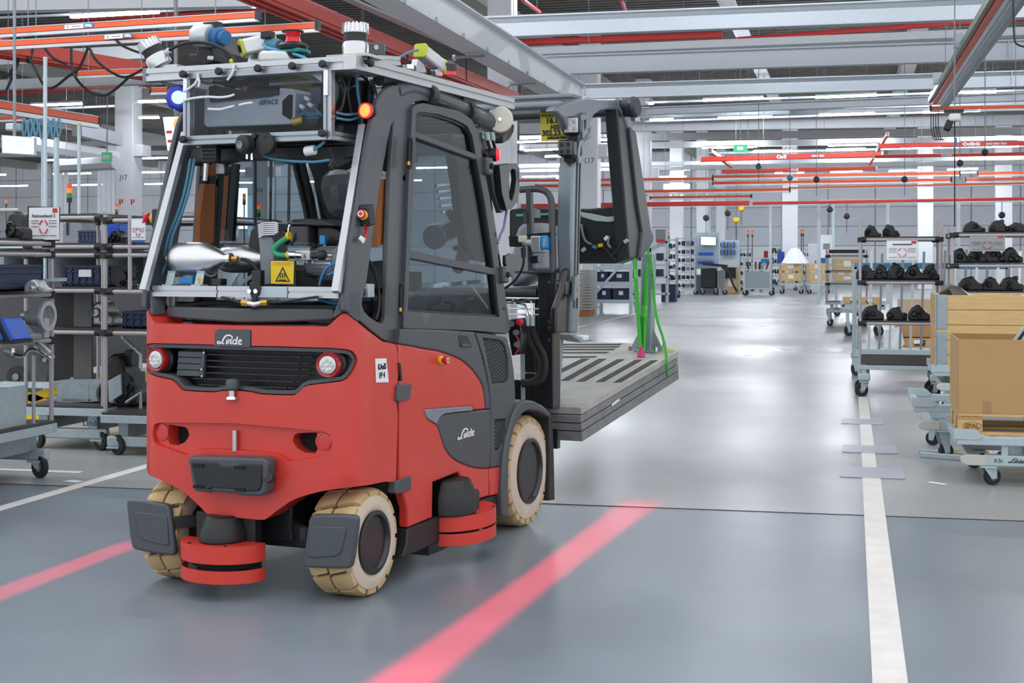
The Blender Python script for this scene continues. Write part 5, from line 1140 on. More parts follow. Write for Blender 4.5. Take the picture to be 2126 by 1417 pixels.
# ---- back wall in panels
WALL = mat('wall_white', (226, 228, 234), .6, var=.02); WALG = mat('wall_grey', (208, 212, 220), .6, var=.03)
JOINT = mat('wall_joint', (176, 180, 188), .7)
wb = struct(M().box((-30, YB + .2, 4.5), (100, .3, 9)).done('wall_back', JOINT, smooth=0))
pm = M().box((0, 0, 0), (2.94, .06, 1.24)).done('panel', WALL, wb, bevel=.02, seg=1); pm.location = (-78, YB, .64)
pg = M().box((0, 0, 0), (2.94, .06, 1.24)).done('panel', WALG, wb, bevel=.02, seg=1); pg.location = (-75, YB, .64)
first = {0: True, 1: True}
for i in range(31):
    for j in range(7):
        k = 1 if j in (2, 3) else 0; src = (pm, pg)[k]
        if first[k]: o = src; first[k] = False
        else: o = src.copy(); COL.objects.link(o)
        o.location = (-78 + i * 3, YB, .64 + j * 1.28)
# ---- ceiling: dark trapezoid deck with its ribs, purlins
DECK = mat('roof_deck', (104, 100, 95), .8, var=.12, scale=3)
ceil_ = struct(M().box((-25, 58, 9.2), (110, 88, .2)).done('ceiling', DECK, smooth=0))
m = M()
for i in range(218): m.box((-25, 14.4 + i * .4, 9.05), (110, .16, .1))
m.done('deck_ribs', DECK, ceil_, smooth=0, kind='stuff')
CONC = mat('concrete_purlin', (172, 170, 166), .8, var=.1)
for i, x in enumerate((-70, -60, -50, -40, -30, -20, -10, 2)): struct(M().box((x, 58, 8.75), (.5, 88, .55)).done('trim_%d' % (i + 1), CONC, None, smooth=0))
# ---- columns
COLW = mat('column_white', (226, 228, 233), .55, var=.03)
def column(x, y, name, label, w=.62, text=None, corbel=None, h=9.0, tz=None, face=0):
    t = thing('column', label, 'column', (x, y, 0), off=(x, y, 0))
    M().box((x, y, h / 2), (w, w, h)).done('shaft', COLW, t, bevel=.03)
    if corbel: M().box((x, y, corbel), (w * 2.0, w * .9, .42)).done('corbel', COLW, t, bevel=.02)
    if text: write(text, (x, y - w / 2 - .006, tz or 4.5), X3, Z3, .24, mat('stencil_grey', (112, 114, 120), .6), t, 'stencil', bold=.004)
    M().box((x, y, .01), (w + .1, w + .1, .02)).done('foot_plate', GREYP, t)
    return t
XK, XJ = -12 / 1.44, -12 / .475
for u, n, cb in ((1043, None, None), (1225, 'K17', 5.1), (1336, 'K16', 5.1), (1405, 'K15', 5.1), (1458, 'K14', 5.1), (1497, 'K13', None), (1530, 'K12', None)):
    y = hx(u, 500, XK).y
    t = column(XK, y, 'column', {None: 'tall white column behind the cab roof, nearest of the right row'}.get(n, f'white column stencilled {n} in the right row of columns'), .62, n, cb, tz=hy(u, 335, y).z if n == 'K17' else CH + (545 - 400) * y / FPX * .97)
for u, n, cb in ((267, 'J17', 5.45), (546, 'J16', 5.45), (735, 'J15', 5.45)):
    y = hx(u, 500, XJ).y
    t = column(XJ, y, 'column', f'white column stencilled {n} in the left row of columns', .72, n, cb, tz=CH + (545 - (356 if n == 'J17' else 388)) * y / FPX * 1.02)
    if n == 'J17':
        for du in (-10, 14):
            p = hy(u + du - 6, 419, y - .4); M().box((p.x, y - .375, p.z), (.2, .02, .26)).done('fire_sign', WHITE, t); M().box((p.x - .04, y - .39, p.z), (.06, .012, .2)).done('fire_mark', BTN, t); M().box((p.x + .05, y - .39, p.z + .03), (.05, .012, .14)).done('fire_mark', BTN, t)
for i, (u, x) in enumerate(((1640, -2.2), (2088, 6.9), (1925, 2.9))):
    y = min(93, hx(u, 500, x).y) if i else 80
    column(hy(u, 500, 78).x, 78 + i, 'column', ['thin white column far down the right aisle', 'white column at the far right behind the racks', 'pale column far behind the right rack'][i], .8, None)
# ---- steel beams
BEAM = mat('beam_grey', (208, 214, 221), .5, .1, var=.04); BEAMW = mat('beam_white', (230, 232, 236), .5, var=.03)
def ibeam(a, b, h, w, name, label, m=BEAM, t=.03):
    a = V(a); b = V(b); o = thing(name, label, 'beam', a, off=a); z = Z3 * (h / 2 - t / 2)
    M().bar(a, b, .02, h - 2 * t).done('web', m, o, smooth=0)
    M().bar(a + z, b + z, w, t).done('top_flange', m, o, smooth=0); M().bar(a - z, b - z, w, t).done('bottom_flange', m, o, smooth=0)
    for e, s in ((a, 1), (b, -1)):
        p = e + (b - a).normalized() * s * .45; M().bar(p - z, p + z, w * .9, .02, up=(b - a)).done('stiffener', m, o, smooth=0)
    return o
def rods(a, b, o):
    for t in (.15, .85):
        p = a + (b - a) * t
        if p.y > 14.5: M().cyl(p, (p.x, p.y, 9.1), .007, n=6).done('hanger_rod', GREYP, o, smooth=0)
def pz(u, v, z): return hz(u, v, z)
ZB = 6.0
for (u1, v1), (u2, v2), hp, lab in (((950, 60), (2140, 14), 42, 'nearest and largest grey crosswise I-beam under the roof'), ((1080, 138), (2140, 103), 38, 'second grey crosswise I-beam, ending on the long white girder'),
                                   ((1180, 191), (2140, 163), 30, 'third grey crosswise I-beam above the bare cab shell'), ((1310, 232), (2140, 200), 16, 'thin grey crosswise beam just above the lamp rows')):
    a, b = hz(u1, v1, ZB), hz(u2, v2, ZB); b.y = a.y + (b.y - a.y); h = hp * a.length / FPX
    ibeam(a, b, h, .26, 'roof_beam', lab)
def flat(p, q, z, hp, w, name, label, m, cat='beam', par=None):
    a, b = hz(*p, z), hz(*q, z); h = hp * min(a.length, b.length) / FPX
    o = M().bar(a, b, w, h).done(name, m, par, smooth=0)
    if par is None: tag(o, label, cat)
    if name in ('lamp_trunking', 'cable_duct', 'roof_channel', 'crane_conduit'): rods(a, b, o)
    return o
flat((1075, 110), (2140, 67), 6.6, 15, .5, 'cable_duct', 'flat white duct running crosswise between the two nearest beams', BEAMW, 'duct')
flat((-20, 12), (520, 2), 6.2, 26, .3, 'roof_beam', 'white crosswise beam at the top left corner', BEAMW)
flat((-20, 124), (330, 108), 6.2, 26, .3, 'roof_beam', 'white crosswise beam behind the orange crane rails', BEAMW)
flat((-20, 178), (330, 164), 6.2, 20, .3, 'roof_beam', 'white crosswise beam resting on column J17', BEAMW)
flat((160, 268), (245, 290), 5.6, 26, .3, 'crane_girder', 'short grey girder running back to column J17', BEAM)
# far crosswise bands under the roof
for i, (v, hp, m, z) in enumerate(((222, 10, BEAMW, 6.4), (257, 20, BEAM, 6.6), (279, 14, BEAMW, 6.6), (296, 12, BEAMW, 6.8), (335, 8, BEAM, 6.0), (345, 7, BEAMW, 5.6))):
    flat((1080, v + 10), (2140, v - 8), z, hp, .3, 'roof_beam', f'{["upper pale", "broad grey", "white", "lowest wide white", "thin grey", "faint white"][i]} crosswise beam far back above the red crane rails', m)
for i, v in enumerate((302, 322)): flat((-20, v), (760, v - 10), 6.4, 9, .3, 'roof_beam', f'{["upper", "lower"][i]} far white beam behind column J17', BEAMW)
# double channel running along the hall
for du in (0, 18): flat((1495 + du, -6), (1612 + du * .6, 225), 8.0, 5, .22, 'roof_channel', f'{"left" if du == 0 else "right"} rail of the white double channel running along the roof', BEAMW, 'channel')
# long white crane girder at the top middle
gz = 5.25; ga, gb = hz(1176, 206, gz), hz(770, 2, gz); gb = V((ga.x, gb.y, gz))
gd = thing('crane_girder', 'long white box girder running down the hall above the cab', 'girder', ga, off=ga)
M().box((ga.x - .1, (ga.y + gb.y) / 2, gz - .02), (.5, abs(ga.y - gb.y) + 2, .04)).done('bottom_plate', BEAMW, gd, smooth=0)
M().box((ga.x + .14, (ga.y + gb.y) / 2, gz + .21), (.03, abs(ga.y - gb.y) + 2, .44)).done('web', BEAMW, gd, smooth=0)
M().box((ga.x - .36, (ga.y + gb.y) / 2, gz + .05), (.04, abs(ga.y - gb.y) + 2, .14)).done('lip', BEAMW, gd, smooth=0)
M().box((ga.x + .2, (ga.y + gb.y) / 2, gz + .43), (.18, abs(ga.y - gb.y) + 2, .03)).done('top_flange', BEAMW, gd, smooth=0)
for k in range(9):
    p = V((ga.x + .16, ga.y - k * 1.6, gz + .02)); M().cyl(p, p + Z3 * -.07, .03, n=8).done('bolt', LGALV, gd)
for (u, v) in ((1060, 176), (946, 120)):
    p = hz(u, v, gz - .12); a = thing('hanger_arm', f'grey hanger bracket under the white box girder, {"farther" if u > 1000 else "nearer"} one', 'bracket', p, off=p)
    M().bar(p, p + V((.55, 0, .02)), .06, .04).done('arm', GREYP, a); M().cyl(p, p + V((-.05, 0, 0)), .06, n=12).done('arm_end', LGALV, a); M().cyl(p + V((.2, 0, 0)), p + V((.2, 0, -.42)), .012).done('drop_rod', CABLE, a)
# red crane runway of three ribs
REDR = mat('crane_red', (206, 78, 66), .4, var=.04); ORG = mat('crane_orange', (232, 88, 40), .4, var=.03)
def runway(p, q, z, w, label, ribs=3, m=REDR):
    a, b = hz(*p, z), hz(*q, z); o = thing('crane_runway', label, 'crane rail', a, off=a); d = (b - a).normalized(); n = d.cross(Z3)
    for k in range(ribs):
        c = n * (k - (ribs - 1) / 2) * w; M().bar(a + c, b + c, w * .78, w * 1.3).done('rail_rib', m, o, bevel=.01)
        M().bar(a + c - Z3 * w * .75, b + c - Z3 * w * .75, w * .3, w * .2).done('rail_lip', m, o)
    return o
runway((1062, 205), (500, -30), 5.0, .16, 'red ribbed crane runway crossing above the sensor frame')
runway((318, 150), (-20, 95), 4.6, .16, 'red ribbed crane runway at the left behind the silver lidar')
flat((700, -12), (1110, 170), 5.3, 5, .16, 'crane_conduit', 'grey conduit beside the red runway', LGALV, 'conduit')
def cranerail(p, q, z, hp, label, m=ORG, tags=None, trolley=None):
    a, b = hz(*p, z), hz(*q, z); h = hp * (a.length + b.length) / 2 / FPX; o = thing('crane_rail', label, 'crane rail', a, off=a)
    M().bar(a, b, h * .7, h).done('rail_body', m, o, smooth=0); M().bar(a - Z3 * h * .95, b - Z3 * h * .95, h * .9, h * .6).done('rail_channel', ALU, o, smooth=0); M().bar(a + Z3 * h * .58, b + Z3 * h * .58, h * .9, h * .16).done('rail_top', LGALV, o, smooth=0)
    M().bar(a - (b - a).normalized() * .02, a + (b - a).normalized() * .02, h, h * 1.9).done('rail_end', BLK, o); M().bar(b - (b - a).normalized() * .03, b + (b - a).normalized() * .03, h, h * 1.9).done('rail_end', BLK, o)
    rods(a, b, o)
    if tags:
        u, v, u2, v2, t = tags; c = hz(u, v, z); c2 = hz(u2, v2, z); d = (c2 - c).normalized(); off = d.cross(Z3) * h * .37
        if off.dot(EYE - c) < 0: off = -off
        M().bar(c + off, c2 + off, .01, h * .8).done('rail_plate', PAPER, o); w = (c2 - c) * .66
        M().bar(c + w + off * 1.1, c2 + off * 1.1, .01, h * .8).done('load_plate', BLUE, o); write(t, (c + w + c2) / 2 + off * 1.1 + off.normalized() * .009, d if d.x > 0 else -d, Z3, h * .62, WHITE, o, 'load_lettering', bold=.004)
        M().bar(c + w * .38 + off * 1.15, c + w * .85 + off * 1.15, .006, h * .16).done('text_line', GREYP, o); q = c + w * .16 + off * 1.15; M().cyl(q, q + off * .05, h * .2, n=14).done('round_mark', GREYP, o)
    return o
cranerail((-20, 67), (536, 31), 4.6, 10, 'upper orange crane rail at the top left with a 250kg plate', tags=(137, 57, 197, 53, '250kg'))
cranerail((-20, 93), (660, 53), 4.6, 10, 'lower orange crane rail at the top left with a 125kg plate', tags=(220, 78, 278, 74, '125kg'))
cranerail((160, 153), (318, 146), 4.3, 8, 'short orange crane rail ending behind the silver lidar')
cranerail((-20, 214), (203, 250), 4.2, 13, 'orange crane rail sloping away above the left pipe racks')
cranerail((-20, 246), (58, 243), 4.4, 6, 'short orange rail end at the left edge under the sloping one')
cranerail((313, 187), (352, 186), 4.6, 8, 'orange rail stub beside the blue spot lamp')
REDB = mat('crane_signal_red', (216, 62, 48), .4)
def redbar(p, q, z, hp, label, text=None):
    a, b = hz(*p, z), hz(*q, z); h = hp * (a.length + b.length) / 2 / FPX; o = thing('crane_beam', label, 'crane beam', a, off=a)
    M().bar(a, b, h * .8, h).done('beam_body', REDB, o, bevel=.02); M().bar(a, a + (b - a).normalized() * .06, h * .9, h * 1.2).done('beam_cap', LGALV, o); M().bar(b, b - (b - a).normalized() * .06, h * .9, h * 1.2).done('beam_cap', LGALV, o)
    if text:
        for tx, s, f in text:
            c = a + (b - a) * tx + V((0, -h * .42, 0))
            if s: write(s, c, X3, Z3, h * .95 * f, WHITE, o, 'beam_lettering', bold=.01)
            else:
                for k in (-1, 0, 1): M().bar(c + X3 * h * (k * 1.5 - .65), c + X3 * h * (k * 1.5 + .65), .01, h * .4).done('text_line', LGALV, o)
redbar((1453, 331), (1834, 320), 5.2, 10, 'red crane beam with white lettering, lower left of the far pair', ((.48, 'CarlStahl', 1), (.68, '', .6)))
redbar((1820, 303), (2140, 297), 5.2, 9, 'red crane beam with white lettering high at the far right', ((.62, 'CarlStahl', 1), (.78, '', .6)))
redbar((1812, 325), (2140, 319), 4.6, 6.5, 'thin red crane beam just below the lettered one at the right', ((.48, 'CarlStahl', 1),))
redbar((1495, 356), (1822, 349), 4.6, 8, 'red crane beam below the lettered one, left of the right aisle', ((.5, 'CarlStahl', .9),))
redbar((1474, 312), (1518, 344), 5.6, 9, 'short slanting red crane beam at the left of the lettered one'); redbar((1843, 278), (1806, 340), 5.6, 6, 'steep slanting red crane beam between the two lettered ones')
redbar((1080, 428), (1560, 421), 3.5, 9, 'long low red crane beam seen through the bare cab shell')
redbar((1560, 422), (2140, 412), 3.6, 6, 'long thin red crane beam low across the far right')
for i, (p, q, z, hp, lab) in enumerate((((1480, 367), (1993, 359), 4.6, 5, 'long upper orange rail far under the red crane beams'), ((2030, 360), (2140, 358), 4.6, 5, 'upper orange rail end at the far right edge'), ((1480, 380), (1975, 373), 4.4, 5, 'long lower orange rail far under the red crane beams'),
                                       ((2005, 373), (2140, 371), 4.4, 5, 'lower orange rail end at the far right edge'), ((1075, 375), (1480, 371), 4.3, 5, 'upper orange rail seen through the bare cab shell'), ((1113, 386), (1275, 384), 4.2, 5, 'lower orange rail seen through the bare cab shell'),
                                       ((1285, 398), (1640, 393), 4.0, 5, 'orange rail to the right of the bare cab shell, third from the top'), ((1350, 410), (1560, 407), 3.8, 4, 'lowest orange rail right of the bare cab shell'), ((1640, 390), (2140, 380), 4.0, 3, 'faint orange rail low at the far right'))): cranerail(p, q, z, hp, lab)
# the long slanting crane bridge at the upper right
a, b = hz(1948, 212, 4.6), hz(2100, -20, 4.6); cbr = thing('crane_bridge', 'long slanting crane bridge with orange stripe at the upper right', 'crane bridge', a, off=a); d = (b - a).normalized(); n = d.cross(Z3).normalized(); n = n if n.x > 0 else -n
for k, (o_, z_, w_, h_, m_) in enumerate(((-.16, .04, .06, .1, mat('bridge_green', (96, 112, 84), .4)), (-.08, .0, .08, .09, ORG), (.0, -.02, .08, .07, STEEL), (.08, -.05, .1, .1, LGALV), (.17, -.02, .06, .14, BLKM))): M().bar(a + n * o_ + Z3 * z_, b + n * o_ + Z3 * z_, w_, h_).done(['green_rail', 'orange_stripe', 'bright_rail', 'grey_rail', 'black_rail'][k], m_, cbr, smooth=0)
for t_ in (.25, .62): p = a + (b - a) * t_ - n * .22 + Z3 * .1; M().box(p, (.14, .14, .2)).done('bridge_hanger', LGALV, cbr)
cranerail((1932, 225), (2140, 221), 4.5, 6, 'orange crane rail at the right with a hanging chain hoist')
# red sprinkler pipes
PIPE = mat('sprinkler_red', (196, 62, 62), .45)
def pipe(p, q, z, r, label, m=PIPE, name='sprinkler_pipe', cat='pipe'):
    a, b = hz(*p, z), hz(*q, z); o = tag(M().cyl(a, b, r, n=8).done(name, m), label, cat)
    rods(a, b, o); return o
pipe((980, 92), (1500, 72), 7.6, .1, 'red sprinkler pipe just under the nearest big beam, left length'); pipe((1530, 82), (2140, 36), 7.6, .07, 'red sprinkler pipe under the nearest big beam, right length')
pipe((890, -8), (955, 42), 7.6, .06, 'red sprinkler branch at the top beside the white girder'); pipe((1085, 0), (1120, 25), 7.6, .05, 'red sprinkler branch at the top right of the tall white column'); pipe((1290, 0), (1300, 26), 7.6, .05, 'short red sprinkler drop above the nearest beam')
pipe((-20, 196), (245, 178), 7.4, .07, 'red sprinkler pipe low at the left beside column J17'); pipe((290, 178), (380, 190), 7.4, .06, 'red sprinkler pipe to the right of column J17'); pipe((150, 40), (560, 22), 7.4, .05, 'thin red sprinkler pipe above the upper orange rail')
pipe((1330, 235), (1640, 226), 6.9, .28, 'big shiny spiral air duct far under the roof, left length', GALV, 'air_duct', 'duct'); pipe((1640, 232), (2140, 214), 6.9, .22, 'big shiny spiral air duct far under the roof, right length', GALV, 'air_duct', 'duct')
pipe((60, 300), (240, 328), 5.2, .28, 'fat white insulated pipe bending left of column J17', WALL, 'insulated_pipe'); pipe((120, 345), (242, 338), 4.6, .22, 'fat white insulated pipe level at the far left wall', WALL, 'insulated_pipe')
for i, u in enumerate((126, 137, 207, 217, 227, 237)):
    a = hy(u, 345, 70); tag(M().cyl((a.x, 70, 0), (a.x, 70, a.z), .12, n=10).done('insulated_pipe', WALL), f'{ORDI[i] if "ORDI" in globals() else ["first", "second", "third", "fourth", "fifth", "sixth"][i]} upright white insulated pipe from the left by column J17', 'pipe', 'upright white pipes')
# ---- ceiling tubes: real lamps
TUBE = mat('tube_light', (240, 247, 255), .5, var=0, emit=LAMP_W)
lamps = [((148, 34), (329, 24), 6.5), ((489, 14), (540, 12), 6.5), ((65, 219), (169, 215), 6.5), ((289, 211), (352, 209), 6.5), ((289, 244), (330, 244), 6.5), ((175, 298), (213, 297), 6.5),
         ((1460, 208), (1584, 203), 6.5), ((1693, 202), (1820, 197), 6.5), ((1933, 193), (2068, 190), 6.5), ((1491, 245), (1603, 242), 6.5), ((1701, 239), (1816, 235), 6.5), ((1916, 233), (2035, 229), 6.5), ((1952, 216), (2048, 213), 6.9), ((2060, 213), (2140, 211), 6.9),
         ((1350, 249), (1397, 247), 6.5), ((1350, 215), (1355, 214), 6.5), ((1564, 315), (1644, 313), 6.5), ((1715, 312), (1798, 310), 6.5), ((1870, 308), (1955, 306), 6.5), ((2044, 305), (2115, 303), 6.5), ((1725, 357), (1790, 355), 6.3), ((1846, 355), (1911, 353), 6.3), ((1609, 359), (1669, 358), 6.3), ((1967, 352), (2030, 350), 6.3),
         ((1075, 295), (1120, 293), 6.4), ((1090, 312), (1168, 309), 6.4), ((1132, 325), (1170, 324), 6.4), ((1246, 290), (1290, 288), 6.4), ((1246, 308), (1290, 306), 6.4), ((1272, 321), (1300, 320), 6.4), ((1085, 367), (1190, 365), 6.0), ((1350, 350), (1382, 349), 6.0), ((1420, 352), (1460, 350), 6.0), ((600, 326), (640, 325), 6.4), ((520, 350), (560, 349), 6.4)]
def tube_lamp(a, b, label):
    o = thing('tube_lamp', label, 'lamp', a, off=a, group='ceiling tube lamps')
    M().bar(a + Z3 * .06, b + Z3 * .06, .1, .06).done('lamp_tray', BEAMW, o, smooth=0); M().bar(a, b, .09, .07).done('lamp_tube', TUBE, o, smooth=0); rods(a + Z3 * .06, b + Z3 * .06, o); return o
_cnt = {}
_sec = lambda u, v: ('top left' if u < 600 and v < 150 else 'left of the cab' if u < 600 else 'seen past the bare cab shell' if u < 1400 else 'right half')
for i, (p, q, z) in enumerate(lamps):
    a, b = hz(*p, z), hz(*q, z); u = (p[0] + q[0]) / 2
    row = 'upper' if p[1] < 225 else 'middle' if p[1] < 270 else 'low' if p[1] < 330 else 'lowest'
    key = (row, _sec(u, p[1])); _cnt[key] = _cnt.get(key, 0) + 1
    tube_lamp(a, b, f'lit ceiling tube lamp, {row} row, {key[1]}, {["first", "second", "third", "fourth", "fifth", "sixth", "seventh"][_cnt[key] - 1]} of these')
# unseen lamps added above the near beams for more light
for i, y in enumerate((24, 34)):
    for j, x in enumerate((-8.5, -3, 2.5, 8)):
        tube_lamp(V((x, y, 8.3)), V((x + 2.4, y, 8.3)), f'lit ceiling tube lamp hidden above the {("nearest", "second")[i]} grey beams, {("first", "second", "third", "fourth")[j]} from the left')
for i, (x, y) in enumerate(((-13, 9), (-8.5, 9), (-14, 15), (-9, 15))):  # extra lamps out of view, added to brighten the left racks
    tube_lamp(V((x, y, 7.2)), V((x + 2.4, y, 7.2)), f'lit ceiling tube lamp above the left pipe racks, out of the picture, {("first", "second", "third", "fourth")[i]} one')
for i, y in enumerate((64, 74, 85)):
    for j in range(13):
        x = -56 + j * 5.5
        tube_lamp(V((x, y, 6.6)), V((x + 2.4, y, 6.6)), f'tiny lit tube lamp in the {("third last", "second last", "last")[i]} row of the hall, {(["first", "second", "third", "fourth", "fifth", "sixth", "seventh", "eighth", "ninth", "tenth", "eleventh", "twelfth", "thirteenth"][j])} from the left')
# lamp trunking
for i, (p, q, z) in enumerate((((1340, 213), (2140, 187), 6.6), ((1340, 252), (2140, 226), 6.6), ((1480, 318), (2140, 302), 6.6), ((-20, 231), (240, 220), 6.6), ((-20, 38), (560, 12), 6.6), ((280, 213), (360, 209), 6.6))):
    flat(p, q, z, 4, .1, 'lamp_trunking', f'{["upper right","second right","far right","left","top left","short left"][i]} grey trunking carrying the tube lamps', BEAM, 'trunking')
# exit sign
p = hz(222, 326, 4.4); ex = thing('exit_sign', 'small green exit sign hanging left of column J17', 'sign', p, off=p)
M().box(p, (.3, .06, .26)).done('sign_body', mat('exit_green', (60, 190, 130), .5, emit=.25), ex); M().bar(p + V((-.1, -.05, 0)), p + V((.1, -.05, 0)), .02, .12).done('sign_arrow', WHITE, ex); M().cyl(p + Z3 * .1, (p.x, p.y, 9.1), .01).done('sign_rod', GREYP, ex)
p = hz(1537, 308, 5.2); ex = thing('exit_sign', 'tiny green exit sign far over the right aisle', 'sign', p, off=p)
M().cyl(p, (p.x, p.y, 9.1), .01, n=6).done('sign_rod', GREYP, ex); M().box(p, (.45, .08, .25)).done('sign_body', MATS['exit_green'], ex); M().bar(p + V((-.1, -.05, 0)), p + V((.1, -.05, 0)), .02, .12).done('sign_arrow', WHITE, ex)
# red projected warning lines: two line lasers on the roof frame (real lamps, masked to a thin fan)
def line_laser(src, a, b, power, half, name):
    """src: lamp position, a-b: the line it throws on the floor"""
    a = V((*a, 0)); b = V((*b, 0)); src = V(src); n = (a - src).cross(b - src).normalized(); mid = ((a + b) / 2 - src)
    ld = bpy.data.lights.new(name, 'POINT'); ld.energy = power; ld.color = (1, .0, .04); ld.shadow_soft_size = .01; ld.use_nodes = True
    nt = ld.node_tree; em = nt.nodes['Emission']; g = nt.nodes.new('ShaderNodeNewGeometry')
    def dot(vec):
        q = nt.nodes.new('ShaderNodeVectorMath'); q.operation = 'DOT_PRODUCT'; nt.links.new(g.outputs['Incoming'], q.inputs[0]); q.inputs[1].default_value = vec; return q.outputs['Value']
    def mth(op, x, y=None):
        q = nt.nodes.new('ShaderNodeMath'); q.operation = op
        for i, w in enumerate((x, y)):
            if w is None: continue
            if isinstance(w, (int, float)): q.inputs[i].default_value = w
            else: nt.links.new(w, q.inputs[i])
        return q.outputs[0]
    def ramp(x, f0, f1):
        q = nt.nodes.new('ShaderNodeMapRange'); q.interpolation_type = 'SMOOTHSTEP'; nt.links.new(x, q.inputs['Value']); q.inputs['From Min'].default_value = f0; q.inputs['From Max'].default_value = f1; return q.outputs[0]
    dn = mth('ABSOLUTE', dot(tuple(n)))
    k = ramp(dn, half * 1.45, half * .6)
    t = ((b - a).normalized()); lo, hi = (a - src).normalized().dot(t), (b - src).normalized().dot(t)
    dt = dot(tuple(t))
    sgn = dot(tuple(mid.normalized()))
    if LASER_SIGN < 0: dt = mth('MULTIPLY', dt, -1.0); sgn = mth('MULTIPLY', sgn, -1.0)
    k = mth('MULTIPLY', k, mth('GREATER_THAN', sgn, 0.0))
    k = mth('MULTIPLY', k, ramp(dt, hi + .01, hi - .1)); k = mth('MULTIPLY', k, ramp(dt, lo - .05, lo))
    # even brightness along the line: undo distance and slant
    dz = mth('ABSOLUTE', dot((0, 0, 1))); k = mth('DIVIDE', k, mth('POWER', mth('MAXIMUM', dz, .1), 3.0))
    nt.links.new(mth('MULTIPLY', k, 1.0), em.inputs['Strength'])
    lo_ = bpy.data.objects.new(name, ld); COL.objects.link(lo_); lo_.location = src; return lo_
LASER_SIGN = 1
# forklift sits at OF; lamps at its roof edge
s1 = MT @ fx(930, 150, .62); s2 = MT @ V((-.62, .3, 2.25))
L1 = line_laser(s1, hz(800, 1440).xy, hz(1345, 1032).xy, 620, .035, 'line_laser'); L2 = line_laser(s2, hz(-260, 1330).xy, hz(300, 1118).xy, 420, .03, 'line_laser')
for L in (L1, L2): L.parent = truck; L.location = MT.inverted() @ L.location
# ================================================================== RACKS, TROLLEYS AND WHAT STANDS ON THEM
PIPEG = mat('rack_pipe', (176, 170, 172), .4, .15, var=.05); JBLK = mat('rack_joint', (28, 28, 30), .5); SHELF = mat('rack_deck', (62, 58, 58), .5, var=.1); NAVY = mat('navy_crate', (36, 50, 82), .5); BLUEB = mat('blue_bin', (44, 92, 190), .45)
def caster(c, par, r=.075, ang=0., w=.035):
    """c: top plate centre above the wheel"""
    c = V(c); d = V((cos(ang), sin(ang), 0)); n = V((-d.y, d.x, 0)); wc = V((c.x, c.y, r)) + d * .03
    h = M().box((c.x, c.y, c.z - .008), (.1, .1, .014))
    for s in (-1, 1): q = n * s * (w / 2 + .008); h.prism([V((c.x, c.y, c.z - .015)) + q - d * .045, V((c.x, c.y, c.z - .015)) + q + d * .05, wc + q + d * .02 - Z3 * .012, wc + q - d * .02 - Z3 * .012], n * .004)
    h = h.done('caster', LGALV, par)
    M().lathe([(r * .45, -w / 2), (r * .96, -w / 2), (r, -w * .3), (r, w * .3), (r * .96, w / 2), (r * .45, w / 2)], wc, n, 24, closed=True).done('tyre', RUB, h)
    M().lathe([(0, -w * .45), (r * .5, -w * .45), (r * .5, w * .45), (0, w * .45)], wc, n, 18).done('hub', GREYP, h)
def pipe_rack(label, x0, x1, y0, y1, zb, levels, tops, cart=True, r=.016, group=None, casters=True, posts=None):
    """levels: deck heights; tops: post heights (front-left, front-right, back-left, back-right)"""
    o = thing('pipe_rack', label, 'rack', ((x0 + x1) / 2, (y0 + y1) / 2, 0), off=((x0 + x1) / 2, (y0 + y1) / 2, 0), group=group)
    P = [(x0, y0), (x1, y0), (x0, y1), (x1, y1)]
    for (x, y), t in zip(P, tops):
        if t: M().cyl((x, y, zb), (x, y, t), r, n=10).done('post', PIPEG, o)
    for z in levels:
        for a, b in (((x0, y0), (x1, y0)), ((x0, y1), (x1, y1)), ((x0, y0), (x0, y1)), ((x1, y0), (x1, y1))):
            A, B_ = V((*a, z - .02)), V((*b, z - .02)); d = (B_ - A).normalized()
            M().cyl(A, B_, r, n=10).done('rail', PIPEG, o); 
        for x, y in P: M().cyl((x, y, z - .045), (x, y, z + .005), r * 1.7, n=10).cyl((x - r * 4 * (1 if x > (x0 + x1) / 2 else -1), y, z - .02), (x, y, z - .02), r * 1.6, n=10).done('joint', JBLK, o)
        M().box(((x0 + x1) / 2, (y0 + y1) / 2, z + .005), (x1 - x0 - r, y1 - y0 - r, .014)).done('deck', SHELF, o)
    if cart:
        M().box(((x0 + x1) / 2, (y0 + y1) / 2, zb - .01), (x1 - x0 + .04, y1 - y0 + .04, .02)).done('base_deck', SHELF, o)
        for y in (y0 - .01, y1 + .01): M().box(((x0 + x1) / 2, y, zb - .05), (x1 - x0 + .06, .03, .06)).done('base_beam', LGALV, o, bevel=.003)
        for x in (x0 - .01, x1 + .01): M().box((x, (y0 + y1) / 2, zb - .05), (.03, y1 - y0, .06)).done('base_beam', LGALV, o, bevel=.003)
        for x in (x0 + .12, x1 - .12): M().box((x, (y0 + y1) / 2, zb - .14), (.08, y1 - y0 - .1, .12)).done('under_beam', GALV, o, bevel=.003)
        for y in (y0 + .06, y1 - .06): M().box(((x0 + x1) / 2, y, zb - .225), (x1 - x0 + .02, .06, .08)).done('bumper', LGALV, o, bevel=.012)
        for x in (x0 + .05, x1 - .07):
            for y in (y0 + .06, y1 - .06): caster((x, y, zb - .262), o, ang=-.4)
    return o
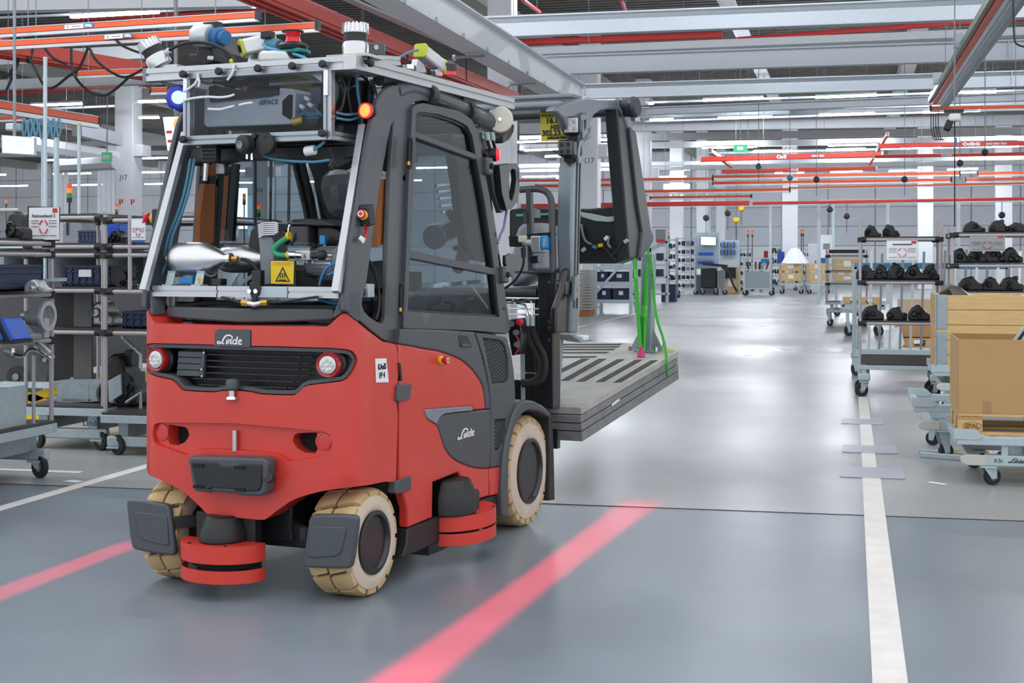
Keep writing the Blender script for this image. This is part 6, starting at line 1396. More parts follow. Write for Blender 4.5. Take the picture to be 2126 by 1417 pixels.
def crate(name, label, x0, x1, y0, y1, z, h, m=NAVY, group=None, tagp=True):
    o = thing(name, label, 'crate', ((x0 + x1) / 2, (y0 + y1) / 2, z), off=((x0 + x1) / 2, (y0 + y1) / 2, z), group=group); t = .008; b = M(); w, d = x1 - x0, y1 - y0; cx, cy = (x0 + x1) / 2, (y0 + y1) / 2
    b.box((cx, cy, z + .006), (w, d, .012)).box((cx, y0 + t / 2, z + h / 2), (w, t, h)).box((cx, y1 - t / 2, z + h / 2), (w, t, h)).box((x0 + t / 2, cy, z + h / 2), (t, d, h)).box((x1 - t / 2, cy, z + h / 2), (t, d, h)); b.done('shell', m, o)
    q = M()
    for zz in (z + h - .012, z + h - .05, z + .03): q.box((cx, y0 - .006, zz), (w + .02, .012, .012)); q.box((x1 + .006, cy, zz), (.012, d, .012))
    q.done('rim', m, o)
    for k in range(7): M().box((x0 + w * (k + .5) / 7, y0 - .006, z + h * .45), (.008, .012, h * .8)).done('rib', m, o)
    if tagp: M().box((cx, y0 - .014, z + h * .62), (w * .26, .006, h * .34)).done('label_card', PAPER, o)
    return o
def board(name, label, c, w, h, m, title='Rahmenband 2', ang=0., red=True, lines=True):
    """pink framed flow card with a ring of red arrows"""
    c = V(c); o = thing(name, label, 'sign', c, off=c); ux = V((cos(ang), sin(ang), 0)); n = ux.cross(Z3)
    M().prism([c + ux * sx * w / 2 + Z3 * sz * h / 2 for sx, sz in ((-1, -1), (1, -1), (1, 1), (-1, 1))], -n * .006).done('sheet', m, o)
    f = n * .004
    M().prism([c + f + ux * w * a + Z3 * h * b for a, b in ((.3, .34), (.46, .34), (.46, .47), (.3, .47))], -n * .001).done('red_corner', BTN, o)
    if title: write(title, c + f + Z3 * h * .24, ux, Z3, w * .13, INK, o)
    for k in range(4):
        a0 = 90 * k + 12; a1 = a0 + 62; m_ = M(); R0 = w * .135; Rv = h * .21
        pts = [c + f + ux * R0 * cos(R(a0 + (a1 - a0) * i / 6)) + Z3 * (Rv * sin(R(a0 + (a1 - a0) * i / 6)) - h * .1) for i in range(7)]
        for A, B_ in zip(pts, pts[1:]): m_.bar(A, B_, .004, w * .045, up=n)
        m_.done('arrow', BTN, o)
    rows = [(-.3, .1), (-.3, .02), (-.3, -.08), (.3, .1), (.3, .02), (.3, -.08), (-.3, -.36), (0, -.36), (.3, -.36)]
    for i, (a, b) in enumerate(rows):
        p = c + f + ux * w * a + Z3 * h * b; M().bar(p - ux * w * .13, p + ux * w * .13, .002, h * .035, up=n).done('text_line', GREYP, o)
    return o
def blob(name, label, cat, c, dims, m, group=None, seed=0, parts=3):
    """a moulded machine part made of a few fused housings"""
    rnd = random.Random(seed); c = V(c); o = thing(name, label, cat, c, off=c, group=group); w, d, h = dims
    b = M(); k = rnd.uniform(.35, .6)
    b.prism([c + V((x * w, -d / 2, z * h)) for x, z in ((-.5, 0), (.5, 0), (.5, k * .8), (.3, k), (.1, .95), (-.15, 1), (-.35, .85), (-.5, .5))], (0, d, 0)); b.done('housing', m, o, bevel=min(dims) * .12, seg=3)
    for i in range(parts):
        a = c + V((rnd.uniform(-.4, .4) * w, -d / 2, h * rnd.uniform(.25, .6))); rr = h * rnd.uniform(.13, .24)
        M().lathe([(0, -.02), (rr, -.02), (rr, .015), (rr * .75, .025), (rr * .7, .01), (0, .01)], a, (rnd.uniform(-.3, .3), -1, rnd.uniform(-.1, .3)), 18).done('flange', m, o)
    M().box(c + V((rnd.uniform(-.2, .2) * w, 0, h * .9)), (w * .2, d * .5, h * .3)).done('lug', m, o, bevel=.006)
    return o
# ------------------------------------------------------------------ left: rack 1 (nearest), 2 and 3
def zat(v, y, x): d = y * _ct - x * _st; return CH + (HY - v) * d / FPX
p1 = hy(110, 870, 8.72); X1 = p1.x
z = lambda v: zat(v, 8.7, X1)
r1x0, r1x1, r1y0, r1y1 = X1 - 1.15, X1, 6.3, 8.7; zb1 = z(872)
L1r = pipe_rack('grey pipe rack on a galvanised trolley, nearest at the left edge', r1x0, r1x1, r1y0, r1y1, zb1, [z(500), z(522), z(605), z(700)], [z(432), z(432), z(437), z(500)])
M().cyl((r1x0, r1y1, z(437)), (r1x0 + .9, r1y1, z(436)), .016).done('rail', PIPEG, L1r)
pz_ = lambda u, v, y: hy(u, v, y)
b = hy(91, 464, 8.62); w = hy(122, 464, 8.62).x - hy(60, 464, 8.62).x; h = hy(91, 430, 8.62).z - hy(91, 497, 8.62).z
board('flow_card', 'white card with a ring of red arrows on the nearest left rack', b, w, h, PAPER)
M().prism([hy(u, v, 8.66) for u, v in ((57, 428), (124, 430), (122, 500), (58, 499))], (0, .01, 0)).done('card_frame', JBLK, L1r)
a_, c_ = hy(-4, 600, 8.3), hy(52, 600, 8.3); crate('crate', 'navy blue crate standing at the left edge on the nearest pipe rack', a_.x, c_.x, 8.0, 8.5, z(605) + .015, .17, tagp=False)
# contents of rack 1
SIL = mat('silver_casting', (176, 180, 184), .35, .5, var=.12)
def tuber(label, L, r, m, name='steel_pipe', cat='pipe', group=None): return tag(M().tube([V(p) for p in L], r).done(name, m), label, cat, group)
c = hy(87, 650, 8.4); t = thing('pump', 'silver pump casting lying on the nearest left rack', 'pump', (c.x, 8.4, z(700) + .012), off=(c.x, 8.4, z(700) + .012))
M().cyl((c.x - .1, 8.4, z(655)), (c.x + .02, 8.4, z(655)), .055, .065).done('pump_body', GREYP, t, bevel=.008); M().lathe([(.07, 0), (.1, 0), (.1, .02), (.07, .02)], (c.x + .03, 8.4, z(652)), (1, 0, 0), 24, closed=True).done('pump_flange', SIL, t)
M().box((c.x - .02, 8.4, (z(652) + z(700)) / 2), (.12, .06, abs(z(675) - z(700)) * 1.6)).done('pump_foot', SIL, t, bevel=.006); M().cyl((c.x - .08, 8.4, z(655)), (c.x - .14, 8.38, z(650)), .03).done('pump_port', SIL, t)
c = hy(20, 645, 7.9); t = thing('battery_box', 'tilted blue and black box on the nearest left rack', 'box', (c.x, 7.9, z(700) + .012), off=(c.x, 7.9, z(700) + .012))
for k, m in ((0, BLUEB), (.045, JBLK), (.075, BLUEB)): M().box((c.x - .03 + k, 7.9, z(672) + .0), (.035, .2, .15), ry(-.5)).done('box_shell', m, t, bevel=.008)
M().box((c.x, 7.9, z(700) + .02), (.2, .2, .02)).done('box_tray', JBLK, t)
blob('valve_block', 'black and silver valve block low on the nearest left rack', 'valve', (hy(28, 690, 8.2).x, 8.2, z(702) + .014), (.3, .2, .12), GREYP, seed=3, parts=4)
q = hy(-60, 760, 11.7); q2 = hy(104, 715, 11.7); t = thing('axle_housing', 'big dark axle housing with a round port behind the nearest left rack', 'housing', ((q.x + q2.x) / 2, 12, zat(800, 11.6, -7) + .03), off=((q.x + q2.x) / 2, 12, zat(800, 11.6, -7) + .03))
M().prism([hy(u, v, 11.7) for u, v in ((-60, 706), (84, 704), (98, 722), (106, 760), (100, 799), (-60, 799))], (0, .4, 0)).done('housing_body', mat('axle_grey', (70, 70, 72), .45), t, bevel=.03, seg=3)
M().lathe([(0, -.03), (.05, -.03), (.06, -.02), (.09, -.01), (.1, .01), (0, .01)], hy(35, 782, 11.68), (0, -1, 0), 24).done('port_ring', BLK, t); M().lathe([(0, .03), (.03, .03), (.035, .02), (0, .02)], hy(35, 782, 11.68), (0, -1, 0), 16).done('port_hub', GREYP, t)
for u, v in ((12, 728), (60, 716), (78, 742), (95, 735)): M().cyl(hy(u, v, 11.7), hy(u + 14, v + 5, 11.6), .022, n=10).done('fitting', CHROME, t)
t = thing('steel_bracket', 'bent bright steel bracket on the nearest left rack', 'bracket', (hy(70, 725, 8.5).x, 8.5, z(735)), off=(hy(70, 725, 8.5).x, 8.5, z(735)))
p = hy(70, 725, 8.5); m = M().tube(spline([hy(u, v, 8.5) for u, v in ((28, 722), (30, 736), (48, 738), (62, 726), (80, 728), (105, 745))], 4), .012).done('bent_pipe', CHROME, t); M().tube(spline([hy(u, v, 8.45) for u, v in ((75, 712), (90, 722), (104, 735))], 4), .02).done('strut', SIL, t); M().cyl((p.x, 8.5, z(733)), (p.x, 8.5, zb1), .012).done('stand', SIL, t)
q = hy(22, 870, 8.0); t = thing('sheet_box', 'open galvanised sheet box on the base of the nearest left rack', 'box', (q.x - .1, 8.1, zb1), off=(q.x - .1, 8.1, zb1)); xx = hy(44, 860, 8.4).x
M().box((xx, 8.0, zb1 + .13), (.012, .9, .26)).done('side_sheet', LGALV, t); M().box((xx - .3, 8.45, zb1 + .1), (.6, .012, .2)).done('end_sheet', LGALV, t); M().box((xx - .3, 8.0, zb1 + .008), (.6, .9, .012)).done('bottom_sheet', LGALV, t)
tag(M().prism([hy(u, v, 8.5) for u, v in ((63, 582), (106, 577), (105, 584), (70, 588))], (0, .2, 0)).done('steel_plate', LGALV), 'bright steel plate beside the navy crate on the nearest left rack', 'plate')
blob('drill_motor', 'small motor with an orange band on the nearest left rack', 'motor', (hy(80, 600, 8.3).x, 8.3, z(604)), (.14, .12, .08), SIL, seed=8)
blob('motor', 'dark upright motor with bracket behind the arrow card', 'motor', (hy(40, 495, 8.4).x, 8.4, z(499)), (.12, .14, .18), BLK, seed=9)
# rack 2
Y2 = 9.95; z2 = lambda v: zat(v, Y2, -6); xa, xb = hy(54, 800, Y2).x, hy(214, 800, Y2).x
pipe_rack('grey pipe rack on a trolley, second from the left edge', xa, xb, Y2, Y2 + 1.1, z2(840), [z2(447), z2(507), z2(524), z2(598), z2(684)], [z2(440)] * 4)
a_, c_ = hy(132, 590, Y2 + .1), hy(212, 590, Y2 + .1); crate('crate', 'navy blue crate with a paper label on the second left rack', a_.x, c_.x + .08, Y2 + .08, Y2 + .5, z2(598) + .014, z2(554) - z2(598))
tag(M().prism([hy(u, v, Y2 + .3) for u, v in ((114, 608), (153, 608), (153, 780), (114, 780))], (0, .03, 0)).done('black_board', JBLK), 'tall black board standing in the second left rack', 'board')
tag(M().prism([hy(u, v, Y2 + .28) for u, v in ((153, 608), (190, 608), (190, 820), (153, 820))], (0, .03, 0)).done('grey_board', mat('board_grey', (112, 112, 112), .6)), 'tall grey board beside the black one in the second left rack', 'board')
q = thing('sheet_box', 'galvanised sheet box on the base of the second left rack', 'box', (hy(165, 832, Y2 + .3).x, Y2 + .5, z2(838)), off=(hy(165, 832, Y2 + .3).x, Y2 + .5, z2(838)))
M().prism([hy(u, v, Y2 + .2) for u, v in ((118, 800), (128, 788), (212, 786), (214, 832), (118, 836))], (0, .012, 0)).done('front_sheet', GALV, q); M().box((hy(165, 832, Y2 + .3).x, Y2 + .45, z2(838) + .01), (.34, .5, .02)).done('bottom_sheet', GALV, q); M().box((hy(212, 832, Y2 + .4).x, Y2 + .45, z2(815)), (.012, .5, .16)).done('side_sheet', GALV, q)
q = blob('motor_unit', 'silver motor unit with a cable on the second left rack', 'motor', (hy(222, 675, Y2 + .4).x, Y2 + .4, z2(683) + .012), (.22, .2, .2), SIL, seed=12, parts=4)
write('Linde', hy(190, 878, Y2 - .03), X3, Z3, .07, INK, q, 'stencil')
# rack 3
Y3 = 9.75; z3 = lambda v: zat(v, Y3, -5.3); xa3, xb3 = hy(219, 800, Y3).x, hy(330, 800, Y3).x
r3 = pipe_rack('grey pipe rack on a trolley just left of the forklift', xa3, xb3 + .5, Y3, Y3 + 1.1, z3(856), [z3(452), z3(507), z3(524), z3(600), z3(686)], [z3(445)] * 4)
M().cyl(hy(270, 446, Y3), hy(270, 602, Y3), .016).done('middle_post', PIPEG, r3)
a_ = hy(244, 670, Y3); crate('crate', 'navy blue crate on the rack just left of the forklift', a_.x, a_.x + .42, Y3 + .08, Y3 + .6, z3(674) - .03, .13, tagp=False)
b = hy(287, 477, Y3 - .05); board('flow_card', 'smaller arrow card on the rack beside the cab pillar', b, hy(302, 477, Y3).x - hy(273, 477, Y3).x, .15, PAPER, title='')
b = hy(483, 472, Y3 + 1.5); fcx = board('flow_card', 'arrow card seen through the rear opening of the cab', b, .1, .17, PAPER, title=''); M().cyl((b.x, b.y + .02, 0), (b.x, b.y + .02, b.z), .012).done('card_pole', PIPEG, fcx)
q = thing('tilted_tray', 'tilted galvanised tray low on the rack beside the forklift', 'tray', hy(245, 820, Y3 + .3), off=hy(245, 820, Y3 + .3))
M().prism([hy(u, v, Y3 + .3) for u, v in ((224, 790), (250, 776), (252, 818), (226, 835))], (.02, .3, 0)).done('tray_side', LGALV, q); M().prism([hy(u, v, Y3 + .32) for u, v in ((250, 776), (262, 776), (264, 818), (252, 818))], (0, .3, 0)).done('tray_edge', BLK, q); M().bar(hy(232, 832, Y3 + .3), V((hy(232, 832, Y3 + .3).x, Y3 + .5, z3(856))), .03, .03).done('tray_foot', GREYP, q)
for i, (u0, v0, u1, v1) in enumerate(((253, 698, 292, 735), (262, 835, 292, 815))): tuber(['dark steel strut leaning in the rack beside the forklift', 'pipe strut low on the rack beside the forklift'][i], [hy(u0, v0, Y3 + .3), hy(u1, v1, Y3 + .3), V((hy(u1, v1, Y3 + .3).x, Y3 + .3, z3(856 if i else 770)))], .014, SIL, 'strut', 'strut')
blob('gear_unit', 'black gear unit with bright bolts on the left rack', 'gearbox', (hy(262, 765, Y3 + .5).x, Y3 + .5, z3(856)), (.3, .3, .42), BLK, seed=21, parts=5)
blob('pump', 'black ribbed pump on the upper shelf beside the cab pillar', 'pump', (hy(250, 506, Y3 + .4).x, Y3 + .4, z3(507) + .012), (.14, .14, .1), BLK, seed=22)
a_ = hy(262, 597, Y3 + .3); blob('controller', 'small controller with blue caps on the rack beside the pillar', 'controller', (a_.x, Y3 + .3, z3(598)), (.14, .1, .13), BLK, seed=23)
# yellow lifting tables and dark shed behind the left racks
for i, (u0, v0, u1, v1) in enumerate(((0, 800, 105, 835), (190, 770, 290, 790))):
    p = hy(u0, v1, 11.6); q = hy(u1, v0, 11.6); o = thing('lift_table', ['yellow lift table behind the nearest left rack', 'yellow lift table behind the rack beside the forklift'][i], 'lift table', (p.x, 11.6, 0), off=(p.x, 11.6, 0))
    M().box(((p.x + q.x) / 2, 11.9, q.z), (q.x - p.x, .6, .05)).done('table_top', LGALV, o); M().bar((p.x, 11.75, .12), (q.x, 11.75, q.z - .04), .05, .08).done('scissor_arm', YEL, o); M().bar((q.x, 11.75, .12), (p.x, 11.75, q.z - .04), .05, .08).done('scissor_arm', YEL, o); M().box(((p.x + q.x) / 2, 11.9, .06), (q.x - p.x, .6, .12)).done('table_base', YEL, o)
a_ = hy(-30, 700, 12.4); tag(M().box((a_.x + .8, 12.6, .75), (2.6, .06, 1.0)).done('dark_screen', mat('dark_screen', (66, 66, 68), .6)), 'dark screen panel standing behind the left racks', 'screen')
# ------------------------------------------------------------------ workplaces behind the left racks
MON = mat('lit_screen', (222, 238, 250), .4, var=.02, emit=.9)
p = hy(36, 301, 16); q = thing('wall_monitor', 'lit white monitor hanging at the left edge below the orange rails', 'monitor', p, off=p)
M().prism([hy(u, v, 16) for u, v in ((3, 280), (71, 285), (71, 322), (4, 318))], (0, .06, 0)).done('monitor_case', LGALV, q); M().prism([hy(u, v, 15.98) for u, v in ((5, 282), (69, 287), (69, 320), (6, 316))], (0, .01, 0)).done('screen', MON, q); M().cyl(hy(30, 282, 16.04), V((hy(30, 282, 16.04).x, 16.04, 9.1)), .02).done('hanger', GREYP, q)
for i, v in enumerate((290, 294, 299)): M().prism([hy(u, vv, 15.97) for u, vv in ((14, v), (52, v + 1), (52, v + 2.2), (14, v + 1.2))], (0, .004, 0)).done('screen_text', mat('screen_blue', (150, 196, 226), .5, emit=.5), q)
p = hy(366, 275, 20); q = thing('info_screen', 'lit information screen partly hidden by the blue spot lamp', 'screen', p, off=p)
M().prism([hy(u, v, 20) for u, v in ((337, 242), (392, 240), (390, 314), (347, 314))], (0, .08, 0)).done('screen_case', BLK, q); M().prism([hy(u, v, 19.97) for u, v in ((338, 243), (391, 241), (389, 313), (348, 313))], (0, .02, 0)).done('screen', MON, q)
M().lathe([(0, 0), (.1, 0), (0, .004)], hy(372, 257, 19.96), (0, -1, 0), 24).done('orange_dot', mat('dot_orange', (250, 170, 90), .5, emit=.6), q)
for (u, v) in ((351, 274), (354, 293)): M().prism([hy(u + du, v + dv, 19.96) for du, dv in ((-6, -3), (6, -3), (6, 3), (-6, 3))], (0, .004, 0)).done('red_tag', BTN, q)
for u, v in ((366, 273), (371, 273), (369, 292), (373, 292)): M().bar(hy(u, v - 2, 19.96), hy(u, v + 2, 19.96), .012, .004, up=(0, 1, 0)).done('screen_text', MATS['screen_blue'], q)
M().cyl(hy(365, 242, 20.05), V((hy(365, 242, 20.05).x, 20.05, 9.1)), .03).done('hanger', GREYP, q)
for i, (u, v0, v1, y, r, lab) in enumerate(((94, 124, 470, 14, .022, 'tall grey upright post in front of the left wall, the nearest'), (164, 260, 450, 18, .025, 'grey upright post with a yellow cap left of column J17'), (117, 290, 450, 18, .04, 'wide grey upright post between the two thinner ones'), (88, 290, 450, 20, .02, 'thin grey post at the left behind the monitor'))):
    a = hy(u, v0, y); o = tag(M().cyl((a.x, y, 0), a, r, n=10).done('upright_post', LGALV), lab, 'post')
    M().cyl(a, a + Z3 * .03, r * 1.1, n=10).done('post_cap', YEL if i == 1 else LGALV, o)
STK = {'r': mat('stack_red', (214, 60, 48), .4, emit=.3), 'o': mat('stack_orange', (240, 130, 40), .4, emit=.3), 'g': mat('stack_green', (40, 130, 80), .4)}
def stack(u, v0, v1, y, label):
    a, b = hy(u, v1, y), hy(u, v0, y); h = (b.z - a.z); o = thing('signal_tower', label, 'signal lamp', (a.x, y, 0), off=(a.x, y, 0)); r = h * .14
    M().cyl((a.x, y, 0), (a.x, y, a.z), r * .4, n=8).done('stem', BLK, o)
    for k, c in enumerate('gor'): M().cyl((a.x, y, a.z + h * (.25 + .25 * k)), (a.x, y, a.z + h * (.5 + .25 * k)), r, n=12).done('lamp_ring', STK[c], o)
    M().cyl((a.x, y, a.z), (a.x, y, a.z + h * .25), r, n=12).done('lamp_base', BLK, o)
stack(144, 381, 420, 16, 'red orange and green signal tower above the second left rack'); stack(242, 423, 445, 20, 'small signal tower beside column J17'); stack(13, 413, 428, 18, 'small orange signal lamp at the left edge'); stack(537, 418, 450, 24, 'signal tower seen through the rear opening of the cab'); stack(507, 402, 425, 26, 'second signal tower seen through the cab, further left')
for i, (u0, v0, u1, v1, y, m, lab) in enumerate(((222, 462, 247, 505, 13.95, BLUEB, 'tilted blue bin on the bench behind the left racks'), (163, 478, 219, 503, 14.3, NAVY, 'row of navy bins on the bench behind the left racks'), (250, 486, 268, 504, 14.1, BLUEB, 'small light blue bin right of the tilted one'))):
    a, b = hy(u0, v1, y), hy(u1, v0, y); bz = hy(150, 505, 14).z; crate('bin', lab, a.x, b.x, y, y + .35, bz, b.z - bz, m, tagp=False)
for i, (u0, u1, v, y) in enumerate(((0, 330, 505, 14),)):
    a, b = hy(u0, v, y), hy(u1, v, y); o = thing('workbench', 'long workbench behind the left pipe racks', 'bench', ((a.x + b.x) / 2, y + .4, 0), off=((a.x + b.x) / 2, y + .4, 0)); M().box(((a.x + b.x) / 2, y + .4, a.z - .03), (b.x - a.x, 1.0, .05)).done('bench_top', LGALV, o)
    for k in range(4): M().box((a.x + .05 + (b.x - a.x - .1) * k / 3, y + .4, (a.z - .05) / 2), (.06, .9, a.z - .05)).done('bench_leg', GREYP, o)
    M().box(((a.x + b.x) / 2, y + .85, a.z - .7), (b.x - a.x, .03, 1.2)).done('perforated_back', LGALV, o)
a = hy(150, 520, 15.5); o = thing('tool_cabinet', 'grey tool cabinet on the bench behind the second left rack', 'cabinet', (a.x, 15.5, 0), off=(a.x, 15.5, 0)); M().box((a.x, 15.7, zat(470, 15.5, a.x) / 2), (.24, .4, zat(455, 15.5, a.x))).done('cabinet_body', mat('cabinet_grey', (120, 124, 132), .5), o, bevel=.01); M().box((a.x - .06, 15.49, zat(470, 15.5, a.x)), (.02, .02, .2)).done('cabinet_handle', BLK, o)
# cables looping under the orange rails
for i, (L, yy) in enumerate(((((0, 152), (10, 160), (22, 150), (48, 108), (60, 130), (70, 90)), 18.8), (((12, 190), (30, 150), (48, 108), (66, 130), (90, 175), (110, 182), (140, 160), (165, 140), (184, 96)), 18.75), (((74, 75), (90, 95), (110, 120), (138, 133)), 18.75), (((184, 96), (200, 125), (232, 150), (262, 160), (300, 142), (316, 134)), 18.7), (((148, 96), (152, 150), (180, 186), (215, 198), (240, 185), (268, 160)), 18.75), (((238, 80), (255, 95), (280, 106), (310, 115)), 18.0))):
    pts = spline([hy(u, v, yy) for u, v in L], 6); tag(M().tube(pts, .02, 6).done('festoon_cable', CABLE), ['black cable loop hanging under the lower orange rail at the far left', 'long festoon cable zigzagging below the orange rails', 'short black cable hanging from the lower orange rail', 'black cable swinging across towards the silver lidar', 'low black cable loop left of column J17', 'black cable beside the 125kg plate'][i], 'cable', 'festoon cables')
o = thing('chain_hoist', 'small grey hoist with blue hose coils at the far left', 'hoist', hy(30, 265, 17), off=hy(30, 265, 17)); M().box(hy(30, 264, 17), (.16, .2, .1)).done('hoist_body', LGALV, o, bevel=.02); M().cyl(hy(30, 268, 17), V((hy(30, 250, 17).x, 17, 9.1)), .012).done('hoist_rope', CABLE, o)
for k in range(7):
    u = 50 + k * 12; pts = spline([hy(u, 246, 17), hy(u - 4, 262, 17), hy(u, 282 + (k * 5) % 9, 17), hy(u + 5, 262, 17), hy(u + 2, 246, 17)], 5); M().tube(pts, .012, 6).done('hose_coil', BCABLE, o)
# ------------------------------------------------------------------ bright gate and pillars seen through the cab
gy = 90; a, b = hy(474, 475, gy), hy(512, 390, gy); wn = struct(M().box(((a.x + b.x) / 2, gy + .1, (a.z + b.z) / 2), (b.x - a.x, .1, b.z - a.z)).done('window_1', mat('daylight_pane', (232, 246, 255), .4, var=.01, emit=1.6), smooth=0))
struct(M().box((b.x + .6, gy + .1, (a.z + b.z) / 2 - .5), (1.1, .14, b.z - a.z)).done('window_frame', mat('pale_blue_frame', (178, 214, 226), .5), wn))
# ------------------------------------------------------------------ right: pipe racks with black mouldings
Y4 = 15.9; xl, xr4 = hy(1786, 700, Y4).x, hy(1954, 700, Y4).x; z4 = lambda v: zat(v, Y4, .5)
pipe_rack('grey pipe rack on casters beside the white aisle line', xl, xr4, Y4, Y4 + .62, z4(760), [z4(493), z4(583), z4(668)], [z4(455)] * 4, cart=False)
rk = [o for o in bpy.data.objects if o.name.startswith('pipe_rack') and not o.parent][-1]
M().box(((xl + xr4) / 2, Y4 + .31, z4(757)), (xr4 - xl, .62, .015)).done('base_deck', SHELF, rk)
M().box(((xl + xr4) / 2, Y4 - .01, z4(746)), (xr4 - xl - .02, .02, z4(736) - z4(757))).done('dark_skirt', mat('dark_skirt', (76, 68, 70), .35), rk)
M().box(((xl + xr4) / 2, Y4 - .0, z4(763)), (xr4 - xl + .04, .03, .05)).done('base_beam', LGALV, rk, bevel=.004); M().box((xl, Y4 + .31, z4(763)), (.03, .62, .05)).done('base_beam', LGALV, rk); M().box((xr4, Y4 + .31, z4(763)), (.03, .62, .05)).done('base_beam', LGALV, rk)
for x in (xl + .04, xr4 - .05):
    for y in (Y4 + .02, Y4 + .56):
        M().box((x, y, (z4(766) + .16) / 2 + .08), (.05, .05, z4(766) - .16)).done('caster_leg', LGALV, rk); M().box((x, y - .02, z4(783)), (.13, .09, .08)).done('bumper', LGALV, rk, bevel=.015); caster((x, y, .175), rk, ang=3.6)
def shelf_parts(row, v0, us, y, zz, lab, group, hs=(.16, .22), m=BLK):
    hs = (hs[0] * 1.2, hs[1] * 1.15)
    for i, u in enumerate(us):
        rnd = random.Random(row * 31 + i); c = hy(u, v0, y); w = rnd.uniform(.18, .24); h = rnd.uniform(*hs)
        blob('moulded_part', f'black moulded part, {["first", "second", "third", "fourth", "fifth", "sixth", "seventh"][i]} from left {lab}', 'part', (c.x, y, zz), (w, .2, h), m, group, seed=row * 31 + i, parts=3)
shelf_parts(1, 490, (1812, 1850), Y4 + .25, z4(493) + .013, 'on top of the rack by the white line', 'mouldings on the near right rack', (.1, .14))
shelf_parts(2, 575, (1800, 1832, 1863, 1900, 1934), Y4 + .2, z4(583) + .013, 'on the middle shelf by the white line', 'mouldings on the near right rack', (.12, .17))
shelf_parts(3, 660, (1812, 1862, 1908), Y4 + .2, z4(668) + .013, 'on the lower shelf by the white line', 'mouldings on the near right rack', (.11, .16))
b = hy(1873, 519, Y4 - .03); board('flow_card', 'arrow card hanging on the pipe rack beside the white aisle line', b, hy(1905, 519, Y4).x - hy(1841, 519, Y4).x, z4(499) - z4(539), PAPER, title=''); M().bar(b + V((-.1, -.006, .062)), b + V((.1, -.006, .062)), .002, .01).done('title_line', INK, [o for o in bpy.data.objects if o.name.startswith('flow_card')][-1])
# second right rack
Y5 = 15.2; xl5 = hy(1977, 600, Y5).x; z5 = lambda v: zat(v, Y5, 1.1)
pipe_rack('taller grey pipe rack at the right edge behind the wooden crate', xl5, xl5 + 1.1, Y5, Y5 + .6, .2, [z5(484), z5(548), z5(606)], [z5(470)] * 4, cart=True)
shelf_parts(5, 475, (2022, 2075, 2115), Y5 + .2, z5(484) + .013, 'on top of the rack behind the crate', 'mouldings on the far right rack', (.07, .11))
shelf_parts(6, 540, (1994, 2030, 2065, 2100), Y5 + .2, z5(548) + .013, 'on the middle shelf behind the crate', 'mouldings on the far right rack', (.11, .14))
shelf_parts(7, 600, (2015, 2060, 2100), Y5 + .2, z5(606) + .013, 'on the low shelf behind the crate', 'mouldings on the far right rack', (.11, .14))
b = hy(2050, 505, Y5 - .03); board('flow_card', 'grey see-through arrow card on the right edge rack', b, .34, .16, mat('grey_card', (150, 152, 156), .4), title='')
# row of upright steel profiles in a blue frame behind the right racks
o = thing('profile_stand', 'stand with a row of upright steel profiles behind the right rack', 'stand', (hy(1900, 600, 19).x, 19, 0), off=(hy(1900, 600, 19).x, 19, 0)); xs0 = hy(1840, 600, 19).x
M().box((xs0 + .55, 19.1, zat(552, 19, 1)), (1.9, .06, .08)).done('blue_beam', mat('sky_blue_beam', (84, 160, 212), .5), o); M().box((xs0 + .55, 19.1, .3), (1.9, .5, .08)).done('stand_base', LGALV, o)
for k in range(16): M().bar((xs0 - .35 + k * .13, 19, .34), (xs0 - .31 + k * .13, 19, zat(512 + (k * 7) % 16, 19, 1)), .05, .03).done('steel_profile', STEEL if k % 2 else GREYP, o)
for x in (xs0 - .4, xs0 + 1.5):
    M().box((x, 19.1, .75), (.06, .06, 1.3)).done('stand_post', LGALV, o)
    for y in (18.9, 19.3): caster((x, y, .26), o)
# ------------------------------------------------------------------ wooden pallet-collar crate
WOOD = mat('pine_board', (212, 176, 122), .65, var=.16, scale=5, stretch=(1.2, 12, 12), bump=.06)
WOODX = mat('pine_board_end', (196, 152, 98), .7, var=.2, scale=5, stretch=(12, 1.2, 12), bump=.06)
Yc = 13.6; zc = lambda v: zat(v, Yc, 1); xc0 = hy(1944, 700, Yc).x; xcL = xc0; depth = .8
cz0, cz1 = zc(768), zc(612); hB = (cz1 - cz0) / 5
cr = thing('collar_crate', 'wooden crate of stacked pallet collars with galvanised corner hinges', 'crate', (xc0 + .6, Yc + .4, cz0), off=(xc0 + .6, Yc + .4, cz0))
for i in range(5):
    zz = cz0 + hB * (i + .5)
    M().box((xc0 + .6, Yc + .01, zz), (1.2, .022, hB - .004)).done('board', WOOD, cr, bevel=.003); M().box((xc0 + .6, Yc + .99, zz), (1.2, .022, hB - .004)).done('board', WOOD, cr, bevel=.003)
    M().box((xc0 + .011, Yc + .5, zz), (.022, .98, hB - .004)).done('board', WOODX, cr, bevel=.003); M().box((xc0 + 1.19, Yc + .5, zz), (.022, .98, hB - .004)).done('board', WOODX, cr, bevel=.003)
M().box((xc0 + .6, Yc + .5, cz0 + .01), (1.16, .94, .02)).done('crate_floor', WOOD, cr)
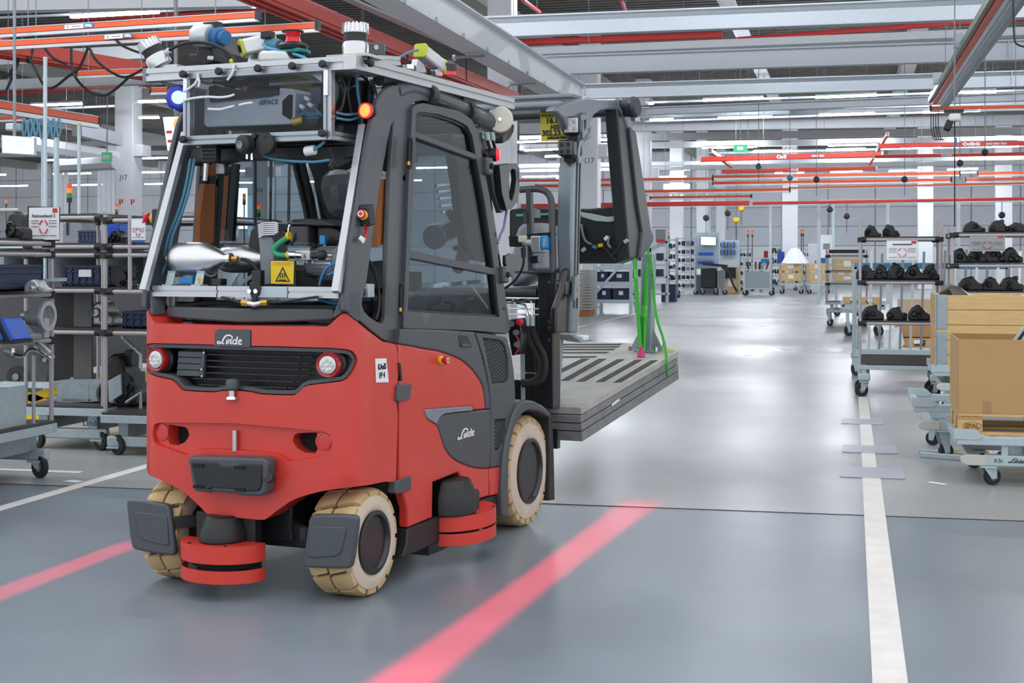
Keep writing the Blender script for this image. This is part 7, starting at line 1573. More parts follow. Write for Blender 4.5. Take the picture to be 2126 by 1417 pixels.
for i in range(2):
    z0 = cz0 + .03 + i * (cz1 - cz0) * .5; hh = (cz1 - cz0) * .46
    M().box((xc0 + .05, Yc - .004, z0 + hh / 2), (.09, .006, hh)).done('corner_hinge', GALV, cr, bevel=.002); M().box((xc0 - .004, Yc + .05, z0 + hh / 2), (.006, .09, hh)).done('corner_hinge', GALV, cr, bevel=.002); M().cyl((xc0 - .006, Yc - .006, z0), (xc0 - .006, Yc - .006, z0 + hh), .01).done('hinge_pin', GALV, cr)
    for k in range(6): p = V((xc0 + .03 + .04 * (k % 2), Yc - .007, z0 + hh * (k + .5) / 6)); M().cyl(p, p + V((0, -.004, 0)), .006, n=8).done('rivet', LGALV, cr)
fo_ = thing('plastic_liner', 'white plastic liner spilling over the rim of the wooden crate', 'liner', (xc0 + .3, Yc + .3, cz1 - .05), off=(xc0 + .3, Yc + .3, cz1 - .05))
FOIL = mat('white_foil', (236, 238, 242), .4, var=.05)
m = M(); rnd = random.Random(4); nx, ny = 12, 8; vs = []
for j in range(ny + 1):
    for i in range(nx + 1): x = xc0 + .03 + 1.1 * i / nx; y = Yc + .03 + .9 * j / ny; vs.append((x, y, cz1 - .04 + rnd.uniform(-.02, .03) + (.17 * max(0, 1 - abs(i - 1.2) / 2.2) * max(0, 1 - j / 3)) - .1 * (min(i, nx - i, j, ny - j) > 1)))
m.add(vs, [(j * (nx + 1) + i, j * (nx + 1) + i + 1, (j + 1) * (nx + 1) + i + 1, (j + 1) * (nx + 1) + i) for j in range(ny) for i in range(nx)]).done('foil', FOIL, fo_, smooth=0)
# ------------------------------------------------------------------ galvanised pallet trolleys
def trolley(label, x0, x1, y0, y1, zd, r=.055, stencil=True):
    o = thing('pallet_trolley', label, 'trolley', ((x0 + x1) / 2, (y0 + y1) / 2, 0), off=((x0 + x1) / 2, (y0 + y1) / 2, 0)); cx, cy = (x0 + x1) / 2, (y0 + y1) / 2
    for y in (y0, y1): M().box((cx, y, zd - .028), (x1 - x0, .05, .056)).done('deck_beam', LGALV, o, bevel=.005)
    for x in (x0 + .02, x1 - .02): M().box((x, cy, zd - .028), (.05, y1 - y0, .056)).done('deck_beam', LGALV, o, bevel=.005)
    for x, y in ((x0, y0), (x1, y0), (x0, y1), (x1, y1)):
        s = 1 if x == x0 else -1; M().prism([V((x - s * .02, y - .032, zd - .02)), V((x + s * .13, y - .032, zd - .02)), V((x + s * .17, y - .032, zd)), V((x + s * .12, y - .032, zd + .045)), V((x - s * .02, y - .032, zd + .05))], (0, .006, 0)).done('corner_guide', LGALV, o, bevel=.002)
    for x in (x0 + .3, x1 - .3):
        for y in (y0 + .02, y1 - .02): M().box((x, y, zd - .09), (.04, .05, .08)).done('strut', LGALV, o)
    for x in (x0 + .44, x1 - .44): M().box((x, y0 + .02, zd - .09), (.04, .05, .08)).done('strut', LGALV, o)
    M().box((x0 + .37, y0 + .06, zd - .09), (.14, .02, .07)).done('strut_plate', GALV, o)
    for y in (y0 + .02, y1 - .02): M().box((cx + .06, y, zd - .155), (x1 - x0 - .16, .06, .07)).done('lower_beam', LGALV, o, bevel=.004)
    for x in (x0 + .1, x1 - .1): M().box((x, cy, zd - .155), (.06, y1 - y0 - .1, .06)).done('side_beam', LGALV, o); M().prism([V((x - .04 if x < cx else x + .04, y0 - .02, zd - .19)), V((x + (.08 if x < cx else -.08), y0 - .02, zd - .19)), V((x + (.08 if x < cx else -.08), y0 - .02, zd - .12)), V((x - .04 if x < cx else x + .04, y0 - .02, zd - .12)), V((x - .075 if x < cx else x + .075, y0 - .02, zd - .14)), V((x - .075 if x < cx else x + .075, y0 - .02, zd - .17))], (0, .07, 0)).done('bumper', mat('beige_bumper', (196, 194, 190), .5), o, bevel=.006)
    for x in (x0 + .2, x1 - .2):
        for y in (y0 + .04, y1 - .04): caster((x, y, zd - .19), o, r=r, ang=.5 if y < cy else 2.6, w=.04)
    M().cyl((x0 + .8, y0 - .026, zd - .03), (x0 + .8, y0 - .028, zd - .03), .02, n=14).done('round_hole', DARK, o)
    if stencil:
        write('0.5t', (x0 + .26, y0 - .012, zd - .156), X3, Z3, .034, INK, o, 'stencil'); logo(lambda x, y, t: V((x0 + .32 + x * .036, y0 - .012 - t, zd - .172 + y * .03)), INK, o, 'stencil_logo', .001)
    return o
Yt = 9.75; zt1 = zat(905, Yt, .8); xt = hy(1986, 930, Yt).x
trolley('galvanised pallet trolley carrying the cardboard box, nearest at the right', xt, xt + 1.25, Yt, Yt + .85, zt1)
Yt2 = 11.0; xt2 = hy(1893, 830, Yt2).x; zt2_ = zat(838, Yt2, .5)
t2_ = trolley('empty galvanised trolley between the cardboard box and the wooden crate', xt2 + .02, xt2 + 1.25, Yt2, Yt2 + .85, zt2_)
Yt3 = 13.62; trolley('galvanised trolley under the wooden collar crate', xc0 - .02, xc0 + 1.22, Yt3, Yt3 + .96, cz0 - .002)
# pallet with its stencilled block
pl_ = thing('wooden_pallet', 'pine pallet with a burnt oval stamp under the cardboard box', 'pallet', (xt + .65, Yt + .42, zt1), off=(xt + .65, Yt + .42, zt1)); px = hy(1990, 870, Yt + .05).x; y0 = Yt + .04
for k in range(5): M().box((px + .6, y0 + .06 + k * .17, zt1 + .134), (1.2, .13, .02)).done('top_board', WOOD, pl_, bevel=.003)
for k in range(3): M().box((px + .6, y0 + .05 + k * .35, zt1 + .011), (1.2, .1, .022)).done('bottom_board', WOOD, pl_, bevel=.003)
for i, bx in enumerate((.075, .6, 1.125)):
    M().box((px + bx, y0 + .4, zt1 + .112), (.145, .8, .022)).done('cross_board', WOODX, pl_, bevel=.003)
    for j in range(3): M().box((px + bx, y0 + .06 + j * .34, zt1 + .062), (.15, .12, .078)).done('block', WOOD, pl_, bevel=.003)
write('EPAL', (px + .085, y0 - .003, zt1 + .062), X3, Z3, .042, mat('burnt_stamp', (140, 98, 56), .7), pl_, 'stamp', bold=.001)
M().add([(px + .085 + .06 * k * cos(R(a)), y0 - .002, zt1 + .062 + .028 * k * sin(R(a))) for k in (1, .93) for a in range(0, 360, 15)], [(i, (i + 1) % 24, 24 + (i + 1) % 24, 24 + i) for i in range(24)]).done('stamp_ring', MATS['burnt_stamp'], pl_, smooth=0)
# cardboard box, open at the top, a window frame sticking out
KRAFT = mat('kraft_card', (188, 150, 102), .75, var=.04, scale=3); KRAFTI = mat('kraft_inner', (166, 128, 84), .8)
bz0, bz1 = zt1 + .146, zat(704, Yt + .04, .8); bx0, bx1 = px + .0, px + 1.1; by0, by1 = Yt + .04, Yt + .84
bx = thing('cardboard_box', 'big open brown cardboard box standing on the pallet at the right', 'box', (bx0 + .5, by0 + .4, bz0), off=(bx0 + .5, by0 + .4, bz0))
M().box(((bx0 + bx1) / 2, by0, (bz0 + bz1) / 2), (bx1 - bx0, .008, bz1 - bz0)).done('front_side', KRAFT, bx); M().box(((bx0 + bx1) / 2, by1, (bz0 + bz1) / 2), (bx1 - bx0, .008, bz1 - bz0)).done('back_side', KRAFTI, bx)
M().box((bx0, (by0 + by1) / 2, (bz0 + bz1) / 2), (.008, by1 - by0, bz1 - bz0)).done('left_side', KRAFT, bx); M().box((bx1, (by0 + by1) / 2, (bz0 + bz1) / 2), (.008, by1 - by0, bz1 - bz0)).done('right_side', KRAFT, bx); M().box(((bx0 + bx1) / 2, (by0 + by1) / 2, bz0 + .004), (bx1 - bx0, by1 - by0, .008)).done('bottom', KRAFT, bx)
for dx in (.18, .52): M().box((bx0 + dx, by0 - .005, bz0 + .04), (.05, .002, .08)).done('brown_tape', mat('parcel_tape', (166, 130, 96), .3), bx)
p = hy(2085, 712, by0 + .3); o = thing('window_frame_part', 'black and silver frame part sticking out of the cardboard box', 'frame', V((p.x, p.y, bz0 + .01)), off=V((p.x, p.y, bz0 + .01)))
for k, m in ((0, LGALV), (.03, BLK), (.06, LGALV)): M().bar(V((p.x - .25 + k, p.y, bz0 + .02)), hy(2140 + k * 200, 662, by0 + .3), .03, .02).done('frame_strip', m, o)
# hazard tape rail on the floor under the trolleys
a, b = hz(1912, 948), hz(2140, 968); o = thing('floor_rail', 'steel floor rail with yellow and black hazard stripes under the trolleys', 'rail', a, off=a)
for dy in (0, .18):
    M().bar(a + V((0, dy, .02)), b + V((0, dy, .02)), .05, .04).done('rail_bar', LGALV, o, bevel=.006)
    for k in range(9): q = a + V((.22 + k * .11, dy - .026, .02)); M().prism([q, q + V((.05, 0, 0)), q + V((.07, 0, .018)), q + V((.02, 0, .018))], (0, -.002, 0)).done('hazard_stripe', YEL if k % 2 == 0 else BLK, o)
# ------------------------------------------------------------------ small rack, pallet trolleys and parcels further down the right side
Y6 = 33.5; xa6, xb6 = hy(1716, 600, Y6).x, hy(1800, 600, Y6).x; z6 = lambda v: zat(v, Y6, 0)
pipe_rack('small grey pipe rack far down the right side of the aisle', xa6, xb6, Y6, Y6 + .8, z6(625), [z6(530), z6(562), z6(588)], [z6(518)] * 4, r=.02)
tag(M().box(((xa6 + xb6) / 2, Y6 + .3, z6(527) + .06), (xb6 - xa6 - .1, .6, .08)).done('black_tray', JBLK), 'black tray on top of the small far rack', 'tray')
def woodbox(label, u0, u1, v0, v1, y, group=None, d=.8):
    a, b = hy(u0, v1, y), hy(u1, v0, y); o = thing('wooden_box', label, 'crate', ((a.x + b.x) / 2, y + d / 2, a.z), off=((a.x + b.x) / 2, y + d / 2, a.z), group=group); n = max(1, round((b.z - a.z) / .2)); h = (b.z - a.z) / n; cx = (a.x + b.x) / 2
    for i in range(n):
        for yy in (y, y + d): M().box((cx, yy, a.z + h * (i + .5)), (b.x - a.x, .03, h - .01)).done('board', WOOD, o)
        for xx in (a.x, b.x): M().box((xx, y + d / 2, a.z + h * (i + .5)), (.03, d, h - .01)).done('board', WOOD, o)
    for xx in (a.x + .06, b.x - .06): M().box((xx, y - .02, (a.z + b.z) / 2), (.08, .01, b.z - a.z)).done('corner_hinge', GALV, o)
    M().box((cx, y + d / 2, a.z + .01), (b.x - a.x - .04, d - .04, .02)).done('bottom', WOOD, o); M().box((cx, y - .02, (a.z + b.z) / 2 + .02), ((b.x - a.x) * .24, .008, (b.z - a.z) * .5)).done('delivery_note', PAPER, o); return o
def pallet_s(label, x0, x1, y, z, d=.8, group=None):
    o = thing('wooden_pallet', label, 'pallet', ((x0 + x1) / 2, y + d / 2, z), off=((x0 + x1) / 2, y + d / 2, z), group=group)
    for k in range(5): M().box(((x0 + x1) / 2, y + .06 + k * (d - .12) / 4, z + .13), (x1 - x0, .12, .022)).done('top_board', WOOD, o)
    for k in range(3):
        M().box(((x0 + x1) / 2, y + .06 + k * (d - .12) / 2, z + .011), (x1 - x0, .1, .022)).done('bottom_board', WOOD, o)
        for i in range(3): M().box((x0 + .08 + i * (x1 - x0 - .16) / 2, y + .06 + k * (d - .12) / 2, z + .07), (.15, .12, .1)).done('block', WOOD, o)
    return o
def cart_s(label, x0, x1, y, zd, d=.9):
    o = thing('pallet_trolley', label, 'trolley', ((x0 + x1) / 2, y + d / 2, 0), off=((x0 + x1) / 2, y + d / 2, 0))
    for yy in (y, y + d): M().box(((x0 + x1) / 2, yy, zd - .05), (x1 - x0, .06, .1)).done('deck_beam', LGALV, o)
    for xx in (x0, x1): M().box((xx, y + d / 2, zd - .05), (.06, d, .1)).done('side_beam', LGALV, o); M().box((xx, y - .02, zd + .02), (.08, .02, .12)).done('corner_guide', LGALV, o)
    for xx in (x0 + .1, x1 - .12):
        for yy in (y + .05, y + d - .05):
            M().box((xx, yy, (zd - .1 + .2) / 2), (.07, .07, max(.04, zd - .3))).done('leg', LGALV, o); caster((xx, yy, .24), o, r=.1, w=.05, ang=.5)
    return o
# far wooden crates stacked on trolleys in front of the workplaces
for i, (u0, u1) in enumerate(((1617, 1667), (1674, 1722))):
    y = 67.5; x0, x1 = hy(u0, 600, y).x, hy(u1, 600, y).x; zz = lambda v: zat(v, y, x0)
    cart_s(f'galvanised trolley under the {("left", "right")[i]} pair of far wooden crates', x0, x1, y, zz(588)); pallet_s(f'lower pallet of the {("left", "right")[i]} far crate stack', x0, x1, y, zz(588), group='far pallets')
    woodbox(f'lower wooden crate of the {("left", "right")[i]} far stack', u0, u1, 567, 583, y); pallet_s(f'upper pallet of the {("left", "right")[i]} far crate stack', x0, x1, y, zz(567), group='far pallets'); woodbox(f'upper wooden crate of the {("left", "right")[i]} far stack', u0, u1, 546, 561.5, y)
p = hy(1650, 540, 67.8); tag(M().lathe([(0, .75), (.2, .7), (.45, .35), (.6, .1), (.66, 0)], (p.x, 68, zat(546, 67.5, p.x) - .02), (0, 0, 1), 9).done('plastic_heap', FOIL, smooth=0), 'heap of white plastic foil on the left far crate stack', 'foil')
y = 40; woodbox('larger brown wooden crate behind the small far rack', 1728, 1790, 536, 561, y); xx0, xx1 = hy(1728, 560, y).x, hy(1790, 560, y).x; pallet_s('pallet under the larger brown crate behind the small rack', xx0, xx1, y, zat(561, y, 0) - .145); woodbox('lower brown crate behind the small far rack', 1728, 1790, 573, 584, y); cart_s('galvanised trolley under the brown crates behind the small rack', xx0, xx1, y, zat(585, y, 0))
y = 29; x0, x1 = hy(1749, 630, y).x, hy(1835, 630, y).x; cart_s('low galvanised trolley with an empty pallet beside the white line', x0, x1, y, zat(632, y, 0)); pallet_s('empty pine pallet on the low trolley beside the white line', x0, x1 - .05, y, zat(632, y, 0))
y = 22; x0, x1 = hy(1832, 730, y).x, hy(1990, 730, y).x; cart_s('galvanised trolley with parcels behind the rack by the white line', x0, x1, y, zat(722, y, 1)); pallet_s('pallet with parcels behind the rack by the white line', x0 + .3, x1, y, zat(722, y, 1))
a = hy(1900, 700, y); tag(M().box((a.x + .1, y + .4, zat(722, y, 1) + .3), (.75, .6, .3)).done('wrapped_parcel', KRAFT, bevel=.02), 'brown parcel wrapped in clear foil behind the rack by the line', 'parcel')
a = hy(1855, 699, y - .1); tag(M().add([a + V((-.12, 0, .1)), a + V((.1, 0, .16)), a + V((.16, .02, -.1)), a + V((0, -.05, -.3)), a + V((-.16, .02, -.28))], [(0, 1, 2, 3, 4)]).done('loose_foil', FOIL, smooth=0), 'loose sheet of clear foil hanging from the parcel trolley', 'foil')
y = 24; a, b = hy(1866, 648, y), hy(1940, 622, y); tag(M().box(((a.x + b.x) / 2, y + .4, (a.z + b.z) / 2 - .0), (b.x - a.x, .6, b.z - a.z)).done('carton', mat('pale_carton', (214, 186, 152), .7)), 'pale cardboard carton seen between the right rack shelves', 'carton')
o = thing('carton_stand', 'grey stand under the pale carton behind the right rack', 'stand', ((a.x + b.x) / 2, y + .4, 0), off=((a.x + b.x) / 2, y + .4, 0)); M().box(((a.x + b.x) / 2, y + .4, a.z - .02), (b.x - a.x, .6, .04)).done('stand_top', LGALV, o)
for sx in (a.x + .03, b.x - .03): M().box((sx, y + .4, (a.z - .04) / 2), (.05, .5, a.z - .04)).done('stand_leg', LGALV, o)
# ------------------------------------------------------------------ workplaces at the far end of the aisle
def shelf_unit(label, u0, u1, vt, vb, y, n, m=LGALV, items=True, d=.6):
    a, b = hy(u0, vb, y), hy(u1, vt, y); o = thing('parts_shelf', label, 'shelf', ((a.x + b.x) / 2, y + d / 2, 0), off=((a.x + b.x) / 2, y + d / 2, 0)); H = b.z
    for x in (a.x, b.x):
        for yy in (y, y + d): M().box((x, yy, H / 2 + .1), (.05, .05, H - .2)).done('post', m, o); caster((x, yy, .22), o, r=.09, w=.05)
    for k in range(n):
        z = .25 + (H - .3) * k / (n - 1); M().box(((a.x + b.x) / 2, y + d / 2, z), (b.x - a.x, d, .04)).done('deck', m, o)
        if items and k:
            rnd = random.Random(int(u0) + k)
            for j in range(4): M().box((a.x + (b.x - a.x) * (j + .5) / 4, y + .15, z - (H - .3) / (n - 1) * .6), ((b.x - a.x) * .18, .2, (H - .3) / (n - 1) * rnd.uniform(.3, .6)), ry(rnd.uniform(-.4, .4))).done('stored_part', (BLK, JBLK, GREYP, NAVY)[j % 4 if k != 2 else 1], o)
    return o
shelf_unit('tall shelf of dark parts left of the far screen', 1404, 1442, 492, 606, 65, 7)
shelf_unit('shelf trolley full of parts left of the far aluminium cart', 1536, 1560, 515, 600, 74, 5); shelf_unit('dark parts shelf right of the far aluminium cart', 1602, 1622, 505, 600, 74, 5); shelf_unit('grey parts shelf behind the left crate stack', 1650, 1682, 515, 600, 76, 5)
y = 64; a, b = hy(1545, 600, y), hy(1600, 536, y); o = thing('aluminium_cart', 'aluminium cart with a perforated front at the far end of the aisle', 'cart', ((a.x + b.x) / 2, y + .4, 0), off=((a.x + b.x) / 2, y + .4, 0))
for x in (a.x, b.x):
    for yy in (y, y + .8): M().box((x, yy, b.z / 2 + .1), (.06, .06, b.z - .2)).done('frame_post', ALU, o); caster((x, yy, .25), o, r=.11, w=.05)
for z in (.3, zat(560, y, a.x), b.z): M().box(((a.x + b.x) / 2, y + .4, z), (b.x - a.x, .8, .05)).done('frame_deck', ALU, o)
M().box(((a.x + b.x) / 2, y - .01, (.3 + zat(562, y, a.x)) / 2), (b.x - a.x - .08, .02, zat(562, y, a.x) - .35)).done('perforated_panel', GALV, o)
for k in range(6): M().box((a.x + .15 + k * .17, y + .3, b.z - .35), (.08, .1, .4), ry(.1 * k - .2)).done('tool', (BLK, LGALV, BROWN)[k % 3], o)
y = 66; a, b = hy(1445, 570, y), hy(1492, 490, y); o = thing('tool_wall', 'blue hung tool wall with a lit screen at the far end', 'tool wall', ((a.x + b.x) / 2, y, 0), off=((a.x + b.x) / 2, y, 0))
M().box(((a.x + b.x) / 2, y + .2, zat(520, y, a.x)), (b.x - a.x, .08, zat(495, y, a.x) - zat(570, y, a.x))).done('perforated_board', mat('pale_board', (172, 190, 204), .5), o); M().prism([hy(u, v, y) for u, v in ((1454, 490), (1487, 491), (1487, 510), (1454, 509))], (0, .08, 0)).done('screen_case', BLK, o); M().prism([hy(u, v, y - .03) for u, v in ((1455, 491), (1486, 492), (1486, 509), (1455, 508))], (0, .02, 0)).done('screen', MON, o)
for k in range(14): p = hy(1452 + (k % 7) * 4.6, 527 if k < 7 else 545, y); M().box(p, (.09, .1, .14)).done('blue_hook', BLUEB, o)
M().box(((a.x + b.x) / 2, y + .1, zat(570, y, a.x) / 2), (b.x - a.x, .3, zat(570, y, a.x))).done('wall_base', mat('cabinet_grey', (120, 124, 132)), o)
a, b = hy(1493, 570, 68), hy(1534, 498, 68); o = thing('tool_wall', 'grey tool wall with hanging tools right of the far screen', 'tool wall', ((a.x + b.x) / 2, 68, 0), off=((a.x + b.x) / 2, 68, 0)); M().box(((a.x + b.x) / 2, 68.2, b.z / 2), (b.x - a.x, .08, b.z)).done('perforated_board', mat('tool_board', (186, 194, 204), .5), o)
for k in range(20): p = hy(1497 + (k % 10) * 3.4, 508 if k < 10 else 524, 68); M().box(p, (.05, .06, .2 + .05 * (k % 3))).done('hanging_tool', (BLK, BLUE)[k % 2], o)
o = thing('compressor_unit', 'dark wheeled unit with hoses in front of the far tool walls', 'machine', hy(1480, 600, 66) * 1.0, off=hy(1480, 600, 66)); p = hy(1472, 585, 65)
M().box((p.x, 65, .75), (.7, .6, .9)).done('unit_body', JBLK, o, bevel=.04); M().box((p.x + .55, 65, .7), (.3, .6, .8)).done('unit_side', GREYP, o); M().box((p.x + .3, 64.8, 1.35), (1.1, .3, .12), ry(.1)).done('unit_top', BLK, o)
for dx in (-.3, .3, .7): caster((p.x + dx, 64.9, .3), o, r=.12, w=.06)
M().tube(spline([V((p.x + .6, 64.7, 1.3)), V((p.x + .9, 64.7, 1.0)), V((p.x + 1.1, 64.7, .5)), V((p.x + 1.3, 64.7, .15))], 5), .05).done('hose', BLK, o)
a = hy(1521, 580, 67); wbx = woodbox('brown wooden box with dark drawers below the far tool wall', 1498, 1534, 553, 608.5, 67); M().box((a.x - .1, 66.96, zat(566, 67, a.x)), (.5, .06, .5)).done('drawer', JBLK, wbx)
for i, (u0, v0, u1, v1, y, m, lab) in enumerate(((1614, 520, 1628, 545, 70, BLUEB, 'blue box stack behind the far left crates'), (1580, 525, 1606, 535, 73, BLUE, 'row of blue bins behind the far aluminium cart'), (1624, 522, 1650, 535, 72, NAVY, 'navy bins behind the foil heap'), (1696, 524, 1716, 540, 74, BLUE, 'pale blue box beside the small far rack'), (1586, 540, 1594, 552, 64.2, BTN, 'dark red bottle rack on the aluminium cart'))):
    y = 72 if m != BTN else y; a, b = hy(u0, v1, y), hy(u1, v0, y); fz_ = 1.4 if m != BTN else hy(1570, 536, 64).z + .03; crate('bin', lab, a.x, b.x, y, y + .4, fz_, max(.3, b.z - a.z), m, tagp=False)
a, b = hy(1575, 545, 72), hy(1725, 545, 72); o = thing('workbench', 'long far workbench behind the crate stacks', 'bench', ((a.x + b.x) / 2, 72.3, 0), off=((a.x + b.x) / 2, 72.3, 0)); M().box(((a.x + b.x) / 2, 72.3, 1.37), (b.x - a.x, .9, .06)).done('bench_top', LGALV, o)
for k in range(4): M().box((a.x + .1 + (b.x - a.x - .2) * k / 3, 72.3, .67), (.1, .8, 1.34)).done('bench_leg', GREYP, o)
a, b = hy(1678, 540, 70), hy(1700, 506, 70); o = thing('cabinet', 'light grey cabinet behind the far right crate stack', 'cabinet', ((a.x + b.x) / 2, 70.2, 0), off=((a.x + b.x) / 2, 70.2, 0)); M().box(((a.x + b.x) / 2, 70.3, b.z / 2), (b.x - a.x, .6, b.z)).done('cabinet_body', mat('pale_cabinet', (196, 202, 212), .5), o, bevel=.02); M().box((b.x - .15, 69.98, b.z * .6), (.04, .04, .3)).done('cabinet_handle', BLK, o)
a, b = hy(1704, 535, 70), hy(1728, 487, 70); o = thing('notice_board', 'white notice board with a red footer at the far right', 'board', ((a.x + b.x) / 2, 70, 0), off=((a.x + b.x) / 2, 70, 0)); M().box(((a.x + b.x) / 2, 70, (a.z + b.z) / 2), (b.x - a.x, .05, b.z - a.z)).done('board_sheet', WHITE, o); M().box(((a.x + b.x) / 2, 69.96, (a.z + b.z) / 2), ((b.x - a.x) * .6, .02, (b.z - a.z) * .25)).done('board_frame', GREYP, o); M().box((b.x - .2, 69.96, a.z + .15), (.2, .02, .06)).done('red_footer', BTN, o)
for x in (a.x, b.x): M().box((x, 70.05, a.z / 2 + .2), (.05, .05, a.z + .4)).done('board_leg', GREYP, o)
for i, (u, v0, v1) in enumerate(((1553, 478, 492), (1562, 479, 492), (1664, 476, 490), (1668, 478, 490), (1389, 482, 495))): stack(u, v0, v1, 72, f'tiny signal tower at the far workplaces, {["first", "second", "fourth", "fifth", "leftmost"][i]} from the left')
# frames and tool balancers above the far workplaces
def gantry(label, u0, u1, v, y):
    a, b = hy(u0, v, y), hy(u1, v, y); o = thing('tool_gantry', label, 'gantry', ((a.x + b.x) / 2, y, 0), off=((a.x + b.x) / 2, y, 0)); M().box(((a.x + b.x) / 2, y, a.z), (b.x - a.x, .14, .14)).done('gantry_beam', LGALV, o)
    n = max(2, int((b.x - a.x) / 2.2))
    for k in range(n + 1): M().box((a.x + (b.x - a.x) * k / n, y, a.z / 2), (.12, .12, a.z)).done('gantry_post', LGALV, o)
gantry('long grey tool gantry over the far workplaces', 1472, 1730, 424, 69); gantry('grey tool gantry over the workplaces right of the aisle', 1700, 2140, 419, 52)
for i, (u, v, vt, y, m, lab) in enumerate(((1466, 452, 424, 66, BLK, 'black tool balancer hanging over the far screen'), (1511, 442, 400, 66, BLK, 'black tool balancer right of column K13'), (1723, 434, 419, 52, BLK, 'black tool balancer over the far notice board'), (1758, 448, 419, 52, BLK, 'round black tool balancer behind the near right rack'), (1539, 433, 424, 68, YEL, 'yellow hook block under the far gantry'), (1528, 457, 400, 66, YEL, 'lower yellow hook block on a chain'), (2080, 446, 419, 52, BLK, 'black tool balancer above the right edge rack'), (2045, 316, 300, 30, BLK, 'small dark hoist under the thin red beam at the right'), (1993, 338, 325, 34, BLK, 'dark hoist hanging below the lettered beam at right'), (1575, 345, 335, 40, TEAL, 'teal hoist on the lower left red beam'), (1640, 368, 352, 44, TEAL, 'second teal hoist on the lower red beam'), (1695, 372, 362, 44, BLK, 'dark hoist under the orange rails left of the others'), (1878, 372, 360, 44, BLK, 'dark hoist under the orange rails right of the others'))):
    c = hy(u, v, y); k = y / FPX; o = thing('tool_balancer', lab, 'hoist', c, off=c); M().lathe([(0, -6 * k), (6 * k, -5 * k), (7 * k, 0), (5 * k, 5 * k), (0, 6 * k)], c, (0, -1, .2), 12).done('balancer_case', m, o); M().cyl(c, (c.x, c.y, hy(u, vt, y).z if vt == 419 else 9.1), 1.0 * k if vt == 419 else .012, n=6).done('balancer_hook', GREYP, o); M().cyl(c, (c.x, c.y, c.z - 34 * k), .6 * k, n=6).done('balancer_cord', CABLE, o)
p = hy(1982, 244, 17); o = thing('chain_hoist', 'white and black chain hoist hanging from the orange rail at the right', 'hoist', p, off=p); M().box(p, (.13, .14, .09)).done('hoist_motor', WHITE, o, bevel=.025); M().box(p + V((-.07, 0, -.09)), (.08, .1, .13), ry(.4)).done('chain_bag', BLK, o, bevel=.02); M().bar(p + V((-.12, 0, .075)), p + V((.1, 0, .075)), .05, .03).done('hoist_trolley', BLK, o); M().cyl(p, (p.x, p.y, 9.1), .008, n=6).done('hoist_rope', GREYP, o); M().cyl(p, V((p.x, p.y, zat(470, 17, p.x))), .008, n=6).done('hoist_chain', CABLE, o); M().box(p + V((.01, 0, -.28)), (.03, .03, .1)).done('hoist_hook', BLUE, o)
for k in range(4): q = hy(1933 + k * 5, 228, 17); M().tube(spline([q, q + V((.0, 0, -.2)), q + V((.03, 0, -.33)), q + V((.06, 0, -.34))], 4), .006, 6).done('festoon_cable', CABLE, o)
a = hy(2103, -10, 12); tag(M().tube(spline([hy(u, v, 12) for u, v in ((2103, -10), (2104, 40), (2106, 80), (2112, 92), (2130, 98))], 5), .008, 6).done('hanging_cable', CABLE), 'thin black cable hanging at the top right corner', 'cable')
# ------------------------------------------------------------------ between the forklift and the far end: roller racks, cabinet and bins left of the aisle
y = 40; a, b = hy(1236, 630, y), hy(1310, 548, y); o = thing('roller_rack', 'galvanised roller rack with navy boxes left of the far aisle', 'rack', ((a.x + b.x) / 2, y + .5, 0), off=((a.x + b.x) / 2, y + .5, 0))
for x in (a.x, b.x):
    for yy in (y, y + 1.0): M().box((x, yy, b.z / 2), (.09, .09, b.z)).done('rack_post', LGALV, o)
for v in (625, 588, 556):
    z = zat(v, y, a.x); M().box(((a.x + b.x) / 2, y, z), (b.x - a.x, .08, .1)).done('rack_beam', LGALV, o); M().box(((a.x + b.x) / 2, y + .5, z), (b.x - a.x, 1.0, .04)).done('rack_deck', LGALV, o)
M().bar((a.x, y - .03, zat(610, y, a.x)), (b.x - .1, y - .03, zat(535, y, a.x)), .05, .07).done('rack_brace', LGALV, o)
for k, (u0, u1, v0, v1) in enumerate(((1240, 1262, 560, 582), (1265, 1306, 562, 584), (1240, 1268, 592, 616), (1272, 1306, 594, 618))): a2, b2 = hy(u0, v1, y + .1), hy(u1, v0, y + .1); crate('bin', f'navy box on the roller rack, {["upper left", "upper right", "lower left", "lower right"][k]}', a2.x, b2.x, y + .12, y + .8, zat(588 if k < 2 else 625, y, a.x) + .03, b2.z - a2.z, NAVY, 'navy boxes on the roller rack')
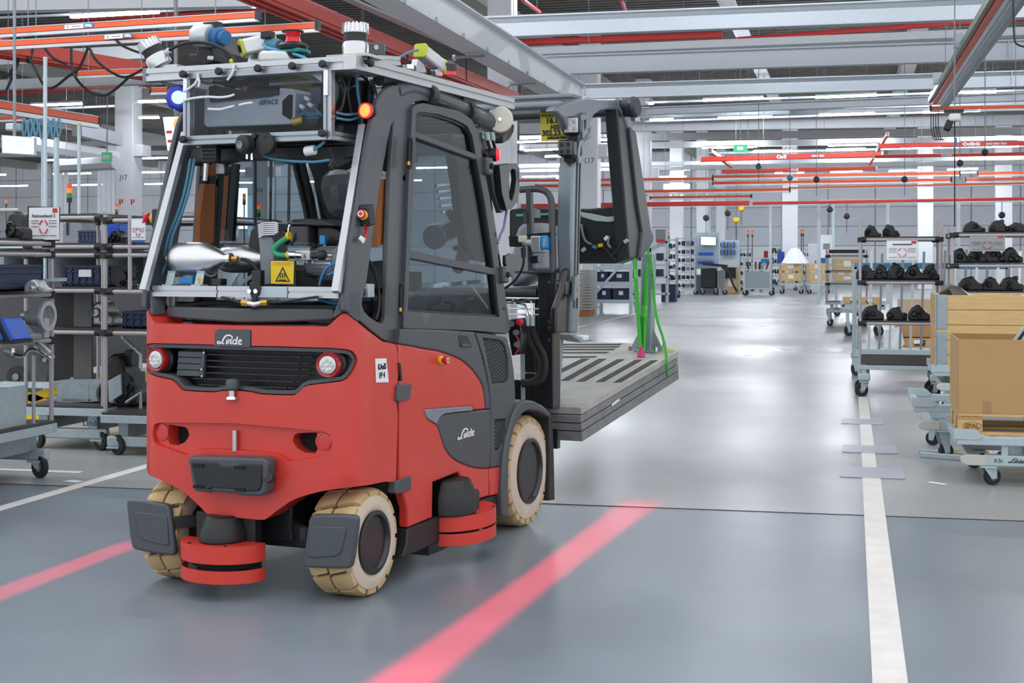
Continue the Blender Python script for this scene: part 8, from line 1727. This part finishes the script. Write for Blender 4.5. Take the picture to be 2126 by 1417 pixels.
y = 50; a, b = hy(1314, 625, y), hy(1385, 500, y); o = thing('sloping_rack', 'galvanised sloping feed rack beside the support post', 'rack', ((a.x + b.x) / 2, y + .5, 0), off=((a.x + b.x) / 2, y + .5, 0))
for x in (a.x, (a.x + b.x) / 2, b.x): M().box((x, y, b.z / 2), (.1, .1, b.z)).done('rack_post', LGALV, o)
M().bar((a.x, y, zat(540, y, a.x)), (b.x, y, zat(500, y, a.x)), .1, .12).done('slope_beam', LGALV, o)
for v in (540, 575, 610): M().box(((a.x + b.x) / 2, y + .4, zat(v, y, a.x)), (b.x - a.x, .9, .06)).done('rack_deck', LGALV, o)
for k in range(10): p = hy(1320 + (k % 5) * 13, 533 if k < 5 else 566, y + .1); M().box((p.x, y + .1, p.z), (.2, .3, .26)).done('stored_roll', NAVY, o)
M().box((b.x - .2, y - .1, zat(488, y, b.x)), (.34, .3, .4)).done('control_box', GREYP, o); M().box((b.x - .2, y - .26, zat(500, y, b.x)), (.3, .02, .12)).done('red_label', BTN, o)
y = 53; a, b = hy(1373, 627, y), hy(1402, 590, y); crate('bin', 'tall navy bin standing on the floor beside the sloping rack', a.x, b.x, y, y + .6, 0, b.z, NAVY, tagp=False)
y = 38; a, b = hy(1203, 655, y), hy(1224, 560, y); o = thing('panel_stack', 'tall pallet stack of grey panels behind the bare cab pillar', 'stack', ((a.x + b.x) / 2, y + .4, 0), off=((a.x + b.x) / 2, y + .4, 0))
for k in range(14): M().box(((a.x + b.x) / 2 + .01 * (k % 2), y + .4, .16 + (b.z - .16) * (k + .5) / 14), (b.x - a.x, .8, (b.z - .16) / 14 - .015)).done('panel', mat('panel_taupe', (150, 146, 142), .6, var=.1), o)
M().box(((a.x + b.x) / 2, y + .4, .08), (b.x - a.x, .8, .15)).done('pallet_foot', BROWN, o)
y = 39; a, b = hy(1192, 655, y), hy(1204, 548, y); tag(M().box(((a.x + b.x) / 2, y + .2, b.z / 2), (b.x - a.x, .4, b.z)).done('white_panel', WHITE), 'white upright panel next to the grey panel stack', 'panel')
shelf_unit('grey shelf of small parts behind the sloping rack', 1386, 1403, 495, 600, 58, 6)
